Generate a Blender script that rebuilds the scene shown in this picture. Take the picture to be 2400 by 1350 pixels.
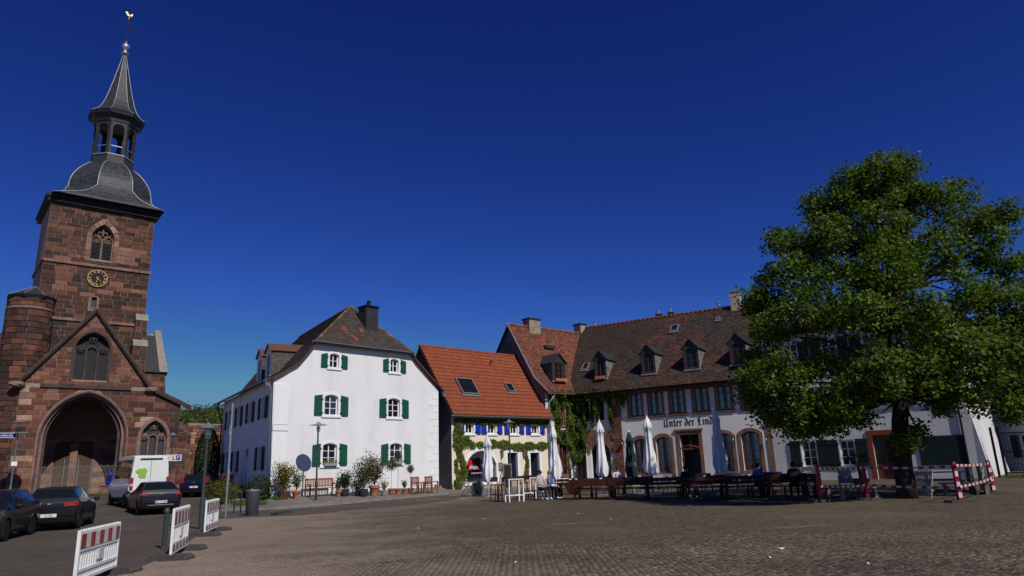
import bpy, bmesh, math, random
import numpy as np
from mathutils import Vector, Matrix
from mathutils.geometry import tessellate_polygon
random.seed(7); rng = np.random.default_rng(7)
for o in list(bpy.data.objects): bpy.data.objects.remove(o)
SC = bpy.context.scene; COL = SC.collection
R_ = math.radians; PI = math.pi

# ------------------------------------------------------------------ camera
EYE = 1.6; PITCH = 14.47; ROLL = 2.1; FPX = 1620.0
cam = bpy.data.cameras.new('camera'); cam.sensor_width = 36.0; cam.lens = 36.0*FPX/2400; cam.clip_end = 3000
CAM = bpy.data.objects.new('camera', cam); COL.objects.link(CAM); SC.camera = CAM
_u = Vector((-230.0, 6275.0, -FPX)).normalized()            # world up in camera axes
_f = Vector((0, 0, -1)); _f = (_f-_u*_f.dot(_u)).normalized()
_r = _f.cross(_u).normalized()
CM = Matrix((_r, _f, _u))                                     # camera axes -> world axes
CAM.matrix_world = Matrix.Translation((0, 0, EYE)) @ CM.to_4x4()
SC.render.resolution_x = 1024; SC.render.resolution_y = 576

# ------------------------------------------------------------------ light
SUN_B, SUN_E = 143.0, 44.0                                    # bearing clockwise from the view axis, elevation
w = bpy.data.worlds.new('World'); SC.world = w; w.use_nodes = True
nt = w.node_tree; nt.nodes.clear()
sky = nt.nodes.new('ShaderNodeTexSky'); sky.sky_type = 'NISHITA'; sky.sun_disc = False
sky.sun_elevation = R_(SUN_E); sky.sun_rotation = R_(SUN_B)
sky.altitude = 3000; sky.air_density = 1.0; sky.dust_density = 0.0; sky.ozone_density = 10.0
sep = nt.nodes.new('ShaderNodeSeparateColor'); cmb = nt.nodes.new('ShaderNodeCombineColor'); nt.links.new(sky.outputs[0], sep.inputs[0])
for ch, (c_, g_) in enumerate(((6.9, 1.79), (4.1, 1.68), (2.45, 1.28))):   # deep polarised blue, the same curve over the whole sky
    n1 = nt.nodes.new('ShaderNodeMath'); n1.operation = 'MULTIPLY'; n1.inputs[1].default_value = .05
    n2 = nt.nodes.new('ShaderNodeMath'); n2.operation = 'POWER'; n2.inputs[1].default_value = g_
    n3 = nt.nodes.new('ShaderNodeMath'); n3.operation = 'MULTIPLY'; n3.inputs[1].default_value = c_/.05
    nt.links.new(sep.outputs[ch], n1.inputs[0]); nt.links.new(n1.outputs[0], n2.inputs[0]); nt.links.new(n2.outputs[0], n3.inputs[0])
    n4 = nt.nodes.new('ShaderNodeMath'); n4.operation = 'MINIMUM'; n4.inputs[1].default_value = (.125, .27, .43)[ch]/.05; nt.links.new(n3.outputs[0], n4.inputs[0]); nt.links.new(n4.outputs[0], cmb.inputs[ch])
bg = nt.nodes.new('ShaderNodeBackground'); bg.inputs[1].default_value = 0.05
ow = nt.nodes.new('ShaderNodeOutputWorld')
nt.links.new(cmb.outputs[0], bg.inputs[0]); nt.links.new(bg.outputs[0], ow.inputs[0])
sl = bpy.data.lights.new('sun', 'SUN'); sl.energy = 3.5; sl.angle = R_(0.53); sl.color = (1.0, 0.955, 0.89)
SUN = bpy.data.objects.new('sun', sl); COL.objects.link(SUN)
_b, _e = R_(SUN_B), R_(SUN_E)
_sd = Vector((math.sin(_b)*math.cos(_e), math.cos(_b)*math.cos(_e), math.sin(_e)))
SUN.rotation_euler = _sd.to_track_quat('Z', 'Y').to_euler(); SUN.location = _sd*80
SC.view_settings.view_transform = 'Standard'; SC.view_settings.look = 'None'
SC.view_settings.exposure = 0.0; SC.view_settings.gamma = 1.0; SC.view_settings.use_curve_mapping = False
SC.render.engine = 'CYCLES'; SC.cycles.max_bounces = 6; SC.cycles.diffuse_bounces = 2; SC.cycles.transparent_max_bounces = 8

# ------------------------------------------------------------------ image pixel helpers: where things stand on the ground
def gz(x, y):
    t = max(0.0, min(1.0, (2.0-math.degrees(math.atan2(x, y)))/14.0)); t = t*t*(3-2*t)
    return .028*(.12+.88*t)*max(0.0, min(math.hypot(x, y), 95.0)-38.0)
def ray(px, py): return CM @ Vector(((px-1200)/FPX, -(py-675)/FPX, -1.0))
def at_depth(px, py, Y):
    r = ray(px, py); return Vector((0, 0, EYE)) + r*(Y/r.y)
def G(px, py, dz=0.0):
    r = ray(px, py); lo, hi = 1.0, 400.0
    for _ in range(50):
        m = (lo+hi)/2; p = Vector((0, 0, EYE))+r*m
        if p.z > gz(p.x, p.y)+dz: lo = m
        else: hi = m
    p = Vector((0, 0, EYE))+r*lo; return p
def bdir(b): return Vector((math.sin(R_(b)), math.cos(R_(b)), 0))
def on_plane(px, py, p0, b):
    n = Vector((math.cos(R_(b)), -math.sin(R_(b)), 0)); r = ray(px, py)
    return Vector((0, 0, EYE)) + r*((Vector(p0)-Vector((0, 0, EYE))).dot(n)/r.dot(n))
def rotz_of(b): return R_(90-b)

# ------------------------------------------------------------------ mesh builder
class MB:
    def __init__(s, M=None): s.v = []; s.f = []; s.m = []; s.c = []; s.M = M
    def add(s, verts, faces, mat=0, col=None, M=None):
        n = len(s.v); M = M if M is not None else s.M
        if M is not None: verts = [tuple(M @ Vector(p)) for p in verts]
        s.v += [tuple(p) for p in verts]
        for f in faces: s.f.append([i+n for i in f]); s.m.append(mat); s.c.append(col)
        return s
    def box(s, a, b, mat=0, col=None, M=None):
        x0, y0, z0 = a; x1, y1, z1 = b
        v = [(x0,y0,z0),(x1,y0,z0),(x1,y1,z0),(x0,y1,z0),(x0,y0,z1),(x1,y0,z1),(x1,y1,z1),(x0,y1,z1)]
        return s.add(v, [(0,3,2,1),(4,5,6,7),(0,1,5,4),(1,2,6,5),(2,3,7,6),(3,0,4,7)], mat, col, M)
    def bar(s, p, q, w, h, mat=0, up=(0,0,1), col=None):
        p, q = Vector(p), Vector(q); d = (q-p); L = d.length
        if L < 1e-6: return s
        x = d/L; z = Vector(up); y = z.cross(x)
        if y.length < 1e-4: y = Vector((0,1,0)).cross(x)
        y.normalize(); z = x.cross(y)
        A = Matrix((x, y, z)).transposed().to_4x4(); A.translation = p
        if s.M is not None: A = s.M @ A
        return s.box((0,-w/2,-h/2), (L,w/2,h/2), mat, col, A)
    def prism(s, poly, y0, y1, mat=0, col=None, M=None):
        """polygon in x,z extruded along y"""
        n = len(poly); v = [(x,y0,z) for x,z in poly]+[(x,y1,z) for x,z in poly]
        f = [tuple(range(n)), tuple(range(2*n-1,n-1,-1))]+[(i,i+n,(i+1)%n+n,(i+1)%n) for i in range(n)]
        return s.add(v, f, mat, col, M)
    def ring(s, outer, inner, y0, y1, mat=0, col=None, closed=True):
        n = len(outer)
        v = [(x,y0,z) for x,z in outer]+[(x,y0,z) for x,z in inner]+[(x,y1,z) for x,z in outer]+[(x,y1,z) for x,z in inner]
        f = []
        for i in range(n if closed else n-1):
            j = (i+1) % n
            f += [(i,j,j+n,i+n),(i+2*n,i+3*n,j+3*n,j+2*n),(i,i+2*n,j+2*n,j),(i+n,j+n,j+3*n,i+3*n)]
        if not closed: f += [(0,n,3*n,2*n),(n-1,3*n-1,4*n-1,2*n-1)]
        return s.add(v, f, mat, col)
    def tube(s, pts, rad, n=8, mat=0, col=None, cap=True):
        pts = [Vector(p) for p in pts]
        if not isinstance(rad, (list, tuple)): rad = [rad]*len(pts)
        v = []; x = None
        for i, p in enumerate(pts):
            d = (pts[min(i+1,len(pts)-1)]-pts[max(i-1,0)])
            d = d.normalized() if d.length > 1e-9 else Vector((0,0,1))
            if x is None: x = d.orthogonal().normalized()
            else:
                x = x-d*x.dot(d); x = x.normalized() if x.length > 1e-6 else d.orthogonal().normalized()
            y = d.cross(x)
            for k in range(n):
                a = 2*PI*k/n; v.append(p+(x*math.cos(a)+y*math.sin(a))*rad[i])
        f = []
        for i in range(len(pts)-1):
            for k in range(n): f.append((i*n+k, i*n+(k+1)%n, (i+1)*n+(k+1)%n, (i+1)*n+k))
        if cap: f += [tuple(range(n-1,-1,-1)), tuple((len(pts)-1)*n+k for k in range(n))]
        return s.add(v, f, mat, col)
    def lathe(s, prof, n=16, c=(0,0,0), mat=0, col=None, a0=0.0, sq=None):
        v = []; f = []
        for r, z in prof:
            for k in range(n):
                a = a0+2*PI*k/n; v.append((c[0]+r*math.cos(a), c[1]+r*math.sin(a), c[2]+z))
        for i in range(len(prof)-1):
            for k in range(n): f.append((i*n+k, i*n+(k+1)%n, (i+1)*n+(k+1)%n, (i+1)*n+k))
        f += [tuple(range(n-1,-1,-1)), tuple((len(prof)-1)*n+k for k in range(n))]
        return s.add(v, f, mat, col)
    def blob(s, c, r, n=10, m=7, mat=0, col=None, jit=0.0):
        c = Vector(c); r = r if isinstance(r, (tuple, list)) else (r, r, r)
        v = []; f = []
        for i in range(m+1):
            t = PI*i/m
            for k in range(n):
                a = 2*PI*k/n; q = 1+random.uniform(-jit, jit)
                v.append((c.x+r[0]*math.sin(t)*math.cos(a)*q, c.y+r[1]*math.sin(t)*math.sin(a)*q, c.z+r[2]*math.cos(t)*q))
        for i in range(m):
            for k in range(n): f.append((i*n+k, (i+1)*n+k, (i+1)*n+(k+1)%n, i*n+(k+1)%n))
        return s.add(v, f, mat, col)
    def build(s, name, mats, parent=None, loc=None, smooth=False, auto=None):
        me = bpy.data.meshes.new(name)
        me.from_pydata(s.v, [], s.f)
        for m in (mats if isinstance(mats, (list, tuple)) else [mats]): me.materials.append(m)
        if len(me.polygons):
            me.polygons.foreach_set('material_index', s.m)
            if any(c is not None for c in s.c):
                a = me.attributes.new('col', 'FLOAT_COLOR', 'FACE')
                d = np.ones((len(s.c), 4), np.float32)
                for i, c in enumerate(s.c):
                    if c is not None: d[i, :3] = c[:3]
                a.data.foreach_set('color', d.ravel())
            if smooth: me.polygons.foreach_set('use_smooth', [True]*len(me.polygons))
        me.update()
        if auto and smooth:
            try: me.set_sharp_from_angle(angle=R_(auto))
            except Exception: pass
        o = bpy.data.objects.new(name, me); COL.objects.link(o)
        if parent: o.parent = parent
        if loc is not None: o.location = loc
        return o
def np_mesh(name, V, F, mats, cols=None, parent=None, loc=None, smooth=False):
    """fast builder: V (n,3) array, F (m,k) array"""
    V = np.asarray(V, np.float32); F = np.asarray(F, np.int32); k = F.shape[1]
    me = bpy.data.meshes.new(name)
    me.vertices.add(len(V)); me.vertices.foreach_set('co', V.ravel())
    me.loops.add(F.size); me.loops.foreach_set('vertex_index', F.ravel())
    me.polygons.add(len(F)); me.polygons.foreach_set('loop_start', np.arange(0, F.size, k, dtype=np.int32))
    for m in (mats if isinstance(mats, (list, tuple)) else [mats]): me.materials.append(m)
    if cols is not None:
        a = me.attributes.new('col', 'FLOAT_COLOR', 'FACE'); d = np.ones((len(F), 4), np.float32); d[:, :3] = cols
        a.data.foreach_set('color', d.ravel())
    if smooth: me.polygons.foreach_set('use_smooth', np.ones(len(F), bool))
    me.update(calc_edges=True); me.validate()
    o = bpy.data.objects.new(name, me); COL.objects.link(o)
    if parent: o.parent = parent
    if loc is not None: o.location = loc
    return o
def tag(o, label=None, cat=None, group=None, kind=None):
    if label: o['label'] = label
    if cat: o['category'] = cat
    if group: o['group'] = group
    if kind: o['kind'] = kind
    return o
def thing(name, label, cat, loc=(0,0,0), rz=0.0, group=None):
    o = bpy.data.objects.new(name, None); COL.objects.link(o); o.empty_display_size = .2
    o.location = loc; o.rotation_euler = (0, 0, rz); return tag(o, label, cat, group)
def copy_tree(o, parent=None, label=None):
    c = o.copy(); COL.objects.link(c)
    if parent: c.parent = parent
    if label: c['label'] = label
    for ch in list(o.children): copy_tree(ch, c)
    return c
def frame_mat(p0, X):
    X = Vector(X).normalized(); Z = Vector((0,0,1)); Y = Z.cross(X)
    M = Matrix((X, Y, Z)).transposed().to_4x4(); M.translation = Vector(p0); return M

# ------------------------------------------------------------------ materials
def mat(name, color, rough=.7, metal=0.0, spec=.2, var=.0, vscale=2.0, dirt=None, dscale=.5, damt=.4, bump=0.0, bscale=40.0, attr=False, coat=0.0, transl=0.0, stretch=None, emit=None, bdist=.01, darkest=.0):
    m = bpy.data.materials.new(name); m.use_nodes = True; n = m.node_tree.nodes; l = m.node_tree.links
    b = n['Principled BSDF']; b.inputs['Roughness'].default_value = rough; b.inputs['Metallic'].default_value = metal
    b.inputs['Specular IOR Level'].default_value = spec
    if coat: b.inputs['Coat Weight'].default_value = coat; b.inputs['Coat Roughness'].default_value = .04
    tc = n.new('ShaderNodeTexCoord'); vec = tc.outputs['Object']
    if stretch:
        mp = n.new('ShaderNodeMapping'); mp.inputs['Scale'].default_value = stretch; l.new(vec, mp.inputs[0]); vec = mp.outputs[0]
    if attr:
        at = n.new('ShaderNodeAttribute'); at.attribute_name = 'col'; src = at.outputs['Color']
    else:
        rgb = n.new('ShaderNodeRGB'); rgb.outputs[0].default_value = (*color, 1); src = rgb.outputs[0]
    if dirt is not None:
        ns = n.new('ShaderNodeTexNoise'); ns.inputs['Scale'].default_value = dscale; ns.inputs['Detail'].default_value = 6; l.new(vec, ns.inputs[0])
        cr = n.new('ShaderNodeValToRGB'); cr.color_ramp.elements[0].position = .45; cr.color_ramp.elements[1].position = .72
        l.new(ns.outputs[0], cr.inputs[0])
        ma = n.new('ShaderNodeMath'); ma.operation = 'MULTIPLY'; ma.inputs[1].default_value = damt; l.new(cr.outputs[0], ma.inputs[0])
        mx = n.new('ShaderNodeMix'); mx.data_type = 'RGBA'; l.new(ma.outputs[0], mx.inputs[0]); l.new(src, mx.inputs[6]); mx.inputs[7].default_value = (*dirt, 1); src = mx.outputs[2]
    if var:
        ns = n.new('ShaderNodeTexNoise'); ns.inputs['Scale'].default_value = vscale; ns.inputs['Detail'].default_value = 8; ns.inputs['Roughness'].default_value = .65; l.new(vec, ns.inputs[0])
        mr = n.new('ShaderNodeMapRange'); mr.inputs[1].default_value = .3; mr.inputs[2].default_value = .7; mr.inputs[3].default_value = 1-var; mr.inputs[4].default_value = 1+var; l.new(ns.outputs[0], mr.inputs[0])
        mx = n.new('ShaderNodeMix'); mx.data_type = 'RGBA'; mx.blend_type = 'MULTIPLY'; mx.inputs[0].default_value = 1; l.new(src, mx.inputs[6]); l.new(mr.outputs[0], mx.inputs[7]); src = mx.outputs[2]
    l.new(src, b.inputs['Base Color'])
    if bump:
        ns = n.new('ShaderNodeTexNoise'); ns.inputs['Scale'].default_value = bscale; ns.inputs['Detail'].default_value = 5; l.new(vec, ns.inputs[0])
        bp = n.new('ShaderNodeBump'); bp.inputs['Strength'].default_value = bump; bp.inputs['Distance'].default_value = bdist; l.new(ns.outputs[0], bp.inputs['Height']); l.new(bp.outputs[0], b.inputs['Normal'])
    if transl:
        t = n.new('ShaderNodeBsdfTranslucent'); l.new(src, t.inputs[0]); ms = n.new('ShaderNodeMixShader'); ms.inputs[0].default_value = transl
        out = n['Material Output']; l.new(b.outputs[0], ms.inputs[1]); l.new(t.outputs[0], ms.inputs[2]); l.new(ms.outputs[0], out.inputs[0])
    return m
M = {}
M['white'] = mat('white_plaster', (.805,.80,.795), .85, var=.05, vscale=1.1, dirt=(.60,.585,.555), dscale=.7, damt=.38, bump=.3, bscale=30, stretch=(1.3,1.3,.35))
M['whitetrim'] = mat('white_paint', (.84,.84,.83), .6, var=.03, vscale=3, bump=.1, bscale=60)
M['cream'] = mat('cream_plaster', (.82,.71,.57), .85, var=.05, vscale=1.2, dirt=(.66,.55,.42), dscale=.5, damt=.35, bump=.25, bscale=35)
M['greywhite'] = mat('weathered_white_plaster', (.66,.65,.63), .88, var=.07, vscale=1.5, dirt=(.42,.40,.38), dscale=.5, damt=.5, bump=.4, bscale=22)
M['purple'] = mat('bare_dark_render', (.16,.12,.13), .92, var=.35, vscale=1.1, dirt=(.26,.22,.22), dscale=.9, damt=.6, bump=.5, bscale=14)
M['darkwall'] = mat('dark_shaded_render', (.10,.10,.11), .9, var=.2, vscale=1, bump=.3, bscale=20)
M['mortar'] = mat('lime_mortar', (.33,.25,.20), .95, var=.25, vscale=4, dirt=(.14,.10,.08), dscale=.4, damt=.6, bump=.4, bscale=40)
M['stone'] = mat('red_sandstone', (.2,.1,.07), .92, var=.38, vscale=3.2, dirt=(.055,.042,.038), dscale=.35, damt=.68, bump=.6, bscale=25, attr=True, bdist=.02)
M['stonetrim'] = mat('carved_sandstone', (.25,.145,.11), .9, var=.3, vscale=2.5, dirt=(.10,.08,.07), dscale=.9, damt=.6, bump=.5, bscale=25)
M['darkstone'] = mat('sooty_and_painted_shade_sandstone', (.075,.055,.05), .9, var=.4, vscale=2.5, bump=.5, bscale=20)
M['palestone'] = mat('pale_stone', (.27,.245,.205), .9, var=.2, vscale=3, dirt=(.2,.19,.16), dscale=1, damt=.5, bump=.4, bscale=25)
M['browntrim'] = mat('brown_sandstone_surround', (.17,.085,.06), .9, var=.3, vscale=4, dirt=(.28,.17,.13), dscale=1.2, damt=.6, bump=.5, bscale=28)
M['tile'] = mat('clay_tile', (.3,.1,.05), .85, var=.3, vscale=2.2, dirt=(.06,.05,.04), dscale=.55, damt=.45, attr=True, bump=.35, bscale=30)
M['tileclean'] = mat('new_clay_tile', (.35,.09,.04), .7, var=.14, vscale=2.0, attr=True, bump=.2, bscale=30)
M['felt'] = mat('roof_underlay', (.06,.04,.035), .95)
M['slate'] = mat('slate', (.05,.054,.06), .5, spec=.35, var=.35, vscale=3, attr=True, bump=.3, bscale=18)
M['slateplain'] = mat('slate_cladding', (.036,.038,.042), .5, var=.4, vscale=5, bump=.5, bscale=9, bdist=.03)
M['lead'] = mat('lead_flashing', (.27,.29,.30), .45, metal=.4, var=.15, vscale=4)
M['zinc'] = mat('zinc_gutter', (.36,.39,.41), .45, metal=.6, var=.15, vscale=4)
M['green'] = mat('green_shutter_paint', (.012,.085,.055), .5, var=.12, vscale=5, bump=.15, bscale=20, stretch=(8,8,.6))
M['dkgreen'] = mat('dark_green_shutter_paint', (.012,.025,.022), .55, var=.2, vscale=5, bump=.2, bscale=20, stretch=(8,8,.6))
M['blue'] = mat('blue_shutter_paint', (.012,.035,.36), .5, var=.12, vscale=5, bump=.15, bscale=20, stretch=(8,8,.6))
M['glass'] = mat('window_glass', (.010,.011,.012), .08, spec=.3)
M['glassgrey'] = mat('old_lead_glass', (.05,.055,.06), .35, spec=.5, var=.3, vscale=6)
M['curtain'] = mat('curtain_cloth', (.65,.63,.58), .9, var=.2, vscale=3, stretch=(14,14,.6))
M['frame_brown'] = mat('brown_window_wood', (.12,.045,.028), .5, var=.25, vscale=6, stretch=(6,6,.6))
M['redwood'] = mat('red_painted_wood', (.22,.055,.022), .55, var=.2, vscale=5, stretch=(6,6,.6))
M['teak'] = mat('oiled_teak', (.30,.095,.035), .5, var=.3, vscale=6, stretch=(4,4,1))
M['darkwood'] = mat('dark_stained_wood', (.055,.018,.012), .45, var=.35, vscale=5, stretch=(1,6,6))
M['oak'] = mat('weathered_wood', (.24,.19,.15), .8, var=.3, vscale=5)
M['doorbrown'] = mat('brown_door_boards', (.10,.055,.035), .75, var=.25, vscale=4, stretch=(9,9,.6))
M['iron'] = mat('black_iron', (.012,.012,.013), .5, metal=.3)
M['postgrey'] = mat('grey_green_post_paint', (.05,.065,.068), .45, metal=.2, var=.15, vscale=5)
M['galv'] = mat('galvanised_steel', (.42,.45,.46), .4, metal=.7, var=.2, vscale=8)
M['lampglass'] = mat('opal_lamp_glass', (.75,.75,.72), .2, spec=.6)
M['gold'] = mat('gilding', (.75,.50,.16), .35, metal=.8)
M['clockface'] = mat('black_clock_dial', (.012,.012,.016), .5)
M['asphalt'] = mat('asphalt', (.082,.066,.051), .9, var=.22, vscale=1.3, dirt=(.115,.095,.078), dscale=.25, damt=.7, bump=.5, bscale=120, bdist=.006)
M['paving'] = mat('sidewalk_paving', (.19,.165,.145), .9, var=.2, vscale=2.4, dirt=(.11,.095,.08), dscale=.7, damt=.6, bump=.4, bscale=50)
M['kerb'] = mat('kerb_stone', (.22,.20,.18), .85, var=.25, vscale=3, bump=.4, bscale=30)
M['darkslab'] = mat('dark_rubber', (.03,.035,.036), .7, var=.2)
M['rubber'] = mat('recycled_rubber', (.075,.066,.06), .85, var=.25, vscale=9, bump=.5, bscale=40)
M['plastic'] = mat('white_plastic', (.80,.80,.77), .35, var=.06, vscale=6, dirt=(.5,.47,.42), dscale=2.2, damt=.3)
M['redfilm'] = mat('red_reflective_film', (.26,.018,.02), .3, var=.08)
M['palefilm'] = mat('white_reflective_film', (.62,.58,.55), .35, var=.1)
M['brownfilm'] = mat('faded_red_film', (.19,.06,.05), .4, var=.15)
M['redpl'] = mat('red_plastic', (.27,.012,.04), .35, var=.1)
M['terra'] = mat('terracotta', (.42,.15,.075), .8, var=.2, vscale=5, dirt=(.5,.36,.28), dscale=2, damt=.4)
M['terradark'] = mat('glazed_brown_pot', (.13,.05,.032), .35, var=.2)
M['pot_dark'] = mat('dark_pot', (.035,.038,.042), .5)
M['pot_grey'] = mat('grey_pot', (.3,.31,.32), .6, var=.1)
M['soil'] = mat('potting_soil', (.03,.022,.016), .95)
M['leaf'] = mat('foliage', (.06,.12,.02), .55, spec=.22, attr=True, transl=.42, var=.25, vscale=1.5)
M['bark'] = mat('bark', (.04,.031,.024), .95, var=.4, vscale=4, bump=.9, bscale=9, stretch=(3,3,.5), bdist=.04)
M['stem'] = mat('green_stem', (.09,.08,.045), .8, var=.2)
M['grass'] = mat('grass', (.06,.10,.02), .7, attr=True, transl=.3)
M['forest'] = mat('distant_forest', (.06,.10,.025), .8, attr=True, var=.4, vscale=.12)
M['canvas'] = mat('white_canvas', (.78,.78,.80), .8, var=.05, vscale=3, bump=.2, bscale=12)
M['canvasgreen'] = mat('green_canvas', (.016,.04,.05), .75, var=.15, vscale=3)
M['print_grey'] = mat('grey_print', (.16,.16,.19), .8)
M['cream_print'] = mat('cream_print', (.75,.72,.6), .7)
M['black_print'] = mat('black_lettering', (.012,.012,.012), .6)
M['white_print'] = mat('white_lettering', (.85,.85,.85), .5)
M['red_print'] = mat('red_lettering', (.55,.01,.02), .5)
M['blue_enamel'] = mat('blue_enamel', (.012,.03,.22), .3)
M['signgrey'] = mat('sign_plate', (.62,.64,.62), .4)
M['signback'] = mat('sign_back', (.4,.42,.42), .5, metal=.4)
M['bluetarp'] = mat('blue_plastic_sheet', (.015,.04,.6), .4, var=.2)
M['skin'] = mat('skin', (.52,.29,.21), .6)
M['hair_dark'] = mat('dark_hair', (.022,.015,.011), .6)
M['hair_fair'] = mat('fair_hair', (.25,.15,.075), .6, var=.3, vscale=20)
M['tee_grey'] = mat('grey_cotton', (.42,.42,.44), .85, var=.08)
M['denim'] = mat('denim', (.10,.18,.34), .85, var=.15, vscale=8)
M['jeans'] = mat('dark_jeans', (.018,.025,.055), .85, var=.2)
M['blackcloth'] = mat('black_cloth', (.012,.012,.014), .85)
M['bluecloth'] = mat('blue_shirt', (.06,.09,.42), .8, var=.1)
M['whitecloth'] = mat('white_cotton', (.72,.72,.74), .85)
M['burgundy'] = mat('burgundy_cloth', (.09,.014,.025), .8)
M['wicker'] = mat('grey_wicker', (.33,.33,.32), .7, var=.2, vscale=20, bump=.5, bscale=60)
M['wickerdark'] = mat('dark_wicker', (.05,.05,.052), .7, var=.2, vscale=20, bump=.5, bscale=60)
M['chalk'] = mat('chalkboard', (.025,.028,.027), .8, var=.3, vscale=9)
M['paper'] = mat('paper', (.75,.74,.7), .8)
M['sand'] = mat('joint_sand', (.12,.11,.075), .95, var=.3, vscale=3, bump=.3, bscale=60)

def dust_mix(m, src):
    """trodden sandy dust lying along the edge of the square, with a ragged border"""
    n = m.node_tree.nodes; l = m.node_tree.links; ge = n.new('ShaderNodeNewGeometry'); out = None
    ns = n.new('ShaderNodeTexNoise'); ns.inputs['Scale'].default_value = .55; ns.inputs['Detail'].default_value = 9; ns.inputs['Roughness'].default_value = .68; l.new(ge.outputs['Position'], ns.inputs[0])
    for (A, B, wd, am) in (((-6.9, 12.2), (-9.6, 25.0), 5.6, .9), ((-9.6, 25.8), (-4.4, 38.5), 3.2, .6)):
        d = Vector((B[0]-A[0], B[1]-A[1])).normalized(); nr = Vector((d.y, -d.x))
        dt = n.new('ShaderNodeVectorMath'); dt.operation = 'DOT_PRODUCT'; l.new(ge.outputs['Position'], dt.inputs[0]); dt.inputs[1].default_value = (nr.x, nr.y, 0)
        sb = n.new('ShaderNodeMath'); sb.operation = 'SUBTRACT'; l.new(dt.outputs['Value'], sb.inputs[0]); sb.inputs[1].default_value = nr.x*A[0]+nr.y*A[1]
        ma = n.new('ShaderNodeMath'); ma.operation = 'MULTIPLY_ADD'; l.new(ns.outputs[0], ma.inputs[0]); ma.inputs[1].default_value = -wd*2.6; l.new(sb.outputs[0], ma.inputs[2])
        mr = n.new('ShaderNodeMapRange'); mr.interpolation_type = 'SMOOTHSTEP'; mr.inputs[1].default_value = -wd*1.35; mr.inputs[2].default_value = wd*.1; mr.inputs[3].default_value = am; mr.inputs[4].default_value = 0; l.new(ma.outputs[0], mr.inputs[0])
        if out is None: out = mr.outputs[0]
        else:
            mx_ = n.new('ShaderNodeMath'); mx_.operation = 'MAXIMUM'; l.new(out, mx_.inputs[0]); l.new(mr.outputs[0], mx_.inputs[1]); out = mx_.outputs[0]
    mx = n.new('ShaderNodeMix'); mx.data_type = 'RGBA'; l.new(out, mx.inputs[0]); l.new(src, mx.inputs[6]); mx.inputs[7].default_value = (.27,.212,.160,1); return mx.outputs[2]
# cobbled ground: stone pattern beyond the built cobbles
def cobble_mat():
    m = bpy.data.materials.new('cobbled_square'); m.use_nodes = True; n = m.node_tree.nodes; l = m.node_tree.links; b = n['Principled BSDF']
    b.inputs['Roughness'].default_value = .9; b.inputs['Specular IOR Level'].default_value = .12
    tc = n.new('ShaderNodeTexCoord')
    vo = n.new('ShaderNodeTexVoronoi'); vo.inputs['Scale'].default_value = 8.5; l.new(tc.outputs['Object'], vo.inputs[0])
    sp = n.new('ShaderNodeSeparateColor'); l.new(vo.outputs['Color'], sp.inputs[0])
    cr = n.new('ShaderNodeValToRGB'); e = cr.color_ramp.elements
    e[0].color = (.072,.057,.040,1); e[1].color = (.158,.121,.084,1); x = e.new(.5); x.color = (.116,.089,.062,1)
    l.new(sp.outputs[0], cr.inputs[0])
    vd = n.new('ShaderNodeTexVoronoi'); vd.feature = 'DISTANCE_TO_EDGE'; vd.inputs['Scale'].default_value = 8.5; l.new(tc.outputs['Object'], vd.inputs[0])
    st = n.new('ShaderNodeMapRange'); st.inputs[1].default_value = 0; st.inputs[2].default_value = .10; l.new(vd.outputs[0], st.inputs[0])
    mj = n.new('ShaderNodeMix'); mj.data_type = 'RGBA'; l.new(st.outputs[0], mj.inputs[0]); mj.inputs[6].default_value = (.062,.055,.038,1); l.new(cr.outputs[0], mj.inputs[7]); src = mj.outputs[2]
    def layer(src, scale, lo, hi, col, amt, stretch=(1,1,1), rot=0):
        mp = n.new('ShaderNodeMapping'); mp.inputs['Scale'].default_value = stretch; mp.inputs['Rotation'].default_value = (0,0,rot); l.new(tc.outputs['Object'], mp.inputs[0])
        ns = n.new('ShaderNodeTexNoise'); ns.inputs['Scale'].default_value = scale; ns.inputs['Detail'].default_value = 7; ns.inputs['Roughness'].default_value = .6; l.new(mp.outputs[0], ns.inputs[0])
        r = n.new('ShaderNodeMapRange'); r.inputs[1].default_value = lo; r.inputs[2].default_value = hi; r.inputs[4].default_value = amt; l.new(ns.outputs[0], r.inputs[0])
        mx = n.new('ShaderNodeMix'); mx.data_type = 'RGBA'; l.new(r.outputs[0], mx.inputs[0]); l.new(src, mx.inputs[6]); mx.inputs[7].default_value = (*col,1); return mx.outputs[2]
    src = layer(src, .16, .50, .72, (.158,.122,.086), .8)            # dusty patches
    src = layer(src, .33, .55, .70, (.078,.085,.035), .42)            # moss in the joints
    src = layer(src, .45, .60, .72, (.055,.045,.036), .55)            # damp or oily stains
    src = layer(src, .5, .64, .72, (.27,.235,.20), .7, (.35,1.6,1), .35)  # lime streaks
    src = dust_mix(m, src)
    l.new(src, b.inputs['Base Color'])
    bp = n.new('ShaderNodeBump'); bp.inputs['Strength'].default_value = .55; bp.inputs['Distance'].default_value = .02; l.new(st.outputs[0], bp.inputs['Height']); l.new(bp.outputs[0], b.inputs['Normal'])
    return m
M['cobble'] = cobble_mat()
M['cobblestone'] = mat('cobble_stone', (.13,.11,.095), .8, attr=True, var=.25, vscale=6, dirt=(.15,.118,.090), dscale=.16, damt=.6, bump=.4, bscale=60)

_b = M['cobblestone'].node_tree.nodes['Principled BSDF']; _lk = _b.inputs['Base Color'].links[0]; _s = _lk.from_socket; M['cobblestone'].node_tree.links.remove(_lk); M['cobblestone'].node_tree.links.new(dust_mix(M['cobblestone'], _s), _b.inputs['Base Color'])
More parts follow.
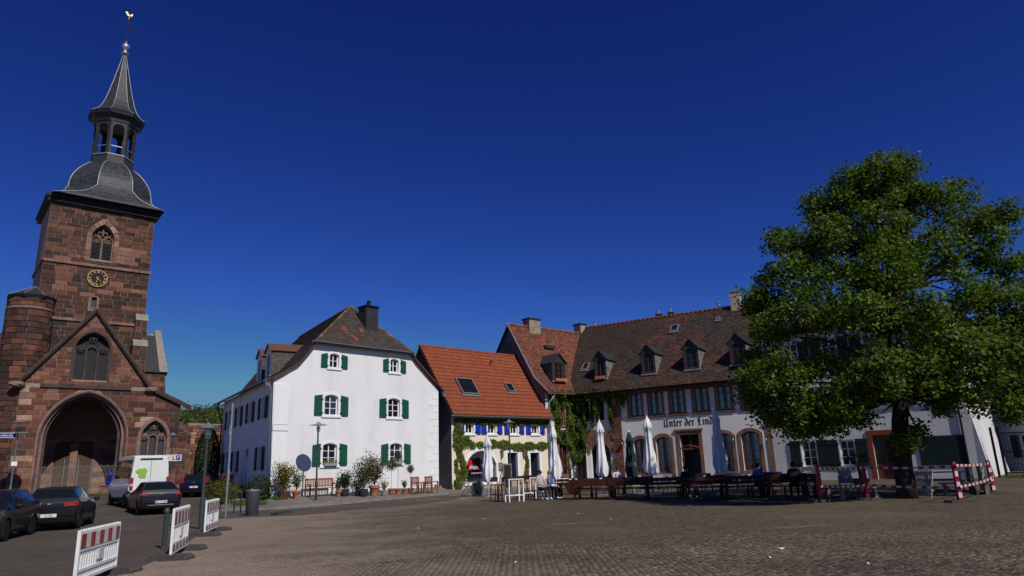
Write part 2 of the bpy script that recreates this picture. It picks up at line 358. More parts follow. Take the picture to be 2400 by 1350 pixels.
# ================================================================== setting
def struct(o, label=None): o['kind'] = 'structure'; return o
def drape(name, poly, dz, m, step=2.0, zf=None):
    """flat polygon (world x,y) laid over the terrain"""
    bm = bmesh.new(); vs = [bm.verts.new((p[0], p[1], 0)) for p in poly]; bm.faces.new(vs)
    xs = [p[0] for p in poly]; ys = [p[1] for p in poly]
    for ax, lo, hi in ((0, min(xs), max(xs)), (1, min(ys), max(ys))):
        k = math.ceil(lo/step)*step
        while k < hi:
            co = (k,0,0) if ax == 0 else (0,k,0); no = (1,0,0) if ax == 0 else (0,1,0)
            bmesh.ops.bisect_plane(bm, geom=bm.verts[:]+bm.edges[:]+bm.faces[:], plane_co=co, plane_no=no); k += step
    for v in bm.verts: v.co.z = (zf or gz)(v.co.x, v.co.y)+dz
    bmesh.ops.triangulate(bm, faces=bm.faces[:])
    for f in bm.faces:
        if f.normal.z < 0: f.normal_flip()
    me = bpy.data.meshes.new(name); bm.to_mesh(me); bm.free(); me.materials.append(m)
    o = bpy.data.objects.new(name, me); COL.objects.link(o); return struct(o)
def gz_mesh(x, y): return gz(x, y)
# terrain: polar sheet to the horizon
V = []; Fq = []; rad = [0.01,4,8,12,16,20,26,32,38,42,46,50,56,62,70,80,95,120,160,220,320,480,700,1100,1800]; NA = 240
def terrain_z(r): return .028*max(0, min(r, 95)-38)
for r in rad:
    for k in range(NA): a = 2*PI*k/NA; V.append((r*math.sin(a), r*math.cos(a), gz(r*math.sin(a), r*math.cos(a))))
for i in range(len(rad)-1):
    for k in range(NA): Fq.append((i*NA+k, (i+1)*NA+k, (i+1)*NA+(k+1)%NA, i*NA+(k+1)%NA))
ground = struct(np_mesh('ground', V, np.array(Fq)[:, ::-1], M['cobble']))

def gxy(px, py): p = G(px, py); return (p.x, p.y)
W0 = at_depth(632, 1168, 40.0)                                       # white house, near corner
N0 = at_depth(1060, 1150, 39.5)                                      # wine house, left corner
XW, DW = bdir(42), bdir(-33); XN = bdir(46)
B0 = on_plane(1287, 1130, N0, 46); B0.z = .35; XB = bdir(50)
P0 = on_plane(1355, 1100, B0, 50); P0.z = .35; XP = bdir(121)
E0 = on_plane(1820, 1100, P0, 121); E0.z = .35; XE = bdir(130)
Q0 = at_depth(190, 1157, 52.0); XQ = bdir(50); YQ = Vector((-XQ.y, XQ.x, 0))
YB = Vector((-XB.y, XB.x, 0)); YP = Vector((-XP.y, XP.x, 0)); YN = Vector((-XN.y, XN.x, 0)); YE = Vector((-XE.y, XE.x, 0))

C_EYE = Vector((0,0,EYE)); SW, SN = .95, 1.2                        # chosen scales about the camera for the two groups of houses
W1 = C_EYE+(W0-C_EYE)*SW; N1 = C_EYE+(N0-C_EYE)*SN
# asphalt road sheet: lane by the parked cars and along the sidewalk
K1 = [gxy(640,1195), gxy(760,1186), gxy(900,1173), gxy(1050,1160)]   # kerb line
edge = [gxy(280,1349), gxy(395,1303), gxy(470,1250), gxy(515,1217), gxy(590,1212), gxy(700,1208), gxy(800,1199), gxy(950,1187), gxy(1080,1168)]
road_poly = edge + [K1[3], K1[2], K1[1], K1[0], gxy(505,1196), gxy(470,1176)] + [(-15.6,44.5), (-19.5,52), (-24,60), (-27.5,57.6), (-36.5,52.4), (-46,46), (-60,40), (-40,2), (-7.5,4)]
road = drape('road', road_poly, .004, M['asphalt'])
def in_poly(x, y, P):
    c = False; j = len(P)-1
    for i in range(len(P)):
        if (P[i][1] > y) != (P[j][1] > y) and x < (P[j][0]-P[i][0])*(y-P[i][1])/(P[j][1]-P[i][1])+P[i][0]: c = not c
        j = i
    return c
# sidewalk rising from the kerb to the house fronts
WR = W1+XW*12.5*SW; side_in = [W1+DW*14.2, W1+DW*6, W1, W1+XW*4, W1+XW*8.5, WR, N1+YN*1.5-XN*.5, N1+XN*0, N1+XN*3.5]
side_out = [Vector((*gxy(470,1176),0)), Vector((*gxy(520,1199),0)), Vector((*K1[0],0)), Vector((*K1[1],0)), Vector((*K1[2],0)), Vector((*gxy(1000,1164),0)), Vector((*K1[3],0)), Vector((*gxy(1110,1160),0)), Vector((*gxy(1180,1163),0))]
sw = MB(); v = []; n_ = len(side_in)
zi = [W1.z+.0, W1.z, W1.z+.02, W1.z+.04, W1.z+.07, .5, .42, .26, .22]
KH = .11
for i in range(n_):
    o = side_out[i]; q = side_in[i]; h = KH if 2 <= i <= 6 else .02
    zo = gz(o.x, o.y); v += [(o.x,o.y,zo-.2), (o.x,o.y,zo+h), tuple(o.lerp(q,.04).xy)+(zo+h+.004,), (q.x,q.y,zi[i]), tuple((q+(q-o)*.25).xy)+(zi[i]+.02,)]
f = []; mt = []
for i in range(n_-1):
    for k in range(4): sw.add([v[i*5+k], v[(i+1)*5+k], v[(i+1)*5+k+1], v[i*5+k+1]], [(0,1,2,3)], 1 if k < 2 else 0)
sidewalk = struct(sw.build('sidewalk', [M['paving'], M['kerb']]))
def side_z(p):
    """height of the sidewalk under a point"""
    best = None
    for i in range(n_-1):
        for t in np.linspace(0, 1, 9):
            o = side_out[i].lerp(side_out[i+1], t); q = side_in[i].lerp(side_in[i+1], t); z1 = zi[i]*(1-t)+zi[i+1]*t
            a = Vector((o.x,o.y)); b = Vector((q.x,q.y)); d = b-a; s = max(0, min(1.1, (Vector((p[0],p[1]))-a).dot(d)/d.length_squared))
            e = (a+d*s-Vector((p[0],p[1]))).length
            if best is None or e < best[0]: best = (e, (gz(o.x,o.y)+KH)*(1-s)+z1*s)
    return best[1]
# painted broken edge line on the road
ln = MB()
for (a, b_) in (((795,1199),(850,1195)),((858,1194.5),(905,1191)),((912,1190.5),(950,1187.5))):
    p, q = G(*a), G(*b_); d = (q-p).normalized(); s_ = Vector((-d.y,d.x,0))*.06
    ln.add([(p-s_)+Vector((0,0,.013)), (q-s_)+Vector((0,0,.013)), (q+s_)+Vector((0,0,.013)), (p+s_)+Vector((0,0,.013))], [(0,1,2,3)])
struct(ln.build('road_marking', mat('worn_road_paint', (.32,.29,.27), .8, var=.3, vscale=6)))

# built cobbles in fans on the near part of the square
def cobbles():
    C1 = []; bw = 1.28; Rr = .91
    for col in range(-14, 14):
        xc = col*bw
        for row in range(0, 92):
            y0 = 8.6+row*.1
            for k in range(13):
                a = (-45+90*(k+.5)/13+random.uniform(-.8,.8))*PI/180
                x = xc+Rr*math.sin(a); y = y0-Rr*math.cos(a)+Rr
                if y > 17.0 or y < 9.0 or abs(x) > .79*y+.3: continue
                if x < -.40*y and in_poly(x, y, road_poly): continue
                C1.append((x, y, -a))
    return C1
CB = cobbles()
CB = np.array(CB); CB[:,:2] += rng.normal(0,.006,(len(CB),2)); CB[:,2] += rng.normal(0,.09,len(CB)); print('cobbles', len(CB))
near_order = np.argsort(np.hypot(CB[:,0], CB[:,1]))
cob_cols = np.array([(.125,.096,.068),(.095,.074,.054),(.16,.121,.084),(.08,.065,.049),(.138,.104,.072)])
def cob_variants():
    out = []
    for i in range(6):
        a, b_ = .044+.004*random.random(), .043+.004*random.random(); t = .80; mb = MB()
        vv = [(-a,-b_,-.01),(a,-b_,-.01),(a,b_,-.01),(-a,b_,-.01),(-a*t,-b_*t,.008),(a*t,-b_*t,.008),(a*t,b_*t,.008),(-a*t,b_*t,.008)]
        c = cob_cols[i % 5]
        mb.add(vv, [(0,1,5,4),(1,2,6,5),(2,3,7,6),(3,0,4,7),(4,5,6,7)], 0, tuple(c)); out.append(mb)
    return out
cvs = cob_variants(); cme = []
for c in cvs:
    o = c.build('cobble', M['cobblestone']); cme.append(o.data); bpy.data.objects.remove(o)
for i in near_order[:300]:
    o = bpy.data.objects.new('cobble', cme[random.randrange(6)]); COL.objects.link(o); o.parent = ground
    o.location = (CB[i,0], CB[i,1], random.uniform(-.003,.003)); o.rotation_euler = (random.uniform(-.03,.03), random.uniform(-.03,.03), CB[i,2])
rest = CB[near_order[300:]]; m_ = len(rest)
base = np.array([v for v in cvs[0].v]); ca, sa = np.cos(rest[:,2]), np.sin(rest[:,2]); s_ = rng.uniform(.82,1.08,(m_,1)); t_ = rng.uniform(.82,1.10,(m_,1))
bx = base[None,:,0]*s_; by = base[None,:,1]*t_
Vc = np.stack([rest[:,0:1]+bx*ca[:,None]-by*sa[:,None], rest[:,1:2]+bx*sa[:,None]+by*ca[:,None], base[None,:,2]+rng.uniform(-.003,.003,(m_,1))+rng.uniform(-.03,.03,(m_,1))*bx-np.clip((rest[:,1:2]+rng.uniform(-1.5,1.5,(m_,1))-13.5)*.0045,0,.02)], -1).reshape(-1,3)
Fc = (np.array(cvs[0].f)[None]+8*np.arange(m_)[:,None,None]).reshape(-1,4)
cc = np.repeat(cob_cols[rng.integers(0,5,m_)]*rng.uniform(.68,1.28,(m_,1))*(1+.25*np.sin(rest[:,0:1]*.9+rest[:,1:2]*.6)*np.sin(rest[:,1:2]*1.3)), 5, 0)
o = np_mesh('cobbles', Vc, Fc, M['cobblestone'], cc, parent=ground); o['kind'] = 'stuff'

# wooded hill behind the church
hill = MB(); nx, ny = 40, 10; vv = []
def hill_z(x, y): 
    t = max(0, min(1, (y-170)/130)); return -1+62*t*t*(3-2*t)*(.37+.06*math.sin(x*.011+2.1)+.02*math.sin(x*.031))
xs_ = np.linspace(-420, 420, 61); ys_ = np.linspace(165, 420, 18)
for y in ys_:
    for x in xs_: vv.append((x, y, hill_z(x, y)))
ff = [(i*61+k, i*61+k+1, (i+1)*61+k+1, (i+1)*61+k) for i in range(17) for k in range(60)]
hillo = struct(np_mesh('hill', vv, ff, M['forest'], np.tile([.05,.085,.02], (len(ff),1)), smooth=True))
# trees of the wood as one mass of leaf clumps
pts = []
while len(pts) < 1500:
    y = random.uniform(185, 330); x = y*math.tan(R_(random.uniform(-29, -18)))
    pts.append((x, y, hill_z(x, y)))
Vv = []; Ff = []; Cc = []
for (x, y, z) in pts:
    h = random.uniform(3, 6.5); tone = np.array(random.choice([(.06,.12,.018),(.10,.16,.026),(.14,.16,.04),(.05,.09,.02),(.12,.11,.04)]))
    for _ in range(42):
        c = np.array([x, y, z+h*.55])+rng.normal(0, 1, 3)*np.array([1.6,1.6,h*.24]); s = random.uniform(.22,.6)
        a = rng.normal(0,1,(2,3)); a /= np.linalg.norm(a,axis=1)[:,None]; n0 = len(Vv)
        Vv += [c+a[0]*s, c+a[1]*s, c-a[0]*s, c-a[1]*s]; Ff.append((n0,n0+1,n0+2,n0+3)); Cc.append(tone*random.uniform(.6,1.4))
wood = np_mesh('hillside_wood', Vv, Ff, M['leaf'], Cc); tag(wood, 'green mixed wood covering the hill behind the church', 'wood', kind='stuff')

# ================================================================== wall, roof, window tools
def seg_arch(u0, u1, z0, z1, rise, n=8):
    """outline with a segmental arch top: z1 is the crown"""
    pts = [(u0,z0),(u1,z0)]
    if rise <= 0: return pts+[(u1,z1),(u0,z1)]
    h = (u1-u0)/2; R = (h*h+rise*rise)/(2*rise); c = (u0+u1)/2; a = math.asin(min(1, h/R))
    return pts+[(c+R*math.sin(a-2*a*i/n), z1-R+R*math.cos(a-2*a*i/n)) for i in range(n+1)]
def gothic(u0, u1, z0, zs, z1, n=10):
    """pointed arch outline; zs springing, z1 apex"""
    c = (u0+u1)/2; h = (u1-u0)/2; H = z1-zs
    R = (h*h+H*H)/(2*h); pts = [(u0,z0),(u1,z0)]
    a1 = math.asin(min(1, H/R)) if R >= H else PI/2
    if R < h: R = h
    for i in range(n+1): a = a1*i/n; pts.append((u1-R+R*math.cos(a), zs+R*math.sin(a)))
    for i in range(n-1, -1, -1): a = a1*i/n; pts.append((u0+R-R*math.cos(a), zs+R*math.sin(a)))
    return pts
def offset_poly(P, d):
    """grow a counterclockwise outline by d"""
    n = len(P); out = []
    for i in range(n):
        a, b_, c = Vector(P[i-1]), Vector(P[i]), Vector(P[(i+1)%n]); e1 = (b_-a); e2 = (c-b_)
        if e1.length < 1e-6: e1 = e2
        if e2.length < 1e-6: e2 = e1
        e1.normalize(); e2.normalize(); n1 = Vector((e1.y,-e1.x)); n2 = Vector((e2.y,-e2.x)); m = n1+n2
        if m.length < 1e-6: m = n1
        m.normalize(); k = d/max(.35, m.dot(n1)); out.append((b_.x+m.x*k, b_.y+m.y*k))
    return out
def wall(mb, outline, holes, y=0.0, reveal=.25, mat_=0, rmat=None):
    loops = [[Vector((u, z, 0)) for u, z in outline]]+[[Vector((u, z, 0)) for u, z in reversed(h)] for h in holes]
    flat = [p for l in loops for p in l]; tris = tessellate_polygon(loops)
    vv = [(p.x, y, p.y) for p in flat]; ff = []
    for t in tris:
        a, b_, c = (flat[i] for i in t)
        ff.append(t if (b_-a).cross(c-a).z > 0 else (t[0],t[2],t[1]))
    mb.add(vv, ff, mat_)
    for h in holes:
        n = len(h)
        for i in range(n):
            a, b_ = h[i], h[(i+1)%n]
            mb.add([(a[0],y,a[1]),(a[0],y+reveal,a[1]),(b_[0],y+reveal,b_[1]),(b_[0],y,b_[1])], [(0,1,2,3)], mat_ if rmat is None else rmat)
def make_window(parent, Mx, u0, u1, z0, z1, rise=0.0, y=.16, cols=2, rows=3, fm=None, fw=.06, bar=.03, mull=.06, glass=None, name='window', label=None, curtain=None):
    """window in a reveal: frame with glazing bars, each pane its own piece"""
    O = seg_arch(u0, u1, z0, z1, rise); I = offset_poly(O, -fw)
    mb = MB(Mx); mb.ring(O, I, y, y+.07)
    iu0, iu1, iz0, iz1 = u0+fw, u1-fw, z0+fw, z1-fw
    W = iu1-iu0; H = iz1-iz0; us = [iu0+W*i/cols for i in range(cols+1)]; zs = [iz0+H*j/rows for j in range(rows+1)]
    top = lambda u: iz1 if rise <= 0 else iz1-rise*((2*(u-(u0+u1)/2)/(u1-u0))**2)
    for i in range(1, cols):
        w_ = mull if (cols == 2 or i*2 == cols) else bar
        mb.box((us[i]-w_/2, y+.008, iz0), (us[i]+w_/2, y+.06, top(us[i])))
    for j in range(1, rows): mb.box((iu0, y+.012, zs[j]-bar/2), (iu1, y+.055, zs[j]+bar/2))
    w = mb.build(name, fm or M['whitetrim'], parent)
    if label: w['label'] = label
    for i in range(cols):
        for j in range(rows):
            a, b_ = us[i]+.004, us[i+1]-.004; c, d = zs[j]+.004, zs[j+1]-.004
            p = MB(Mx)
            if j == rows-1 and rise > 0: p.prism([(a,c),(b_,c),(b_,top(b_)),((a+b_)/2,top((a+b_)/2)),(a,top(a))], y+.03, y+.04)
            else: p.prism([(a,c),(b_,c),(b_,d),(a,d)], y+.03, y+.04)
            p.build('pane', glass or (M['clear'] if curtain else M['glass']), w)
    if curtain:
        for (a, b_) in ((iu0+.01, iu0+W*.3), (iu1-W*.3, iu1-.01)):
            c = MB(Mx); n = 8; vv = []
            for k in range(n+1): vv += [(a+(b_-a)*k/n, y+.15+.015*(k%2), iz0), (a+(b_-a)*k/n, y+.15+.015*(k%2), top((a+b_)/2))]
            c.add(vv, [(2*k,2*k+2,2*k+3,2*k+1) for k in range(n)]); c.build('curtain', M['curtain'], w)
    return w
def shutter(parent, Mx, u0, u1, z0, z1, m, slope=0.0, y=-.035, hinge=0, planks=4):
    """board shutter lying open on the wall: boards with battens; slope lifts the inner top corner"""
    mb = MB(Mx); n = planks
    for k in range(n):
        a = u0+(u1-u0)*k/n+.003; b_ = u0+(u1-u0)*(k+1)/n-.003
        za = z1+slope*(k/n if hinge > 0 else (1-k/n)); zb = z1+slope*((k+1)/n if hinge > 0 else (1-(k+1)/n))
        mb.prism([(a,z0),(b_,z0),(b_,zb),(a,za)], y-.028, y)
    for zz in (z0+.15*(z1-z0), z0+.85*(z1-z0)): mb.box((u0+.02, y-.045, zz-.04), (u1-.02, y-.0281, zz+.04))
    s = mb.build('shutter', m, parent)
    uh = u0 if hinge < 0 else u1
    for zz in (z0+.15*(z1-z0), z0+.85*(z1-z0)): h = MB(Mx); h.box((uh-.05, y-.06, zz-.02), (uh+.06, y+.03, zz+.02)); h.build('hinge', M['iron'], s)
    return s
def surround(parent, Mx, u0, u1, z0, z1, rise, wd, m, proud=.03, sill=True, name='window_surround', deep=.02):
    O = seg_arch(u0, u1, z0, z1, rise); I = offset_poly(O, -.002); O2 = offset_poly(O, wd)
    mb = MB(Mx); mb.ring(O2, I, -proud, deep)
    o = mb.build(name, m, parent)
    if sill:
        s = MB(Mx); s.box((u0-wd-.03, -proud-.05, z0-wd*.8), (u1+wd+.03, -proud-.002, z0-.01)); s.build('sill', m, o)
    return o
def tiles(mb, EL, ER, RR, RL, w, h, cols, thick=.02, flare=None, lift=.02, skip=None, collect=None, jitter=.006):
    """rows of overlapping tiles on a roof slope (eave left/right, ridge right/left)"""
    EL, ER, RR, RL = map(Vector, (EL, ER, RR, RL)); e = (ER-EL).normalized()
    L = ((RL+RR)/2-(EL+ER)/2).length; n = max(1, int(L/h)); nrm = e.cross((RL-EL)).normalized()
    if nrm.z < 0: nrm = -nrm
    def edge_pt(A, B, s):
        p = A.lerp(B, s)
        if flare: p = p+Vector((0,0,1))*flare(s)
        return p
    for r in range(n):
        s0 = r/n; s1 = min(1.0, (r+1.12)/n)
        l0, r0, l1, r1 = edge_pt(EL,RL,s0), edge_pt(ER,RR,s0), edge_pt(EL,RL,s1), edge_pt(ER,RR,s1)
        ul0, ur0, ul1, ur1 = (l0-EL).dot(e), (r0-EL).dot(e), (l1-EL).dot(e), (r1-EL).dot(e)
        k0 = math.floor(min(ul0,ul1)/w)-1; k1 = math.ceil(max(ur0,ur1)/w)+1; sh = (r % 2)*.5*w
        for k in range(k0, k1):
            a = k*w+sh; b_ = a+w*.975
            a0, b0 = max(a,ul0), min(b_,ur0); a1, b1 = max(a,ul1), min(b_,ur1)
            if b0-a0 < .01: continue
            if b1-a1 < .005: a1 = b1 = max(ul1, min(ur1, (a0+b0)/2))
            if skip and skip((a0+b0)/2, (s0+s1)/2): continue
            j = random.uniform(-jitter, jitter)
            p0 = l0+e*(a0-ul0)+nrm*(lift+thick+j); p1 = l0+e*(b0-ul0)+nrm*(lift+thick+j)
            p2 = l1+e*(b1-ul1)+nrm*(lift); p3 = l1+e*(a1-ul1)+nrm*(lift)
            q0 = p0-nrm*thick*1.2; q1 = p1-nrm*thick*1.2
            mb.add([p0,p1,p2,p3,q0,q1], [(0,1,2,3),(4,5,1,0)], 0, cols((a0+b0)/2, (s0+s1)/2))
def slab(mb, pts, t, mat_=0):
    """roof board: polygon thickened downwards along its normal"""
    pts = [Vector(p) for p in pts]; n = (pts[1]-pts[0]).cross(pts[2]-pts[0]).normalized()
    if n.z < 0: n = -n
    k = len(pts); vv = pts+[p-n*t for p in pts]
    mb.add(vv, [tuple(range(k)), tuple(range(2*k-1,k-1,-1))]+[(i,(i+1)%k,(i+1)%k+k,i+k) for i in range(k)], mat_)
def jitcol(base, amt=.2):
    base = np.array(base); return tuple(base*random.uniform(1-amt, 1+amt)*rng.uniform(.93,1.07,3))
def gutter(parent, p, q, r=.07, m=None, down=None):
    """half-round gutter with brackets' bead, built as a channel"""
    p, q = Vector(p), Vector(q); d = (q-p).normalized(); s = Vector((0,0,1)).cross(d).normalized(); mb = MB(); n = 7; vv = []
    for e_ in (p, q):
        for k in range(n+1):
            a = PI+PI*k/n; vv.append(e_+s*r*math.cos(a)+Vector((0,0,1))*r*math.sin(a))
        for k in range(n, -1, -1):
            a = PI+PI*k/n; vv.append(e_+s*(r-.012)*math.cos(a)+Vector((0,0,1))*(r-.012)*math.sin(a))
    N = 2*(n+1); mb.add(vv, [(k,(k+1)%N,(k+1)%N+N,k+N) for k in range(N)]+[tuple(range(N-1,-1,-1)), tuple(range(N,2*N))])
    g = mb.build('gutter', m or M['zinc'], parent)
    if down:
        b_ = MB(); b_.tube(down, .05, 8); b_.build('downpipe', m or M['zinc'], parent, smooth=True)
    return g
# ------------------------------------------------------------------ ashlar
STONE_PAL = [(.20,.082,.052),(.155,.07,.048),(.105,.06,.046),(.235,.095,.055),(.085,.055,.046),(.27,.13,.088),(.17,.078,.055),(.13,.065,.05)]
def ashlar(rows, intervals, lmin, lmax, pal, Mx, proud=.025, gap=.012, cols_bias=None, wrap=None):
    """list of stones: each (corner list in u,z , colour)"""
    S = []
    for (z0, z1) in rows:
        zm = (z0+z1)/2
        ia, ib, im = intervals(z0+gap), intervals(z1-gap), intervals(zm)
        for k, (a, b_) in enumerate(im):
            if b_-a < .06: continue
            fa = lambda iv, d: iv[k] if len(iv) == len(im) else d
            a0, b0 = fa(ia, (a,b_)); a1, b1 = fa(ib, (a,b_)); u = a+0.0; first = True
            while u < b_-.03:
                L = random.uniform(lmin, lmax); v_ = u+L
                if b_-v_ < lmin*.6: v_ = b_
                la, lb = (a0, a1) if first else (u, u); ra, rb = (b0, b1) if v_ >= b_ else (v_, v_)
                c = jitcol(random.choice(pal), .22)
                if cols_bias: c = cols_bias(u, zm, c)
                S.append(([(la+gap, z0+gap), (ra-gap if v_ < b_ else ra-gap, z0+gap), (rb-gap, z1-gap), (lb+gap, z1-gap)], c, first or v_ >= b_))
                first = False; u = v_
    return S
def stone_geo(mb, poly, c, proud=.025, ch=.014, wrap=None):
    if wrap: proud = .10
    (a,b_,c_,d) = poly; jit = random.uniform(-.006,.01)
    back = [(p[0], .03, p[1]) for p in poly]; mid = [(p[0], -proud*.4-jit, p[1]) for p in poly]
    cx = sum(p[0] for p in poly)/4; cz = sum(p[1] for p in poly)/4
    def inset(p):
        dx, dz = cx-p[0], cz-p[1]; return (p[0]+math.copysign(min(ch,abs(dx)*.5),dx), -proud-jit, p[1]+math.copysign(min(ch,abs(dz)*.5),dz))
    fr = [inset(p) for p in poly]; vv = back+mid+fr
    if wrap: vv = [wrap(*p) for p in vv]
    ff = [(8,9,10,11)]
    for i in range(4): j = (i+1)%4; ff += [(i,j,j+4,i+4),(i+4,j+4,j+8,i+8)]
    mb.add(vv, ff, 0, c)
def course_rows(z0, z1, hmin, hmax):
    out = []; z = z0
    while z < z1-.02:
        h = random.uniform(hmin, hmax)
        if z1-z-h < hmin*.6: h = z1-z
        out.append((z, z+h)); z += h
    return out
def subtract(iv, holes):
    for (h0, h1) in holes:
        nv = []
        for a, b_ in iv:
            if h1 <= a or h0 >= b_: nv.append((a,b_)); continue
            if h0 > a: nv.append((a,h0))
            if h1 < b_: nv.append((h1,b_))
        iv = nv
    return iv
def poly_span(P, z):
    xs = []
    for i in range(len(P)):
        (a, za), (b_, zb) = P[i], P[(i+1)%len(P)]
        if (za > z) != (zb > z): xs.append(a+(b_-a)*(z-za)/(zb-za))
    xs.sort(); return [(xs[i], xs[i+1]) for i in range(0, len(xs)-1, 2)]
# ================================================================== church
def root_at(name, p0, X, label, cat, z=None):
    o = thing(name, label, cat, (p0.x, p0.y, p0.z if z is None else z), math.atan2(X.y, X.x)); return o, Matrix.Translation((0, 0, -(p0.z if z is None else z)))
church, MC = root_at('church', Q0, XQ, 'tall red sandstone church with clock tower, slate dome and spire', 'church')
def uvq(px, py, y=0.0):
    q = on_plane(px, py, Q0+YQ*y, 50); return (q-Q0-YQ*y).dot(XQ), q.z
STONES = []                                                     # (poly, colour, slanted, wrap, Mx, parent)
def lay(parent, Mx, rows, iv, lmin, lmax, pal, wrap=None, bias=None, proud=.025):
    for (poly, c, sl) in ashlar(rows, iv, lmin, lmax, pal, Mx, cols_bias=bias):
        STONES.append((poly, c, sl, wrap, Mx, parent, proud))
zb = .4
A_arch = gothic(-2.93, 2.42, zb, 4.75, 8.05, 12); A_win = gothic(-1.45, .83, 9.0, 11.35, 12.66, 10); A_ais = gothic(3.55, 5.42, 2.3, 4.7, 6.1, 8)
porch_out = [(-4.5,zb),(6.25,zb),(6.25,7.45),(3.7,8.75),(-.38,14.25),(-4.5,8.85)]
pw = MB(MC); wall(pw, porch_out, [A_arch, A_win, A_ais], 0, .9)
pw.add([(-4.5,0,zb),(-4.5,0,8.85),(-4.5,3,8.85),(-4.5,3,zb)], [(0,1,2,3)]); pw.add([(6.25,0,zb),(6.25,9,zb),(6.25,9,7.45),(6.25,0,7.45)], [(0,1,2,3)])
porch = pw.build('porch_wall', M['mortar'], church)
def iv_porch(z):
    iv = poly_span(porch_out, z); holes = []
    for A, g in ((A_arch,.26),(A_win,.16),(A_ais,.24)):
        holes += poly_span(offset_poly(A, g), z)
    return subtract(iv, holes)
RED = [(.178,.070,.042),(.152,.060,.038),(.195,.084,.051),(.132,.056,.037),(.225,.115,.079),(.098,.048,.036)]
DARK = [(.076,.038,.027),(.058,.033,.025),(.092,.042,.029),(.046,.031,.025),(.106,.046,.031),(.08,.043,.032)]
def bias_porch(u, z, c):
    if z > 9.3: c = jitcol(random.choice(RED), .15)
    elif u > 2.6 and random.random() < .45: c = jitcol(random.choice(DARK), .15)
    elif random.random() < .10: c = jitcol((.40,.25,.19), .12)
    return c
lay(porch, MC, course_rows(zb, 8.35, .33, .46), iv_porch, .5, 1.15, RED+DARK[:2], bias=bias_porch)
lay(porch, MC, course_rows(8.62, 14.2, .26, .36), iv_porch, .4, .95, RED, bias=bias_porch)
# string course over the arch, gable copings
s = MB(MC); s.box((-3.35,-.14,8.36), (2.55,.02,8.60)); s.build('string_course', M['darkstone'], church)
for (a, b_) in (((-4.75,8.55),(-.38,14.42)), ((-.38,14.42),(3.95,8.55)), ((3.95,8.55),(7.0,7.15))):
    s = MB(MC); s.bar((a[0],-.02,a[1]), (b_[0],-.02,b_[1]), .5, .26, up=(0,0,1)); s.bar((a[0],-.2,a[1]-.14), (b_[0],-.2,b_[1]-.14), .14, .12); s.build('gable_coping', M['darkstone'], church)
for u, z in ((-4.75,8.5),(3.95,8.45)):
    s = MB(MC); s.blob((u,-.18,z), (.5,.3,.22), 10, 6, jit=.12); s.build('corbel_stone', M['stonetrim'], church)
# arch mouldings
def moulding(parent, outline, offs, m, name='arch_moulding'):
    o = None
    for (g0, g1, y0, y1) in offs:
        a = offset_poly(outline, g1)[1:]+[offset_poly(outline, g1)[0]]; b_ = offset_poly(outline, g0)[1:]+[offset_poly(outline, g0)[0]]
        mb = MB(MC); mb.ring(a, b_, y0, y1, closed=False); o = mb.build(name, m, parent)
    return o
moulding(church, A_arch, [(.0,.26,-.06,.06)], M['stonetrim']); moulding(church, A_arch, [(.02,.12,-.16,-.061)], M['darkstone']); moulding(church, A_arch, [(-.18,-.01,.12,.32)], M['stonetrim']); moulding(church, A_arch, [(-.40,-.22,.42,.62)], M['darkstone'])
moulding(church, A_win, [(.0,.17,-.05,.05)], M['darkstone']); moulding(church, A_ais, [(.0,.25,-.05,.05)], M['stonetrim'])
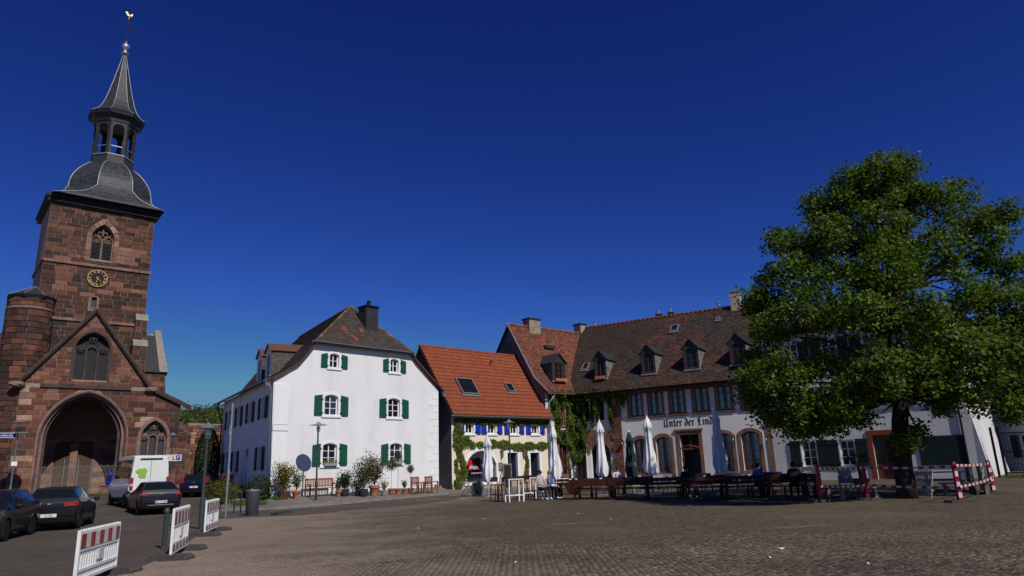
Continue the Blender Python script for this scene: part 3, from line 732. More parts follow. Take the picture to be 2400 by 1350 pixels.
# tracery windows
def tracery(outline, u0, u1, z0, zs, z1, lights, y, glass, name='tracery_window', fm=None, louv=False, dark=False):
    fm = fm or M['stonetrim']; mb = MB(MC); inn = offset_poly(outline, -.09)
    mb.ring(outline, inn, y, y+.2); W = (u1-u0)/lights
    for i in range(1, lights): mb.box((u0+W*i-.06, y-.01, z0), (u0+W*i+.06, y+.19, zs+.12))
    r = W/2
    for i in range(lights):
        c = u0+W*(i+.5); a = [(c+r*math.cos(t)*.98, y+.08, zs-.05+r*math.sin(t)*1.25) for t in np.linspace(0, PI, 9)]; mb.tube(a, .055, 6)
    H = z1-zs
    if lights == 2:
        cs = [((u0+u1)/2, zs+H*.56, .40)]+[(u0+W*(i+.5), zs-.02, .27) for i in range(2)]
        mb.tube([((u0+u1)/2, y+.08, zs+.08), (u0+.12, y+.08, zs+H*.5)], .05, 6); mb.tube([((u0+u1)/2, y+.08, zs+.08), (u1-.12, y+.08, zs+H*.5)], .05, 6)
    else: cs = [(u0+W*.5, zs+.2, .26), (u1-W*.5, zs+.2, .26), ((u0+u1)/2, zs+H*.72, .30)]
    for (c, z, rr) in cs:
        for k in range(4):
            a0 = PI/4+k*PI/2; cx, cz = c+rr*.5*math.cos(a0), z+rr*.5*math.sin(a0)
            mb.tube([(cx+rr*.48*math.cos(t), y+.08, cz+rr*.48*math.sin(t)) for t in np.linspace(0, 2*PI, 11)], .035, 5)
    w_ = mb.build(name, fm, church)
    for i in range(lights):
        g = MB(MC); a, b_ = u0+W*i+.01, u0+W*(i+1)-.01
        top = zs if louv else z1
        pl = [p for p in [(a,z0),(b_,z0)]]
        tops = []
        for t in np.linspace(b_, a, 7):
            best = zs
            for zz in np.linspace(zs, z1, 40):
                if any(x0 <= t <= x1 for x0, x1 in poly_span(inn, zz)): best = zz
            tops.append((t, best))
        g.prism(pl+tops, y+.24, y+.26); g.build('pane', glass, w_)
        if louv:
            n = 13
            for k in range(n):
                zz = z0+.08+(zs-z0-.1)*k/n; s = MB(MC); s.add([(a+.06,y+.0,zz),(b_-.06,y+.0,zz),(b_-.06,y+.17,zz+.13),(a+.06,y+.17,zz+.13),(a+.06,y+.0,zz+.03),(b_-.06,y+.0,zz+.03),(b_-.06,y+.17,zz+.16),(a+.06,y+.17,zz+.16)], [(0,1,5,4),(4,5,6,7),(0,3,2,1),(1,2,6,5),(0,4,7,3)])
                s.build('louvre_slat', M['slateplain'], w_)
    return w_
tracery(A_win, -1.45, .83, 9.0, 11.2, 12.66, 3, .25, mat('boarded_dark_light', (.03,.03,.032), .7, var=.2), fm=M['darkstone'])
tracery(A_ais, 3.55, 5.42, 2.3, 4.7, 6.1, 3, .25, M['glassgrey'])
# porch hall inside the arch
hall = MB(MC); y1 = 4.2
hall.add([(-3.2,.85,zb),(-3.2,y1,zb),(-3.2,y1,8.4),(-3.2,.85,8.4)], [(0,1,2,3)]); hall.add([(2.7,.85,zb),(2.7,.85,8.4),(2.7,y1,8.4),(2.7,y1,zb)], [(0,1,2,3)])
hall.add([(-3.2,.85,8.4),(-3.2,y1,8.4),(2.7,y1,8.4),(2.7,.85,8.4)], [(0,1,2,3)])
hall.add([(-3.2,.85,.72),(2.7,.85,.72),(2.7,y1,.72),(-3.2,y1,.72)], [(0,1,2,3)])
hall.build('porch_hall', M['darkstone'], church)  # dark colour on the hall faces paints in the porch's deep shade
def uvh(px, py): return uvq(px, py, y1)
d0, d1 = uvh(116,1150)[0], uvh(210,1150)[0]; dt = uvh(165,1060)[1]+.9; dm = (d0+d1)/2-.05
D_open = [seg_arch(d0, dm-.25, zb, dt, .5), seg_arch(dm+.25, d1, zb, dt, .12)]
bw = MB(MC); wall(bw, [(-3.2,zb),(2.7,zb),(2.7,8.4),(-3.2,8.4)], D_open, y1-.001, .3); back = bw.build('porch_back_wall', M['mortar'], church)
MCB = MC @ Matrix.Translation((0, y1-.001, 0))
PALE = [(.36,.21,.155),(.32,.18,.125),(.40,.25,.19),(.29,.15,.10)]
lay(back, MCB, course_rows(.72, 8.3, .36, .46), lambda z: subtract([(-3.2,2.7)], sum([poly_span(offset_poly(h,.02), z) for h in D_open], [])), .6, 1.2, PALE)
tr = MB(MCB); tr.box((dm-.25,-.12,.72), (dm+.25,.0,dt-.5)); tr.blob((dm,-.2,dt-.35), (.42,.25,.22), 10, 6, jit=.2); tr.blob((dm-.1,-.15,dt+.25), (.55,.2,.2), 10, 6, jit=.3); tr.blob((dm+.5,-.1,dt+.35), (.6,.12,.12), 10, 6, jit=.3); tr.build('trumeau', M['stonetrim'], church)
for h in D_open:
    u0, u1 = h[0][0], h[1][0]; n = 6; dd = None
    for k in range(n):
        s = MB(MCB); a, b_ = u0+(u1-u0)*k/n, u0+(u1-u0)*(k+1)/n; s.box((a+.006,.1,.72), (b_-.006,.16,dt+.02))
        if dd is None: dd = s.build('door', M['doorbrown'], church)
        else: s.build('plank', M['doorbrown'], dd)
# iron gate across the porch
gt = MB(MC)
for k in range(60):
    u = -2.85+5.2*k/59; gt.box((u-.011,.34,.75), (u+.011,.362,2.75+.12*(k%5==0)))
for z in (.9,1.55,2.1,2.72): gt.box((-2.9,.335,z-.015), (2.4,.367,z+.015))
gate = gt.build('porch_gate', mat('dull_grey_iron', (.19,.165,.15), .6, metal=.3), church); gate['label'] = 'tall thin iron lattice gate across the porch'
for px in (103,126):
    pass
for u in (uvq(143,1150,.3)[0], uvq(176,1150,.3)[0], uvq(208,1150,.3)[0]):
    s = MB(MC); s.tube([(u,.28,.7),(u,.28,3.25)], .035, 8); s.build('gate_post', M['galv'], gate)
# ---- tower
YT = 1.2; MT = MC @ Matrix.Translation((0, YT, 0)); TU0, TU1 = -4.1, 3.27; TD = 6.2
A_bel = gothic(-1.14, .46, 18.75, 20.5, 21.75, 10)
tw = MB(MT); wall(tw, [(TU0,8.2),(TU1,8.2),(TU1,23.2),(TU0,23.2)], [A_bel, [(-.66,14.8),(-.26,14.8),(-.26,15.7),(-.66,15.7)]], 0, .5)
for (a, b_, c, d) in (((TU0,0),(TU0,TD),0,0), ((TU0,TD),(TU1,TD),0,0), ((TU1,TD),(TU1,0),0,0)):
    tw.add([(a[0],a[1],zb),(a[0],a[1],23.2),(b_[0],b_[1],23.2),(b_[0],b_[1],zb)], [(0,1,2,3)])
tower = tw.build('tower_wall', M['mortar'], church)
def iv_tower(z):
    h = poly_span(offset_poly(A_bel,.32), z)+([(-.8,-.12)] if 14.7 < z < 15.8 else [])
    return subtract([(TU0,TU1)], h)
def bias_tower(u, z, c):
    if 16 < z < 16.9 and random.random() < .3: return jitcol((.22,.10,.062),.15)
    if .5 < u < 1.9 and 18.6 < z < 20 : return jitcol((.25,.145,.11),.12)
    if z > 18.5 and random.random() < .5: return jitcol(random.choice([(.14,.066,.042),(.17,.078,.05),(.12,.055,.037)]),.2)
    return c
rows = course_rows(8.4, 13.62, .30, .42)+course_rows(13.86, 18.1, .30, .42)+course_rows(18.32, 22.95, .30, .40)
lay(tower, MT, rows, iv_tower, .5, 1.15, DARK+[(.19,.075,.05)], bias=bias_tower)
for (z, t) in ((13.74,.22),(18.21,.22)):
    s = MB(MT); s.box((TU0-.12,-.14,z-t/2), (TU1+.12,.0,z+t/2)); s.box((TU0-.14,-.14,z-t/2), (TU0-.001,TD,z+t/2)); s.build('string_course', M['stonetrim'], church)
for o_ in (A_bel,):
    a = offset_poly(o_, .34)[1:]+[offset_poly(o_, .34)[0]]; b_ = offset_poly(o_, .0)[1:]+[offset_poly(o_, .0)[0]]
    n = len(a)
    for k in range(n-1):                                        # voussoirs, one stone each
        if k == 0 or k == n-2:
            zs_ = np.linspace(a[k][1], a[k+1][1], 5)
            for q in range(4): 
                s = MB(MT); x0, x1 = sorted((a[k][0], b_[k][0])); z0_, z1_ = sorted((zs_[q], zs_[q+1])); s.box((x0,-.07,max(z0_,18.4)+.01), (x1,.05,z1_-.01), 0, jitcol(random.choice([(.26,.13,.09),(.2,.1,.07),(.33,.2,.15)]),.1)); s.build('voussoir', M['stone'], tower)
            continue
        s = MB(MT); s.prism([a[k], a[k+1], b_[k+1], b_[k]], -.07, .05, 0, jitcol(random.choice([(.26,.13,.09),(.2,.1,.07),(.36,.22,.17)]),.12)); s.build('voussoir', M['stone'], tower)
MC_keep = MC; MC = MT; tracery(A_bel, -1.14, .46, 18.75, 20.35, 21.75, 2, .22, M['iron'], louv=True, name='belfry_window'); MC = MC_keep
s = MB(MT); s.box((-1.5,-.16,18.36), (.85,.0,18.6)); s.build('sill', M['darkstone'], church)
s = MB(MT); s.ring([(-.74,14.72),(-.18,14.72),(-.18,15.78),(-.74,15.78)], [(-.64,14.82),(-.28,14.82),(-.28,15.68),(-.64,15.68)], -.04, .04); s.build('slit_window_surround', M['stonetrim'], church)
s = MB(MT); s.prism([(-.64,14.82),(-.28,14.82),(-.28,15.68),(-.64,15.68)], .2, .22); s.build('slit_window', M['glassgrey'], church)
# clock
cu, cz_, cr = -.41, 17.2, .70
s = MB(MT @ Matrix.Translation((cu,-.05,cz_)) @ Matrix.Rotation(PI/2,4,'X')); s.lathe([(cr-.02,-.02),(cr-.02,.06),(0.01,.06)], 40); clock = s.build('clock_dial', M['clockface'], church)
s = MB(MT @ Matrix.Translation((cu,-.05,cz_)))
s.ring([(cr*math.cos(t),cr*math.sin(t)) for t in np.linspace(0,2*PI,41)[:-1]], [((cr-.045)*math.cos(t),(cr-.045)*math.sin(t)) for t in np.linspace(0,2*PI,41)[:-1]], -.085, .0)
s.build('dial_ring', M['gold'], clock, smooth=False)
NUM = ['XII','I','II','III','IIII','V','VI','VII','VIII','IX','X','XI']
for h in range(12):
    a = PI/2-h*PI/6; ct = Vector((math.cos(a)*.54, math.sin(a)*.54)); rx = Vector((math.sin(a), -math.cos(a))); ry = Vector((math.cos(a), math.sin(a)))
    t = NUM[h]; wid = {'I':.055,'V':.10,'X':.10}; tot = sum(wid[c] for c in t); x = -tot/2; nm = MB(MT @ Matrix.Translation((cu,-.05,cz_)))
    def st(p, q, wd):
        P = ct+rx*p[0]+ry*p[1]; Q = ct+rx*q[0]+ry*q[1]; nm.bar((P.x,-.075,P.y), (Q.x,-.075,Q.y), .02, wd, up=(0,0,1) if abs(Q.x-P.x) > abs(Q.y-P.y) else (1,0,0))
    for c in t:
        w_ = wid[c]; cx = x+w_/2
        if c == 'I': st((cx,-.10), (cx,.10), .032)
        if c == 'V': st((cx-.035,.10), (cx,-.10), .030); st((cx+.035,.10), (cx,-.10), .016)
        if c == 'X': st((cx-.035,.10), (cx+.035,-.10), .030); st((cx+.035,.10), (cx-.035,-.10), .016)
        x += w_
    nm.build('numeral', M['gold'], clock)
for (ang, L, wd) in ((PI/2-(4+32/60)*PI/6, .38, .06), (PI/2-32*PI/30, .55, .042)):
    s = MB(MT @ Matrix.Translation((cu,-.05,cz_))); s.prism([(-.12*math.cos(ang)+wd*.6*math.sin(ang), -.12*math.sin(ang)-wd*.6*math.cos(ang)), (L*math.cos(ang)+.01*math.sin(ang), L*math.sin(ang)-.01*math.cos(ang)), (L*math.cos(ang)-.01*math.sin(ang), L*math.sin(ang)+.01*math.cos(ang)), (-.12*math.cos(ang)-wd*.6*math.sin(ang), -.12*math.sin(ang)+wd*.6*math.cos(ang))], -.12, -.10); s.build('clock_hand', M['gold'], clock)
# right buttress of the tower with pale weatherings
for (u0, u1, y0, z0, z1) in ((2.45,3.42,-1.0,8.0,11.9),(2.55,3.36,-.62,11.9,14.05)):
    s = MB(MT); s.box((u0,y0,z0), (u1,.05,z1)); bt = s.build('buttress', M['mortar'], church)
    Mb = MT @ Matrix.Translation((0,y0,0)); lay(bt, Mb, course_rows(z0, z1, .32, .42), lambda z, a=u0, b_=u1: [(a,b_)], .35, .7, DARK+RED[:2])
    s = MB(MT); s.add([(u0-.05,y0-.06,z1),(u1+.05,y0-.06,z1),(u1+.05,.0,z1),(u0-.05,.0,z1),(u0-.05,y0+.2,z1+.55),(u1+.05,y0+.2,z1+.55),(u1+.05,.0,z1+.6),(u0-.05,.0,z1+.6)], [(0,1,5,4),(4,5,6,7),(1,2,6,5),(3,0,4,7),(0,3,2,1)]); s.build('weathering', M['palestone'], church)
# cornice and dome
TC = ((TU0+TU1)/2+.50, YT+3.0); ZS = Matrix.Translation((0,0,23.5)) @ Matrix.Diagonal((1,1,.965,1)) @ Matrix.Translation((0,0,-23.5))                                  # spire axis in church frame
s = MB(MT); s.box((TU0-.3,-.3,22.95), (TU1+.3,TD+.3,23.25)); s.box((TU0-.42,-.42,23.25), (TU1+.42,TD+.42,23.5)); s.build('cornice', mat('black_slate_eave', (.02,.021,.023), .6), church)
prof = [(23.5,4.15,1),(23.65,3.92,.72),(23.85,3.68,.5),(24.1,3.45,.30),(24.4,3.28,.16),(24.75,3.16,.07),(25.1,3.06,0),(25.55,3.04,0),(26.0,2.96,0),(26.45,2.80,0),(26.9,2.56,0),(27.3,2.28,0),(27.65,1.98,0),(27.9,1.72,0),(28.05,1.5,0)]
def oct_pt(k, r): a = PI/8+k*PI/4; return Vector((r/math.cos(PI/8)*math.cos(a), r/math.cos(PI/8)*math.sin(a)))
def dome_pt(k, r, sq):
    p = oct_pt(k, r); c = Vector((math.copysign(3.99,p.x)-.28, math.copysign(3.8,p.y))); return p.lerp(c, sq)
def ring_shell(name, prof, ptf, sub, ridge_r=.05):
    fine = []
    for i in range(len(prof)-1):
        n = max(1, int(round((Vector((prof[i][0],prof[i][1]))-Vector((prof[i+1][0],prof[i+1][1]))).length/.16)))
        for q in range(n): fine.append(tuple(prof[i][j]+(prof[i+1][j]-prof[i][j])*q/n for j in range(3)))
    fine.append(prof[-1]); mb = MB(MC @ ZS @ Matrix.Translation((TC[0], TC[1], 0)))
    for k in range(8):
        for i in range(len(fine)-1):
            z0, r0, q0 = fine[i]; z1, r1, q1 = fine[i+1]; a0, b0, a1, b1 = ptf(k,r0,q0), ptf((k+1)%8,r0,q0), ptf(k,r1,q1), ptf((k+1)%8,r1,q1); L = (b0-a0).length
            n = max(1, int(L/.26)) if L > .05 else 1
            nr = ((a0+b0)/2); nr = nr.normalized()*.012 if nr.length else nr
            for q in range(n):
                p = [a0.lerp(b0,q/n)+nr, a0.lerp(b0,(q+1)/n)+nr, a1.lerp(b1,(q+1)/n), a1.lerp(b1,q/n)]
                mb.add([(p[0].x,p[0].y,z0),(p[1].x,p[1].y,z0),(p[2].x,p[2].y,z1),(p[3].x,p[3].y,z1)], [(0,1,2,3)], 0, jitcol((.042,.045,.05), .3))
    o = mb.build(name, M['slate'], church)
    for k in range(8):
        s = MB(MC @ ZS @ Matrix.Translation((TC[0], TC[1], 0))); s.tube([(*(ptf(k,r,q)*1.005), z) for z, r, q in prof], ridge_r, 6); s.build('hip_flashing', M['lead'], o, smooth=True)
    return o
ring_shell('dome', prof, dome_pt, 6)
# open lantern
ML_ = MC @ ZS @ Matrix.Translation((TC[0], TC[1], 0)); oc = lambda k, r: oct_pt(k, r)
def drum(name, z0, z1, r0, r1, m):
    s = MB(ML_); v = [(*oc(k,r0),z0) for k in range(8)]+[(*oc(k,r1),z1) for k in range(8)]; s.add(v, [(k,(k+1)%8,(k+1)%8+8,k+8) for k in range(8)]+[tuple(range(7,-1,-1)), tuple(range(8,16))]); return s.build(name, m, church)
drum('lantern_base', 27.95, 28.75, 1.6, 1.52, M['slateplain']); drum('lantern_sill', 28.75, 28.85, 1.58, 1.58, M['lead'])
for k in range(8):
    a, b_ = oc(k,1.5), oc((k+1)%8,1.5); X = (b_-a); L = X.length; X.normalize(); F4 = Matrix(((X.x,-X.y,0,a.x),(X.y,X.x,0,a.y),(0,0,1,0),(0,0,0,1)))
    s = MB(ML_ @ F4); hole = seg_arch(.19, L-.19, 28.86, 31.75, .34); s2 = MB(ML_ @ F4)
    s.ring([(0,28.85),(L,28.85),(L,32.2)]+[(L+(0-L)*i/8,32.2) for i in range(1,8)]+[(0,32.2)], [hole[0],hole[1],hole[2]]+hole[3:10]+[hole[10]], -.05, .14); s.build('lantern_arch', M['slateplain'], church)
    s2.box((.15,.02,29.6), (L-.15,.06,29.66)); s2.build('handrail', M['galv'], church)
drum('lantern_ceiling', 32.0, 32.25, 1.6, 1.7, M['darkwall']); drum('lantern_cornice', 32.25, 32.55, 1.72, 1.95, M['slateplain']); drum('lantern_eave', 32.55, 32.85, 2.05, 2.08, mat('black_slate_edge', (.018,.019,.021), .6))
ring_shell('spire', [(32.85,2.1,0),(33.05,1.85,0),(33.3,1.62,0),(33.7,1.38,0),(34.3,1.16,0),(35.3,.92,0),(36.6,.66,0),(38.2,.36,0),(39.8,.09,0)], lambda k, r, q: oct_pt(k, r), 3, .035)
s = MB(ML_); s.lathe([(.1,39.6),(.32,39.7),(.34,39.8),(.16,39.9),(.14,40.15),(.3,40.3),(.34,40.5),(.28,40.68),(.1,40.85),(.05,41.1)], 16); s.build('finial_ball', M['zinc'], church, smooth=True)
s = MB(ML_); s.tube([(0,0,41),(0,0,43.5)], .035, 8); s.tube([(-.9,0,42.55),(.9,0,42.55)], .035, 8)
for sx in (-1,1):
    for sz in (-1,1):
        s.tube([(sx*.12,0,42.55+sz*.42),(sx*.3,0,42.55+sz*.3),(sx*.42,0,42.55+sz*.12)], .018, 5); s.tube([(sx*.2,0,42.55+sz*.2),(sx*.62,0,42.55+sz*.55)], .018, 5)
    s.blob((sx*.95,0,42.55), .06, 6, 4); s.blob((sx*.62,0,43.1), .05, 6, 4)
s.build('spire_cross', mat('dark_wrought_iron', (.03,.028,.035), .6), church)
s = MB(ML_); s.blob((0,0,43.85), (.20,.07,.13), 10, 6); s.prism([(-.12,43.83),(-.34,44.18),(-.2,44.21),(-.06,43.98)], -.03, .03); s.prism([(.1,43.88),(.18,44.15),(.28,44.09),(.2,43.88)], -.03, .03); s.tube([(0,0,43.48),(0,0,43.78)], .03, 6); s.build('weathercock', M['gold'], church)
# ---- stair turret on the left
tcx, tcy, tr_ = -4.42, YT+.55, 1.42
def wrapT(u, y, z): a = u/tr_; r = tr_-y; return (tcx+r*math.sin(a), tcy-r*math.cos(a), z)
s = MB(MC); s.lathe([(tr_-.001,zb),(tr_-.001,15.0)], 32, (tcx,tcy,0)); tur = s.build('stair_turret', M['mortar'], church)
lay(tur, MC, course_rows(zb, 14.1, .36, .46)+course_rows(14.36, 15.0, .3, .34), lambda z: [(-PI/2*tr_*1.02, PI/2*tr_*.98)], .5, .85, DARK+RED[:2], wrap=wrapT)
s = MB(MC); s.lathe([(tr_+.02,14.1),(tr_+.12,14.16),(tr_+.12,14.3),(tr_+.02,14.36)], 32, (tcx,tcy,0)); s.build('string_course', M['stonetrim'], church)
s = MB(MC); s.lathe([(tr_+.2,14.98),(tr_+.22,15.2)], 8, (tcx,tcy,0), a0=PI/8); s.build('turret_eave', M['iron'], church)
s = MB(MC); s.add([(tcx+(tr_+.24)*math.cos(PI/8+k*PI/4), tcy+(tr_+.24)*math.sin(PI/8+k*PI/4), 15.18) for k in range(8)]+[(tcx+.2,tcy+.6,16.25)], [(k,(k+1)%8,8) for k in range(8)]); trf = s.build('turret_roof', M['slateplain'], church)
for k in (4,5,6):
    a = PI/8+k*PI/4; s = MB(MC); s.tube([(tcx+(tr_+.24)*math.cos(a), tcy+(tr_+.24)*math.sin(a), 15.2), (tcx+.2,tcy+.6,16.27)], .04, 6); s.build('hip_flashing', M['lead'], trf)
s = MB(MT); s.tube([(-3.0,-.08,15.1),(-3.0,-.08,9.6)], .05, 8); s.build('downpipe', M['iron'], church)
# nave roof and transept behind on the right, left nave roof sliver
ua, za = uvq(334,870,9); ub, zb2 = uvq(388,868,9); uc, zc = uvq(336,800,11); ud, zd = uvq(383,795,11)
s = MB(MC); s.box((ua-2.5,9,zb), (ub,16,za)); ts = s.build('nave_wall', M['mortar'], church)
lay(ts, MC @ Matrix.Translation((0,9,0)), course_rows(5.5, za-.1, .36, .5), lambda z: [(ua-2.5,ub)], .5, 1.1, DARK+RED)
s = MB(MC); s.add([(ua-2.5,8.8,za-.05),(ub+.1,8.8,za-.05),(ub-.5,11.5,zd+.6),(ua-2.5,11.5,zd+.6),(ua-2.5,15,za),(ub+.1,15,za)], [(0,1,2,3),(1,5,2),(2,5,4,3),(0,3,4)]); s.build('nave_roof', M['slateplain'], church)
s = MB(MC); s.add([(ub-.55,8.75,za),(ub+.15,8.75,za),(ub-.15,11.5,zd+.9),(ub-.7,11.5,zd+.9),(ub-.55,9.2,za-.3),(ub+.15,9.2,za-.3),(ub-.15,12,zd+.4),(ub-.7,12,zd+.4)], [(0,1,2,3),(1,5,6,2),(0,3,7,4),(4,7,6,5)]); s.build('gable_coping', M['palestone'], church)
s = MB(MC); uf, zf_ = uvq(351,795,11.5); s.box((uf-.3,11.3,zf_-.6), (uf+.3,11.9,zf_+.55)); s.build('roof_chimney', M['palestone'], church)
s = MB(MC); s.add([(ub,9,za-.3),(ub+.5,9.4,6.5),(ub+.5,9.4,zb),(ub,9,zb),(ub+.5,11,6.5),(ub,11,za-.3)], [(0,3,2,1),(0,1,4,5)]); s.build('flying_buttress', M['darkstone'], church)
ul, zl = uvq(-40,775,8); ur, zr = uvq(22,768,8); s = MB(MC); s.add([(ul-3,8,zl-3),(ur+1,8,zl-3),(ur+1,11,zr+.05),(ul-3,11,zr+.05)], [(0,1,2,3)]); s.build('aisle_roof', M['slateplain'], church)
s = MB(MC); s.box((-14,3.2,zb), (-5.2,8,7.4)); s.build('aisle_wall', M['mortar'], church)
# little apse / buttress right of the aisle window
for (a, y0, h) in ((6.25,.3,5.4),(6.9,1.6,5.0),(7.6,3.2,4.8)):
    s = MB(MC); s.box((a,y0,zb), (a+.75,y0+2.2,h)); bt = s.build('buttress', M['mortar'], church)
    lay(bt, MC @ Matrix.Translation((0,y0,0)), course_rows(zb, h, .32, .46), lambda z, a=a: [(a,a+.75)], .36, .75, RED+DARK[:3])
    s = MB(MC); s.add([(a-.05,y0-.05,h),(a+.8,y0-.05,h),(a+.8,y0+2.2,h),(a-.05,y0+2.2,h),(a+.37,y0+.7,h+.9),(a+.37,y0+2.2,h+.9)], [(0,1,4),(1,2,5,4),(3,0,4,5),(2,3,5)]); s.build('weathering', M['darkstone'], church)
# ---- blocks become single stones (the 300 largest) or one joined layer per wall
unit = []
for c in (RED[:3]+DARK[:4]+[(.225,.115,.079),(.125,.06,.039),(.15,.07,.045)]):
    mb = MB(); i, k = .016, .035
    vv = [(0,.03,0),(1,.03,0),(1,.03,1),(0,.03,1),(0,-.01,0),(1,-.01,0),(1,-.01,1),(0,-.01,1),(i,-.025,k),(1-i,-.025,k),(1-i,-.025,1-k),(i,-.025,1-k)]
    mb.add(vv, [(8,9,10,11)]+sum([[(q,(q+1)%4,(q+1)%4+4,q+4),(q+4,(q+1)%4+4,(q+1)%4+8,q+8)] for q in range(4)], []), 0, c)
    o = mb.build('stone', M['stone']); unit.append((np.array(c), o.data)); bpy.data.objects.remove(o)
def areaS(s): p = s[0]; return (p[1][0]-p[0][0])*(p[3][1]-p[0][1])
idx = sorted([i for i, s in enumerate(STONES) if not s[2] and s[3] is None], key=lambda i: -areaS(STONES[i]))[:290]; single = set(idx)
layers = {}
for i, (poly, c, sl, wrap, Mx, par, pr) in enumerate(STONES):
    if i in single:
        d = [np.abs(u_[0]-np.array(c)).sum()+random.uniform(0,.05) for u_ in unit]; o = bpy.data.objects.new('stone', unit[int(np.argmin(d))][1]); COL.objects.link(o); o.parent = par
        o.location = Mx @ Vector((poly[0][0], random.uniform(-.008,.008), poly[0][1])); o.scale = (poly[1][0]-poly[0][0], 1, poly[3][1]-poly[0][1])
    else:
        L = layers.setdefault(par.name, (par, MB(), Mx))
        L[1].M = Mx; stone_geo(L[1], poly, c, pr, wrap=wrap)
for k, (par, mb, Mx) in layers.items(): mb.build('stones', M['stone'], par)['kind'] = 'stuff'
print('stones', len(STONES))
# ================================================================== shared house pieces
def clear_glass():
    m = bpy.data.materials.new('clear_shop_glass'); m.use_nodes = True; n = m.node_tree.nodes; l = m.node_tree.links; n.remove(n['Principled BSDF'])
    t = n.new('ShaderNodeBsdfTransparent'); g = n.new('ShaderNodeBsdfGlossy'); g.inputs['Roughness'].default_value = .02; fz = n.new('ShaderNodeFresnel'); fz.inputs[0].default_value = 1.5; mx = n.new('ShaderNodeMixShader')
    l.new(fz.outputs[0], mx.inputs[0]); l.new(t.outputs[0], mx.inputs[1]); l.new(g.outputs[0], mx.inputs[2]); l.new(mx.outputs[0], n['Material Output'].inputs[0]); return m
M['clear'] = clear_glass()

def text_mesh(name, s, size, m, parent, Mx, ext=.004, shear=0.0, sx=1.0, align='CENTER'):
    cu = bpy.data.curves.new(name, 'FONT'); cu.body = s; cu.size = size; cu.extrude = ext; cu.align_x = align; cu.align_y = 'CENTER'; cu.shear = shear; cu.resolution_u = 3
    t = bpy.data.objects.new(name, cu); COL.objects.link(t); dg = bpy.context.evaluated_depsgraph_get()
    me = bpy.data.meshes.new_from_object(t.evaluated_get(dg)); bpy.data.objects.remove(t); bpy.data.curves.remove(cu)
    me.transform(Mx @ Matrix.Rotation(PI/2, 4, 'X') @ Matrix.Diagonal((sx,1,1,1))); me.materials.clear(); me.materials.append(m)
    o = bpy.data.objects.new(name, me); COL.objects.link(o)
    if parent: o.parent = parent
    return o
def dormer(parent, Mx, w, h, hr, depth, roofm, cheekm, facem, win, over=.12, label=None, sill_flowers=False, slope=1.0):
    """gabled dormer: front plane y=0, base z=0, goes back into the roof"""
    d = MB(Mx); hole = seg_arch(-win[0]/2, win[0]/2, .12, win[1], win[2])
    wall(d, [(-w/2,0),(w/2,0),(w/2,h),(0,hr-.06),(-w/2,h)], [hole], 0, .1)
    o = d.build('dormer', facem, parent)
    if label: o['label'] = label
    for sx in (-1, 1):
        c = MB(Mx); x = sx*w/2; n = max(2, int(h/.16))
        for k in range(n):                                  # cladding rows
            z0, z1 = h*k/n, h*(k+1)/n; ye = max(.05, z1/slope+.25)
            q = int(ye/.22)+1
            for j in range(q):
                y0, y1 = ye*j/q, ye*(j+1)/q; t = .012
                c.add([(x+sx*t,y0+.004,z0),(x+sx*t,y1-.004,z0),(x,y1-.004,z1),(x,y0+.004,z1)], [(0,1,2,3) if sx > 0 else (3,2,1,0)], 0, jitcol((.20,.19,.17) if cheekm == 'pale' else ((.075,.062,.052) if cheekm == 'brown' else (.05,.052,.055)), .28))
        c.add([(x-sx*.01,0,0),(x-sx*.01,depth,0),(x-sx*.01,depth,h),(x-sx*.01,0,h)], [(0,1,2,3)], 0, (.04,.04,.04))
        c.build('cheek', M['slate'], o)
        r = MB(Mx); a = Vector((sx*(w/2+over), -over, h-over*(hr-h)/(w/2))); b_ = Vector((0,-over,hr)); e = Vector((0,depth,0))
        slab(r, [a, b_, b_+e, a+e], .05); r.build('dormer_roof', roofm, o)
    s = MB(Mx); s.box((-w/2-.04,-.06,-.04), (w/2+.04,.02,.05)); s.build('sill', M['palestone'], o)
    mb = MB(Mx); O = hole; I = offset_poly(O, -.05); mb.ring(O, I, .04, .09); mb.box((-.025,.045,.15), (.025,.085,win[1]-.05))
    for zz in (.12+(win[1]-.12)*.36, .12+(win[1]-.12)*.68): mb.box((-win[0]/2+.04,.05,zz-.012), (win[0]/2-.04,.08,zz+.012))
    mb.build('window_frame', M['frame_brown'] if facem is not M['whitetrim'] else M['whitetrim'], o)
    for sx in (-1,1):
        p = MB(Mx); x0, x1 = sorted((sx*.03, sx*(win[0]/2-.05))); p.prism([(x0,.16),(x1,.16),(x1,win[1]-.05-win[2]*.7),(x0,win[1]-.05-win[2]*.1)], .06, .068); p.build('pane', M['glass'], o)
    if sill_flowers: s = MB(Mx); s.box((-w*.4,-.22,.02), (w*.4,-.07,.2)); s.build('window_box', M['terra'], o)
    return o
def skylight(parent, c, e, up, w, h, frame_m, open_=0.0):
    """roof window lying on a slope: centre c, along e, up the slope"""
    e = Vector(e).normalized(); up = Vector(up).normalized(); n = e.cross(up)
    if n.z < 0: n = -n
    A = Matrix((e, up, n)).transposed().to_4x4(); A.translation = Vector(c)+n*.03
    mb = MB(A); t = .07
    for a, b_ in (((-w/2,-h/2,0),(w/2,-h/2+t,.1)), ((-w/2,h/2-t,0),(w/2,h/2,.1)), ((-w/2,-h/2+t,0),(-w/2+t,h/2-t,.1)), ((w/2-t,-h/2+t,0),(w/2,h/2-t,.1))): mb.box(a, b_)
    mb.box((-w/2-.08,-h/2-.14,0), (w/2+.08,-h/2-.002,.035))
    s = mb.build('skylight', frame_m, parent); g = MB(A); g.box((-w/2+t,-h/2+t,.04), (w/2-t,h/2-t,.06)); g.build('pane', M['glass'], s); return s
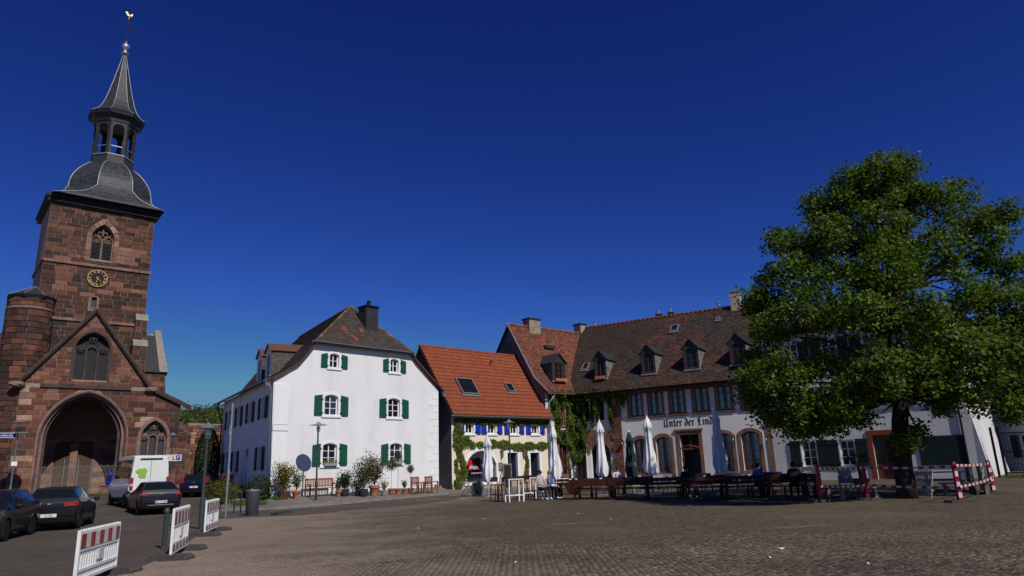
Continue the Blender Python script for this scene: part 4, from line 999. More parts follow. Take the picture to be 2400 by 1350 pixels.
def chimney(parent, Mx, x0, x1, y0, y1, z0, z1, m, capm, cap=.06):
    c = MB(Mx); c.box((x0,y0,z0), (x1,y1,z1)); o = c.build('chimney', m, parent); k = MB(Mx); k.box((x0-cap,y0-cap,z1+.001), (x1+cap,y1+cap,z1+.12)); k.build('chimney_cap', capm, o); return o
def biber(dark=.7, red=(.30,.10,.05), dk=(.075,.055,.046), patches=None):
    def f(u, s):
        d = dark
        if patches: d = patches(u, s)
        return jitcol(dk if random.random() < d else red, .25)
    return f

# ================================================================== white house
white, MW = root_at('white_house', W0, XW, 'large white plastered house with green shutters and half hipped roof', 'house')
D75 = Vector((math.cos(R_(75)), math.sin(R_(75)), 0))
def PW(u, d, z): v = Vector((u,0,z-W0.z))+D75*d; return v
ZB = .1
g_out = [(0,ZB),(12.5,ZB),(12.55,7.05),(11.45,7.98),(10.4,8.85),(9.75,9.5),(2.5,9.5),(1.98,8.75),(1.44,8.12),(.36,7.4),(-.12,7.02)]
wins = [(3.57,4.25,7.95,8.85,.10,2),(8.28,8.96,8.02,8.92,.10,2),(3.30,4.27,5.02,6.28,.14,3),(8.12,9.10,5.02,6.28,.14,3),(3.28,4.27,2.05,3.36,.14,3),(8.30,9.28,2.05,3.36,.14,3)]
mb = MB(MW); wall(mb, g_out, [seg_arch(a,b_,c,d,r) for a,b_,c,d,r,_ in wins], 0, .24)
mb.M = None; Lf = 15.0
bk = [PW(0,Lf,ZB), PW(12.5,Lf,ZB), PW(12.5,Lf,6.95), PW(10,Lf,9.2), PW(6.2,Lf,12.6), PW(2.42,Lf,9.2), PW(1.35,Lf,7.85), PW(0,Lf,7.0)]; mb.add(bk, [tuple(range(7,-1,-1))])
mb.add([PW(12.5,0,ZB),PW(12.5,Lf,ZB),PW(12.5,Lf,7.05),PW(12.5,0,7.05)], [(0,1,2,3)])
MWL = Matrix.Translation(D75*Lf+Vector((0,0,-W0.z))) @ Matrix(((-D75.x, D75.y, 0, 0),(-D75.y, -D75.x, 0, 0),(0,0,1,0),(0,0,0,1)))
lw = []
for k, uu in enumerate((2.2, 5.6, 9.0, 12.4)): lw.append((uu-.5,uu+.5,4.9,6.25,.13,3))
for uu in (2.2, 5.2, 12.2): lw.append((uu-.5,uu+.5,1.9,3.3,.13,3))
door_w = (8.2, 9.3, 1.05, 3.3)
holes = [seg_arch(a,b_,c,d,r) for a,b_,c,d,r,_ in lw]+[seg_arch(door_w[0],door_w[1],door_w[2],door_w[3],0)]
m2 = MB(MWL); wall(m2, [(0,ZB),(Lf,ZB),(Lf,7.1),(0,7.1)], holes, 0, .22)
wall_w = mb.build('wall', M['white'], white); m2.build('side_wall', M['white'], white)
for (a,b_,c,d,r,rows) in wins:
    make_window(white, MW, a,b_,c,d,r, .14, 2, rows, curtain=(c > 4 and c < 7 and a < 5) or (c < 4 and a > 5)); surround(white, MW, a,b_,c,d,r,.17, M['whitetrim'], .025)
    sw_ = .52 if rows == 3 else .42
    shutter(white, MW, a-.20-sw_, a-.17, c-.03, d-.12, M['green'], .10, hinge=1); shutter(white, MW, b_+.17, b_+.20+sw_, c-.03, d-.12, M['green'], .10, hinge=-1)
for (a,b_,c,d,r,rows) in lw:
    make_window(white, MWL, a,b_,c,d,r, .14, 2, rows); surround(white, MWL, a,b_,c,d,r,.15, M['whitetrim'], .02)
    shutter(white, MWL, a-.66, a-.15, c, d-.1, M['dkgreen'], .09, hinge=1); shutter(white, MWL, b_+.15, b_+.66, c, d-.1, M['dkgreen'], .09, hinge=-1)
s = MB(MWL); s.ring([(door_w[0]-.16,1.0),(door_w[1]+.16,1.0),(door_w[1]+.16,3.5),(door_w[0]-.16,3.5)], [(door_w[0],1.05),(door_w[1],1.05),(door_w[1],3.3),(door_w[0],3.3)], -.05, .02); s.build('door_surround', M['whitetrim'], white)
s = MB(MWL); s.box((door_w[0]+.02,.12,1.06), (door_w[1]-.02,.17,2.75)); dr = s.build('door', M['whitetrim'], white); s = MB(MWL); s.box((door_w[0]+.1,.10,2.82), (door_w[1]-.1,.14,3.2)); s.build('transom_pane', M['glass'], dr); s = MB(MWL); s.box((door_w[1]-.18,.05,1.95), (door_w[1]-.12,.12,2.1)); s.build('door_handle', M['galv'], dr)
# corner pilaster, belt course, quoins
s = MB(MW); s.box((-.04,-.045,ZB), (.86,-.001,4.02)); s.box((-.04,-.045,4.42), (.86,-.001,6.72)); s.box((-.06,-.075,4.06), (.9,-.001,4.38)); s.build('corner_pilaster', M['whitetrim'], white)
s = MB(MWL); s.box((.0,-.05,4.06), (door_w[0]-.5,-.001,4.34)); s.box((door_w[1]+.5,-.05,4.06), (Lf,-.001,4.34)); s.build('belt_course', M['whitetrim'], white)
z = .75
for k in range(13):
    wq = .85 if k % 2 else .5; s = MB(MW); s.box((12.5-wq,-.022,z), (12.5,-.001,z+.42)); s.build('quoin', M['whitetrim'], white); z += .47
# steps to the side door
for k in range(5):
    s = MB(MWL); s.box((door_w[0]-.35-.28*k,-1.25,.12), (door_w[1]+.3,-.01-.002*k,1.05-.19*k)); s.build('step', mat('worn_step_stone', (.12,.085,.07), .9, var=.25, vscale=5), white)
s = MB(MWL); s.tube([(door_w[1]+.25,-1.15,1.05),(door_w[1]+.25,-1.15,2.05),(door_w[0]-.8,-1.15,1.4),(door_w[0]-.8,-1.15,.4)], .03, 6); s.build('handrail', M['galv'], white)
# roof
dk = (.068,.054,.046); od = (.26,.078,.036)
def wcol(u, s): return jitcol(dk if random.random() < .93 else (.17,.07,.045), .28)
def hcol(u, s):
    v = math.sin(u*2.3+1.0)*math.sin(s*9+u*1.7)+.6*math.sin(u*5.1)*math.cos(s*17)
    return jitcol(od if (v > .98 and .12 < s < .9 and 1.2 < u < 5.6) else dk, .25)
rf = MB(); th = .09
segs = [((-.45,7.0),(1.35,8.03)), ((1.35,8.03),(2.5,9.42))]
facets = []
d0_, d1_ = -.28, 15.2
facets.append((PW(-.45,d1_,7.0), PW(-.45,d0_,7.0), PW(1.35,d0_,8.03), PW(1.35,d1_,8.03)))
facets.append((PW(1.35,d1_,8.03), PW(1.35,d0_,8.03), PW(2.42,d0_,9.38), PW(2.42,d1_,9.38)))
facets.append((PW(2.42,d1_,9.38), PW(2.42,d0_,9.38), PW(6.2,2.9,12.8), PW(6.2,d1_,12.8)))
facets.append((PW(2.42,d0_-.12,9.38), PW(10.0,d0_-.12,9.38), PW(6.2,2.9,12.8), PW(6.2,2.9,12.8)))
facets.append((PW(10.0,d0_,9.38), PW(10.0,d1_,9.38), PW(6.2,d1_,12.8), PW(6.2,2.9,12.8)))
facets.append((PW(12.95,d0_,6.98), PW(12.95,d1_,6.98), PW(10.0,d1_,9.38), PW(10.0,d0_,9.38)))
for f in facets:
    pts = [f[0],f[1],f[2]]+([f[3]] if (f[3]-f[2]).length > .01 else []); slab(rf, pts, th)
roof = rf.build('roof', M['felt'], white)
tl = MB()
for i, f in enumerate(facets): tiles(tl, *f, .18, .165, hcol if i == 3 else wcol, .018)
tl.build('roof_tiles', M['tile'], roof)['kind'] = 'stuff'
for a, b_, n in ((PW(6.2,2.9,12.83),PW(2.42,d0_-.1,9.42),18), (PW(6.2,2.9,12.83),PW(10.0,d0_-.1,9.42),18), (PW(6.2,2.9,12.83),PW(6.2,d1_,12.83),34)):
    for k in range(n):
        p = a.lerp(b_,k/n); q = a.lerp(b_,(k+1.08)/n); s = MB(); s.tube([p,q], [.085,.11] if (b_-a).z < -.1 else [.1,.1], 8, 0, jitcol((.12,.08,.06) if random.random() < .6 else (.24,.13,.09), .3)); s.build('ridge_tile', M['tile'], roof, smooth=True)
# verge board along the curved gable edge
vb = MB(MW); prev = None
for p in [(-.4,6.98),(.36,7.42),(1.44,8.14),(1.98,8.78),(2.5,9.46)]:
    if prev: vb.bar((prev[0],-.15,prev[1]-.02), (p[0],-.15,p[1]-.02), .26, .07)
    prev = p
prev = None
for p in [(12.92,6.96),(11.5,8.02),(10.4,8.92),(9.95,9.4)]:
    if prev: vb.bar((prev[0],-.15,prev[1]-.02), (p[0],-.15,p[1]-.02), .26, .07)
    prev = p
vb.build('verge', M['frame_brown'], white)
s = MB(MW); s.box((2.3,-.34,9.28), (10.05,.05,9.42)); s.build('hip_soffit', mat('grey_soffit', (.16,.16,.16), .8), white)
gutter(white, PW(2.2,-.45,9.44), PW(10.3,-.45,9.44), .06); gutter(white, PW(-.52,-.35,7.0), PW(-.52,15.2,7.0), .08, down=[PW(-.5,-.1,6.9), PW(-.2,.2,6.3), PW(-.12,.3,5.6), PW(-.12,.3,.4)])
gutter(white, PW(13.0,-.3,6.98), PW(13.0,6,6.98), .08)
for hp in (PW(-.55,-.05,6.95), PW(-.55,14.9,6.95), PW(13.0,-.1,6.95)): s = MB(); s.add([hp+Vector((x*.16,y*.14,0)) for x,y in ((-1,-1),(1,-1),(1,1),(-1,1))]+[hp+Vector((x*.07,y*.07,-.38)) for x,y in ((-1,-1),(1,-1),(1,1),(-1,1))], [(0,1,2,3),(7,6,5,4)]+[(i,i+4,(i+1)%4+4,(i+1)%4) for i in range(4)]); s.build('rain_hopper', M['zinc'], white)
s = MB(); s.tube([PW(-.5,14.85,6.6), PW(-.35,14.8,6.1), PW(-.14,14.8,5.6), PW(-.14,14.8,.5)], .05, 8); s.build('downpipe', M['iron'], white)
for dd in (4.75, 7.15):
    Md = Matrix.Translation(PW(.72,dd,7.72)) @ (MWL.to_3x3().to_4x4())
    dormer(white, Md, 1.35, 1.75, 2.25, 3.4, M['tile'] if False else mat('dormer_tile', (.13,.06,.042), .85, var=.3, vscale=6, bump=.6, bscale=14), 'brown', M['whitetrim'], (.85,1.5,.1), slope=.95)
Mch = MW @ Matrix.Translation(D75*.9)
ch = chimney(white, Mch, 6.72, 7.72, .1, 1.0, 9.8, 12.5, M['slateplain'], M['iron'])
s = MB(Mch); s.tube([(7.2,.5,12.55),(7.2,.5,12.95)], .12, 10); s.blob((7.2,.5,12.95), (.15,.15,.12), 8, 5); s.build('chimney_pot', M['iron'], ch)
s = MB(Mch); s.box((6.66,-.12,9.98), (7.8,.1,10.12)); s.build('chimney_flashing', M['lead'], ch)
for (a,b_,c,d,r,rows) in wins[4:]:
    s = MB(MW); s.box((a+.06,-.2,c-.02), (b_-.06,-.02,c+.14)); s.build('window_box', M['pot_grey'], white)

# ================================================================== wine house
wine, MN = root_at('wine_house', N0, XN, 'small cream house with orange tiled roof, blue shutters and shop window', 'house')
def PN(u, d, z): return Vector((u, d, z-N0.z))
WN = 7.85; zr_, dr_ = 8.85, 2.75
up_w = [(1.02,1.62),(2.72,3.32),(4.55,5.15),(6.38,6.98)]; shop = (1.02,3.30,.80,2.55)
dn = [(4.22,5.05,.42,2.40),(6.14,6.94,.42,2.38)]
sh_hole = seg_arch(*shop, .75, 12)
mb = MB(MN); wall(mb, [(0,ZB),(WN,ZB),(WN,4.62),(0,4.62)], [seg_arch(a,b_,3.5,4.28,0) for a,b_ in up_w]+[sh_hole]+[seg_arch(a,b_,c,d,0) for a,b_,c,d in dn], 0, .2)
mb.add([(WN,0,ZB),(WN,2*dr_,ZB),(WN,2*dr_,4.6),(WN,dr_,zr_-.1),(WN,0,4.6)], [(0,1,2,3,4)]); mb.add([(0,2*dr_,ZB),(0,2*dr_,4.6),(WN,2*dr_,4.6),(WN,2*dr_,ZB)], [(0,1,2,3)])
mb.build('wall', M['cream'], wine)
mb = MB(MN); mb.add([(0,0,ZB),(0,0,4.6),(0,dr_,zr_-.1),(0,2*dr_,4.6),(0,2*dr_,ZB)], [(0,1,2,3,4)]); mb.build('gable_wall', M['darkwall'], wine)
for (a,b_) in up_w:
    make_window(wine, MN, a,b_,3.5,4.28,0,.1,2,1, fw=.07, mull=.05, curtain=None); surround(wine, MN, a,b_,3.5,4.28,0,.12, M['whitetrim'], .02)
    shutter(wine, MN, a-.52, a-.13, 3.47, 4.30, M['blue'], 0, hinge=1, planks=3); shutter(wine, MN, b_+.13, b_+.52, 3.47, 4.30, M['blue'], 0, hinge=-1, planks=3)
surround(wine, MN, shop[0],shop[1],shop[2],shop[3],.75,.2, M['whitetrim'], .03, name='shop_window_surround')
fr = MB(MN); O = sh_hole; I = offset_poly(O,-.05); fr.ring(O, I, .12, .18); fr.box((shop[1]-.58,.13,shop[2]+.03), (shop[1]-.54,.17,2.2)); sf = fr.build('shop_window_frame', mat('blue_grey_frame', (.10,.15,.22), .5), wine)
# clear shop glass so the display behind can be seen
p = MB(MN); p.prism(I, .15, .156); pane = p.build('shop_pane', M['clear'], wine)
rm = MB(MN); rm.box((shop[0]-.6,1.6,ZB), (shop[1]+.5,1.65,3.0)); rm.box((shop[0]-.3,.22,.5), (shop[1]+.3,1.0,.84)); rm.build('shop_interior', mat('dark_shop_room', (.025,.022,.02), .9), wine)
# lettering on the pane
Mt = MN @ Matrix.Translation((0,.142,0))
text_mesh('lettering', 'Wein', .34, M['white_print'], pane, Mt @ Matrix.Translation((1.66,0,1.62)), sx=.85, shear=.15); text_mesh('lettering', '&', .26, M['red_print'], pane, Mt @ Matrix.Translation((2.06,0,1.56)))
text_mesh('lettering', 'Te', .34, M['white_print'], pane, Mt @ Matrix.Translation((2.42,0,1.62)), sx=.85, shear=.15); text_mesh('lettering', 'UNTER DER LINDE', .10, M['white_print'], pane, Mt @ Matrix.Translation((2.0,0,1.30)), sx=1.2)
s = MB(Mt)
for (x, z, r) in ((1.36,1.95,.17),(1.25,1.86,.12),(1.48,1.88,.12),(1.36,1.83,.15)): s.prism([(x+r*math.cos(t), z+r*.85*math.sin(t)) for t in np.linspace(0,2*PI,15)[:-1]], -.003-.0004*len(s.f), .001)
s.prism([(1.34,1.75),(1.38,1.75),(1.45,1.46),(1.28,1.46)], -.0031, .001); s.build('tree_emblem', M['red_print'], pane)
for (a,b_,c,d) in dn:
    surround(wine, MN, a,b_,c,d,0,.2, M['whitetrim'], .03, sill=False, name='door_surround')
    s = MB(MN); s.box((a-.3,1.5,ZB), (b_+.3,1.55,2.9)); s.build('hallway', mat('dark_hall', (.03,.028,.026), .9), wine)
    s = MB(MN); s.box((b_-.06,.1,c), (b_-.01,.95,d-.02)); od_ = s.build('door', mat('blue_grey_door', (.08,.11,.16), .5), wine); s = MB(MN); s.box((b_-.09,.8,1.35), (b_-.065,.9,1.42)); s.build('door_handle', M['galv'], od_)
# roof
fl_ = lambda s: -.10*math.sin(PI*min(1, s*1.6)) if s < .62 else 0
EL, ER, RR, RL = PN(-.2,-.38,4.52), PN(8.0,-.38,4.52), PN(8.0,dr_,zr_), PN(-.2,dr_,zr_)
rf = MB(); slab(rf, [EL,ER,RR,RL], .1); slab(rf, [RL,RR,PN(8.0,2*dr_+.3,4.5),PN(-.2,2*dr_+.3,4.5)], .1); roof = rf.build('roof', M['felt'], wine)
e = Vector((1,0,0)); upv = (RL-EL); Ls = upv.length; upv.normalize(); nv = e.cross(upv).normalized()
rows_n = 18; rh = Ls/rows_n; tw_ = .262; ncol = int(8.2/tw_); tcol = [(.26,.067,.029),(.248,.064,.028),(.272,.071,.031),(.236,.060,.028)]
tvar = []
for c in tcol:                                                # interlocking pan tile: wave across, step at the lower edge
    mb = MB(); xs_ = np.linspace(0, tw_*1.0, 7); hz = [.038,.020,.010,.010,.012,.030,.038]
    v = [(x,0,h+.036) for x,h in zip(xs_,hz)]+[(x,rh*1.08,h) for x,h in zip(xs_,hz)]+[(x,.0,h-.03) for x,h in zip(xs_,hz)]
    mb.add(v, [(i,i+1,i+8,i+7) for i in range(6)]+[(i+14,i+15,i+1,i) for i in range(6)], 0, c); o = mb.build('tile', M['tileclean'], smooth=True, auto=50); tvar.append(o.data); bpy.data.objects.remove(o)
A = Matrix((e, upv, nv)).transposed().to_4x4(); cnt = 0; extra = MB()
order = [(r,c) for r in range(rows_n) for c in range(ncol)]
for (r, c) in order:
    Ml = Matrix.Translation(EL+e*(c*tw_+.01)+upv*(r*rh)+nv*.012) @ A.to_3x3().to_4x4() @ Matrix.Rotation(random.uniform(-.006,.006),4,'Z')
    if r*ncol+c < 300:
        o = bpy.data.objects.new('tile', random.choice(tvar)); COL.objects.link(o); o.parent = roof; o.matrix_local = Ml; cnt += 1
    else:
        me = tvar[0]; cc_ = random.choice(tcol); extra.add([Ml @ v_.co for v_ in me.vertices], [tuple(p_.vertices) for p_ in me.polygons], 0, cc_)
o = extra.build('tiles', M['tileclean'], roof, smooth=True, auto=50); o['kind'] = 'stuff'
for k in range(26):
    s = MB(); a_ = RL.lerp(RR,k/26); b2 = RL.lerp(RR,(k+1.06)/26); s.tube([a_+Vector((0,0,.02)),b2+Vector((0,0,.02))], [.10,.115], 8, 0, jitcol((.25,.068,.032),.1)); s.build('ridge_tile', M['tileclean'], roof, smooth=True)
def on_slope(px, py, p, n, root):
    r = ray(px, py); C0 = Vector((0,0,EYE)); P_ = root.matrix_basis @ p; N_ = (root.matrix_basis.to_3x3() @ n); t = (P_-C0).dot(N_)/r.dot(N_); return root.matrix_basis.inverted() @ (C0+r*t)
bpy.context.view_layer.update()
grey_f = mat('grey_skylight_frame', (.17,.17,.16), .5)
skylight(roof, on_slope(1093,908,EL,nv,wine)+nv*.04, e, upv, 1.3, 1.25, grey_f); skylight(roof, on_slope(1193,911,EL,nv,wine)+nv*.04, e, upv, .62, .72, grey_f)
s = MB(); q = on_slope(1151,862,EL,nv,wine); s.tube([q,q+Vector((0,0,.35))], .06, 8); s.tube([q+Vector((0,0,.35)),q+Vector((.0,-.12,.5))], .09, 8); s.build('vent_pipe', mat('orange_vent', (.34,.09,.04), .6), wine)
gutter(wine, PN(-.25,-.45,4.5), PN(8.0,-.45,4.5), .075, down=[PN(7.75,-.42,4.42), PN(7.78,-.12,4.0), PN(7.78,-.1,.5)])
s = MB(MN); s.box((-.02,-.36,4.36), (WN+.02,.0,4.5)); s.build('eave_board', mat('grey_eave', (.13,.14,.15), .7), wine)
s = MB(MN); s.box((1.5,dr_+.6,8.3), (2.3,dr_+1.2,9.1)); s.build('chimney', M['slateplain'], wine)
s = MB(MN); s.box((0,-.03,ZB), (WN,-.001,.78)); s.build('plinth', mat('tan_plinth', (.42,.32,.23), .9, var=.1), wine)

# ================================================================== house with the bare gable, next to the tavern
bh, MBh = root_at('gable_house', B0, XB, 'narrow house with bare purple grey gable wall and old red roof', 'house')
def PB(u, d, z): return Vector((u, d, z-B0.z))
BW = 2.6; bwin = [(1.10,1.62,4.05,5.2),(1.0,1.75,.95,3.0)]
mb = MB(MBh); wall(mb, [(0,ZB),(BW,ZB),(BW,6.25),(0,6.25)], [seg_arch(a,b_,c,d,.08) for a,b_,c,d in bwin], 0, .2); mb.build('wall', M['greywhite'], bh)
for (a,b_,c,d) in bwin: make_window(bh, MBh, a,b_,c,d,.08,.1,2,4, fm=M['redwood']); surround(bh, MBh, a,b_,c,d,.08,.14, M['browntrim'], .03)
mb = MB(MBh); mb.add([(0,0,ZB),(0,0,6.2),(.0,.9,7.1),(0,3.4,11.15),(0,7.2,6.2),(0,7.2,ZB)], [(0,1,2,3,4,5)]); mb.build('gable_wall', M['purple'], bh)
def bcol(u, s):
    v = math.sin(u*1.3)*math.sin(s*7+u)
    return jitcol((.09,.055,.042) if random.random() < (.12+.35*(v > .4)) else random.choice([(.20,.062,.034),(.235,.072,.038),(.165,.054,.034)]), .22)
f1 = (PB(-.15,-.42,6.12), PB(2.75,-.42,6.12), PB(3.75,.75,7.12), PB(-.15,.75,7.12)); f2 = (PB(-.15,.75,7.12), PB(3.75,.75,7.12), PB(7.3,3.4,11.2), PB(-.15,3.4,11.2)); f3 = (PB(7.3,3.4,11.2), PB(-.15,3.4,11.2), PB(-.15,7.4,6.1), PB(7.3,7.4,6.1))
rf = MB(); slab(rf, f1, .1); slab(rf, f2, .1); slab(rf, f3, .1); roofb = rf.build('roof', M['felt'], bh)
tl = MB(); tiles(tl, *f1, .18, .15, bcol, .02); tiles(tl, *f2, .18, .15, bcol, .02); tl.build('roof_tiles', M['tile'], roofb)['kind'] = 'stuff'
s = MB(); s.tube([PB(-.2,-.45,6.2),PB(-.2,.75,7.2),PB(-.2,3.4,11.3)], .055, 6); s.build('verge_strip', M['lead'], roofb)
s = MB(); s.tube([PB(2.8,-.4,6.2),PB(3.8,.72,7.2),PB(7.3,3.38,11.25)], .13, 6); s.build('valley_flashing', M['lead'], roofb)
for k in range(30):
    s = MB(); a_ = PB(-.15,3.4,11.22).lerp(PB(7.3,3.4,11.22),k/30); b2 = PB(-.15,3.4,11.22).lerp(PB(7.3,3.4,11.22),(k+1.06)/30); s.tube([a_,b2], [.1,.12], 8, 0, jitcol((.24,.09,.05),.2)); s.build('ridge_tile', M['tile'], roofb, smooth=True)
gutter(bh, PB(-.1,-.5,6.08), PB(2.8,-.5,6.08), .07, down=[PB(.45,-.45,6.0),PB(.25,-.1,5.5),PB(.2,-.08,.6)])
chimney(bh, MBh, 1.6, 2.65, 3.05, 3.75, 10.6, 11.72, mat('mottled_chimney_render', (.30,.24,.17), .9, var=.4, vscale=4, bump=.5, bscale=10), M['slateplain']); chimney(bh, MBh, 6.8, 7.4, 3.1, 3.8, 10.6, 11.85, mat('tan_chimney_render', (.36,.29,.21), .9, var=.2, vscale=3), M['slateplain'])
dormer(bh, MBh @ Matrix.Translation((1.68,.35,6.95)), 1.25, 1.35, 1.95, 2.4, M['slateplain'], 'slate', M['slateplain'], (.74,1.3,.05), sill_flowers=True, slope=1.5)
s = MB(MBh); s.box((2.2,2.1,9.55), (3.1,2.6,9.75)); s.build('roof_hatch', M['slateplain'], bh)

# ================================================================== tavern
pub, MP = root_at('tavern', P0, XP, 'long white tavern with brown stone windows, four dormers and blackletter sign', 'tavern')
def PP(u, d, z): return Vector((u, d, z-P0.z))
PWd = 12.35
upw = [(c-.38,c+.38,4.40,5.95) for c in (4.27,5.62,7.0,8.45,9.87,11.3)]; upl = [(.55,1.05,4.3,5.6),(1.6,2.1,4.3,5.6)]
gw = [(3.95,4.85,.88,3.0),(5.42,6.32,.88,3.05),(9.15,10.05,.88,3.05),(10.58,11.6,.88,3.08)]; pd = (6.95,8.13,.35,3.1); archg = gothic(.95, 2.35, ZB, 2.2, 2.9)
arch_r = [( .95,ZB),(2.35,ZB)]+[(1.65+.7*math.cos(t), 2.2+.7*math.sin(t)) for t in np.linspace(0,PI,11)]
mb = MB(MP); wall(mb, [(0,ZB),(PWd,ZB),(PWd,6.2),(0,6.2)], [seg_arch(*x,.13) for x in upw]+[seg_arch(*x,.0) for x in upl]+[seg_arch(*x,.2) for x in gw]+[seg_arch(*pd,0), arch_r], 0, .28)
mb.add([(PWd,0,5.5),(PWd,8,5.5),(PWd,5.5,11.7)], [(0,1,2)]); mb.build('wall', M['greywhite'], pub)
for x in upw: make_window(pub, MP, *x, .13, .16, 2, 3, fm=M['frame_brown'], curtain=True); surround(pub, MP, *x, .13, .17, M['browntrim'], .03)
for x in upl: make_window(pub, MP, *x, 0, .16, 2, 3, fm=M['frame_brown'])
for x in gw: make_window(pub, MP, *x, .2, .18, 2, 4, fm=M['frame_brown'], fw=.09, mull=.09, curtain=True); surround(pub, MP, *x, .2, .2, M['browntrim'], .03)
surround(pub, MP, pd[0],pd[1],pd[2],pd[3],0,.2, M['browntrim'], .04, sill=False, name='door_surround')
s = MB(MP); s.box((pd[0]-.28,-.1,pd[3]+.2), (pd[1]+.28,.0,pd[3]+.32)); s.build('door_cornice', M['browntrim'], pub)
s = MB(MP); s.box((pd[0],.14,2.2), (pd[1],.24,2.3)); s.box((pd[0]+.02,.16,.35), (pd[0]+.1,.22,3.08)); s.box((pd[1]-.1,.16,.35), (pd[1]-.02,.22,3.08)); s.box(((pd[0]+pd[1])/2-.03,.16,2.3), ((pd[0]+pd[1])/2+.03,.22,3.08)); tdoor = s.build('door_frame', M['frame_brown'], pub)
s = MB(MP); s.tube([(pd[0]+(pd[1]-pd[0])*t, .02-.5*math.sin(PI*t)*.5, 2.28+.16*math.sin(PI*t)) for t in np.linspace(0,1,9)], .03, 6); s.build('door_canopy_rail', M['redwood'], pub)
s = MB(MP); s.box((pd[0],.9,ZB), (pd[1],.95,3.1)); s.build('door_leaf', mat('dark_grey_door', (.035,.038,.042), .5), pub)
s = MB(MP); s.box((.02,1.4,ZB), (PWd-.02,1.45,6.1)); s.build('interior_wall', M['darkwall'], pub)
for k, t in enumerate(np.linspace(0,PI,11)[:-1]):
    t2 = t+PI/10; s = MB(MP); s.prism([(1.65+.7*math.cos(t),2.2+.7*math.sin(t)),(1.65+1.0*math.cos(t),2.2+1.0*math.sin(t)),(1.65+1.0*math.cos(t2),2.2+1.0*math.sin(t2)),(1.65+.7*math.cos(t2),2.2+.7*math.sin(t2))], -.05, .02); s.build('voussoir', M['browntrim'], pub)
s = MB(MP); s.box((2.72,-.07,ZB), (3.25,.0,6.1)); pil = s.build('pilaster', M['browntrim'], pub)
MPs = MP @ Matrix.Translation((0,-.07,0)); zz = ZB; k = 0
while zz < 6.0:
    h = .42; s = MB(MPs); a_ = 2.70-(.12 if k % 2 else 0); s.box((a_,-.03,zz+.012), (3.27,.0,zz+h-.012), 0, jitcol(random.choice([(.17,.075,.05),(.13,.06,.045),(.21,.09,.06)]),.15)); s.build('stone', M['stone'], pil); zz += h; k += 1
s = MB(MP); s.box((0,-.045,2.9), (2.68,-.002,3.7)); s.box((0,-.045,ZB), (.6,-.002,2.9)); s.build('stone_panel', M['browntrim'], pub)
s = MB(MP); s.box((12.05,-.06,ZB), (12.33,-.001,6.1)); s.build('end_pilaster', M['browntrim'], pub)
s = MB(MP); s.box((-.1,-.42,5.95), (PWd+.05,-.001,6.12)); s.box((-.1,-.2,5.78), (PWd+.05,-.001,5.95)); s.build('eave_cornice', M['frame_brown'], pub)
s = MB(MP); s.add([(.62,-.06,.4),(1.0,-.75,.4),(1.0,-.75,2.25),(.62,-.06,2.25),(.65,-.03,.4),(1.05,-.73,.4),(1.05,-.73,2.25),(.65,-.03,2.25)], [(0,1,2,3),(1,5,6,2),(4,7,6,5),(3,2,6,7)]); s.build('open_white_door', M['whitetrim'], pub)
# tavern roof
def pcol(u, s):
    if u < 3.0+1.2*s: return jitcol((.052,.034,.026), .08)
    v = math.sin(u*.9+s*3)+.7*math.sin(u*2.1-s*6)+.5*math.sin(u*.4+s*11); pr = .27+.25*v
    return jitcol(random.choice([(.125,.046,.030),(.10,.041,.029)]) if random.random() < pr else random.choice([(.042,.034,.029),(.06,.042,.034)]), .25)
f1 = (PP(-.15,-.58,6.04), PP(12.6,-.58,6.04), PP(12.6,.5,6.92), PP(-.6,.5,6.92)); f2 = (PP(-.6,.5,6.92), PP(12.6,.5,6.92), PP(12.6,5.5,11.6), PP(-1.68,5.5,11.6)); f3 = (PP(12.6,5.5,11.6), PP(-1.68,5.5,11.6), PP(-1.68,11,6.0), PP(12.6,11,6.0))
rf = MB(); slab(rf, f1, .1); slab(rf, f2, .1); slab(rf, f3, .1); roofp = rf.build('roof', M['felt'], pub)
tl = MB(); tiles(tl, *f1, .18, .15, pcol, .02); tiles(tl, *f2, .18, .15, pcol, .02); tl.build('roof_tiles', M['tile'], roofp)['kind'] = 'stuff'
for k in range(44):
    s = MB(); a_ = PP(-1.68,5.5,11.62).lerp(PP(12.6,5.5,11.62),k/44); b2 = PP(-1.68,5.5,11.62).lerp(PP(12.6,5.5,11.62),(k+1.06)/44); s.tube([a_,b2], [.11,.13], 8, 0, jitcol((.16,.06,.036),.2)); s.build('ridge_tile', M['tile'], roofp, smooth=True)
for k, (c, wd) in enumerate(((1.85,.86),(5.2,.95),(8.0,.98),(10.87,1.0))): dormer(pub, MP @ Matrix.Translation((c,.42,6.98)), wd, 1.45, 1.98, 2.2, M['slateplain'], 'pale', M['slateplain'], (wd-.28,1.36,.16), sill_flowers=(k == 0), slope=.99)
gutter(pub, PP(0,-.66,6.02), PP(12.6,-.66,6.02), .07, M['iron'])
ev = Vector((1,0,0)); uv_ = (f2[3]-f2[0]); uv_ = Vector((0,uv_.y,uv_.z)).normalized(); nn = ev.cross(uv_).normalized()
for (px, py, w_, h_) in ((1582,772,.55,.75),(1374,862,.5,.7),(1684,750,.28,.32)): skylight(roofp, on_slope(px,py,f2[0],nn,pub)+nn*.05, ev, uv_, w_, h_, M['galv'])
chimney(pub, MP, 9.7, 10.35, 5.1, 5.7, 11.2, 12.55, mat('buff_chimney_render', (.40,.35,.28), .9, var=.15, vscale=3), M['palestone'], .04)
for u_ in (4.0, 4.9): s = MB(MP); s.box((u_,6.1,11.3), (u_+.45,6.5,12.05)); c_ = s.build('chimney', M['slateplain'], pub); s = MB(MP); s.tube([(u_+.2,6.3,12.05),(u_+.2,6.3,12.35)], .08, 8); s.build('chimney_pot', M['galv'], c_)
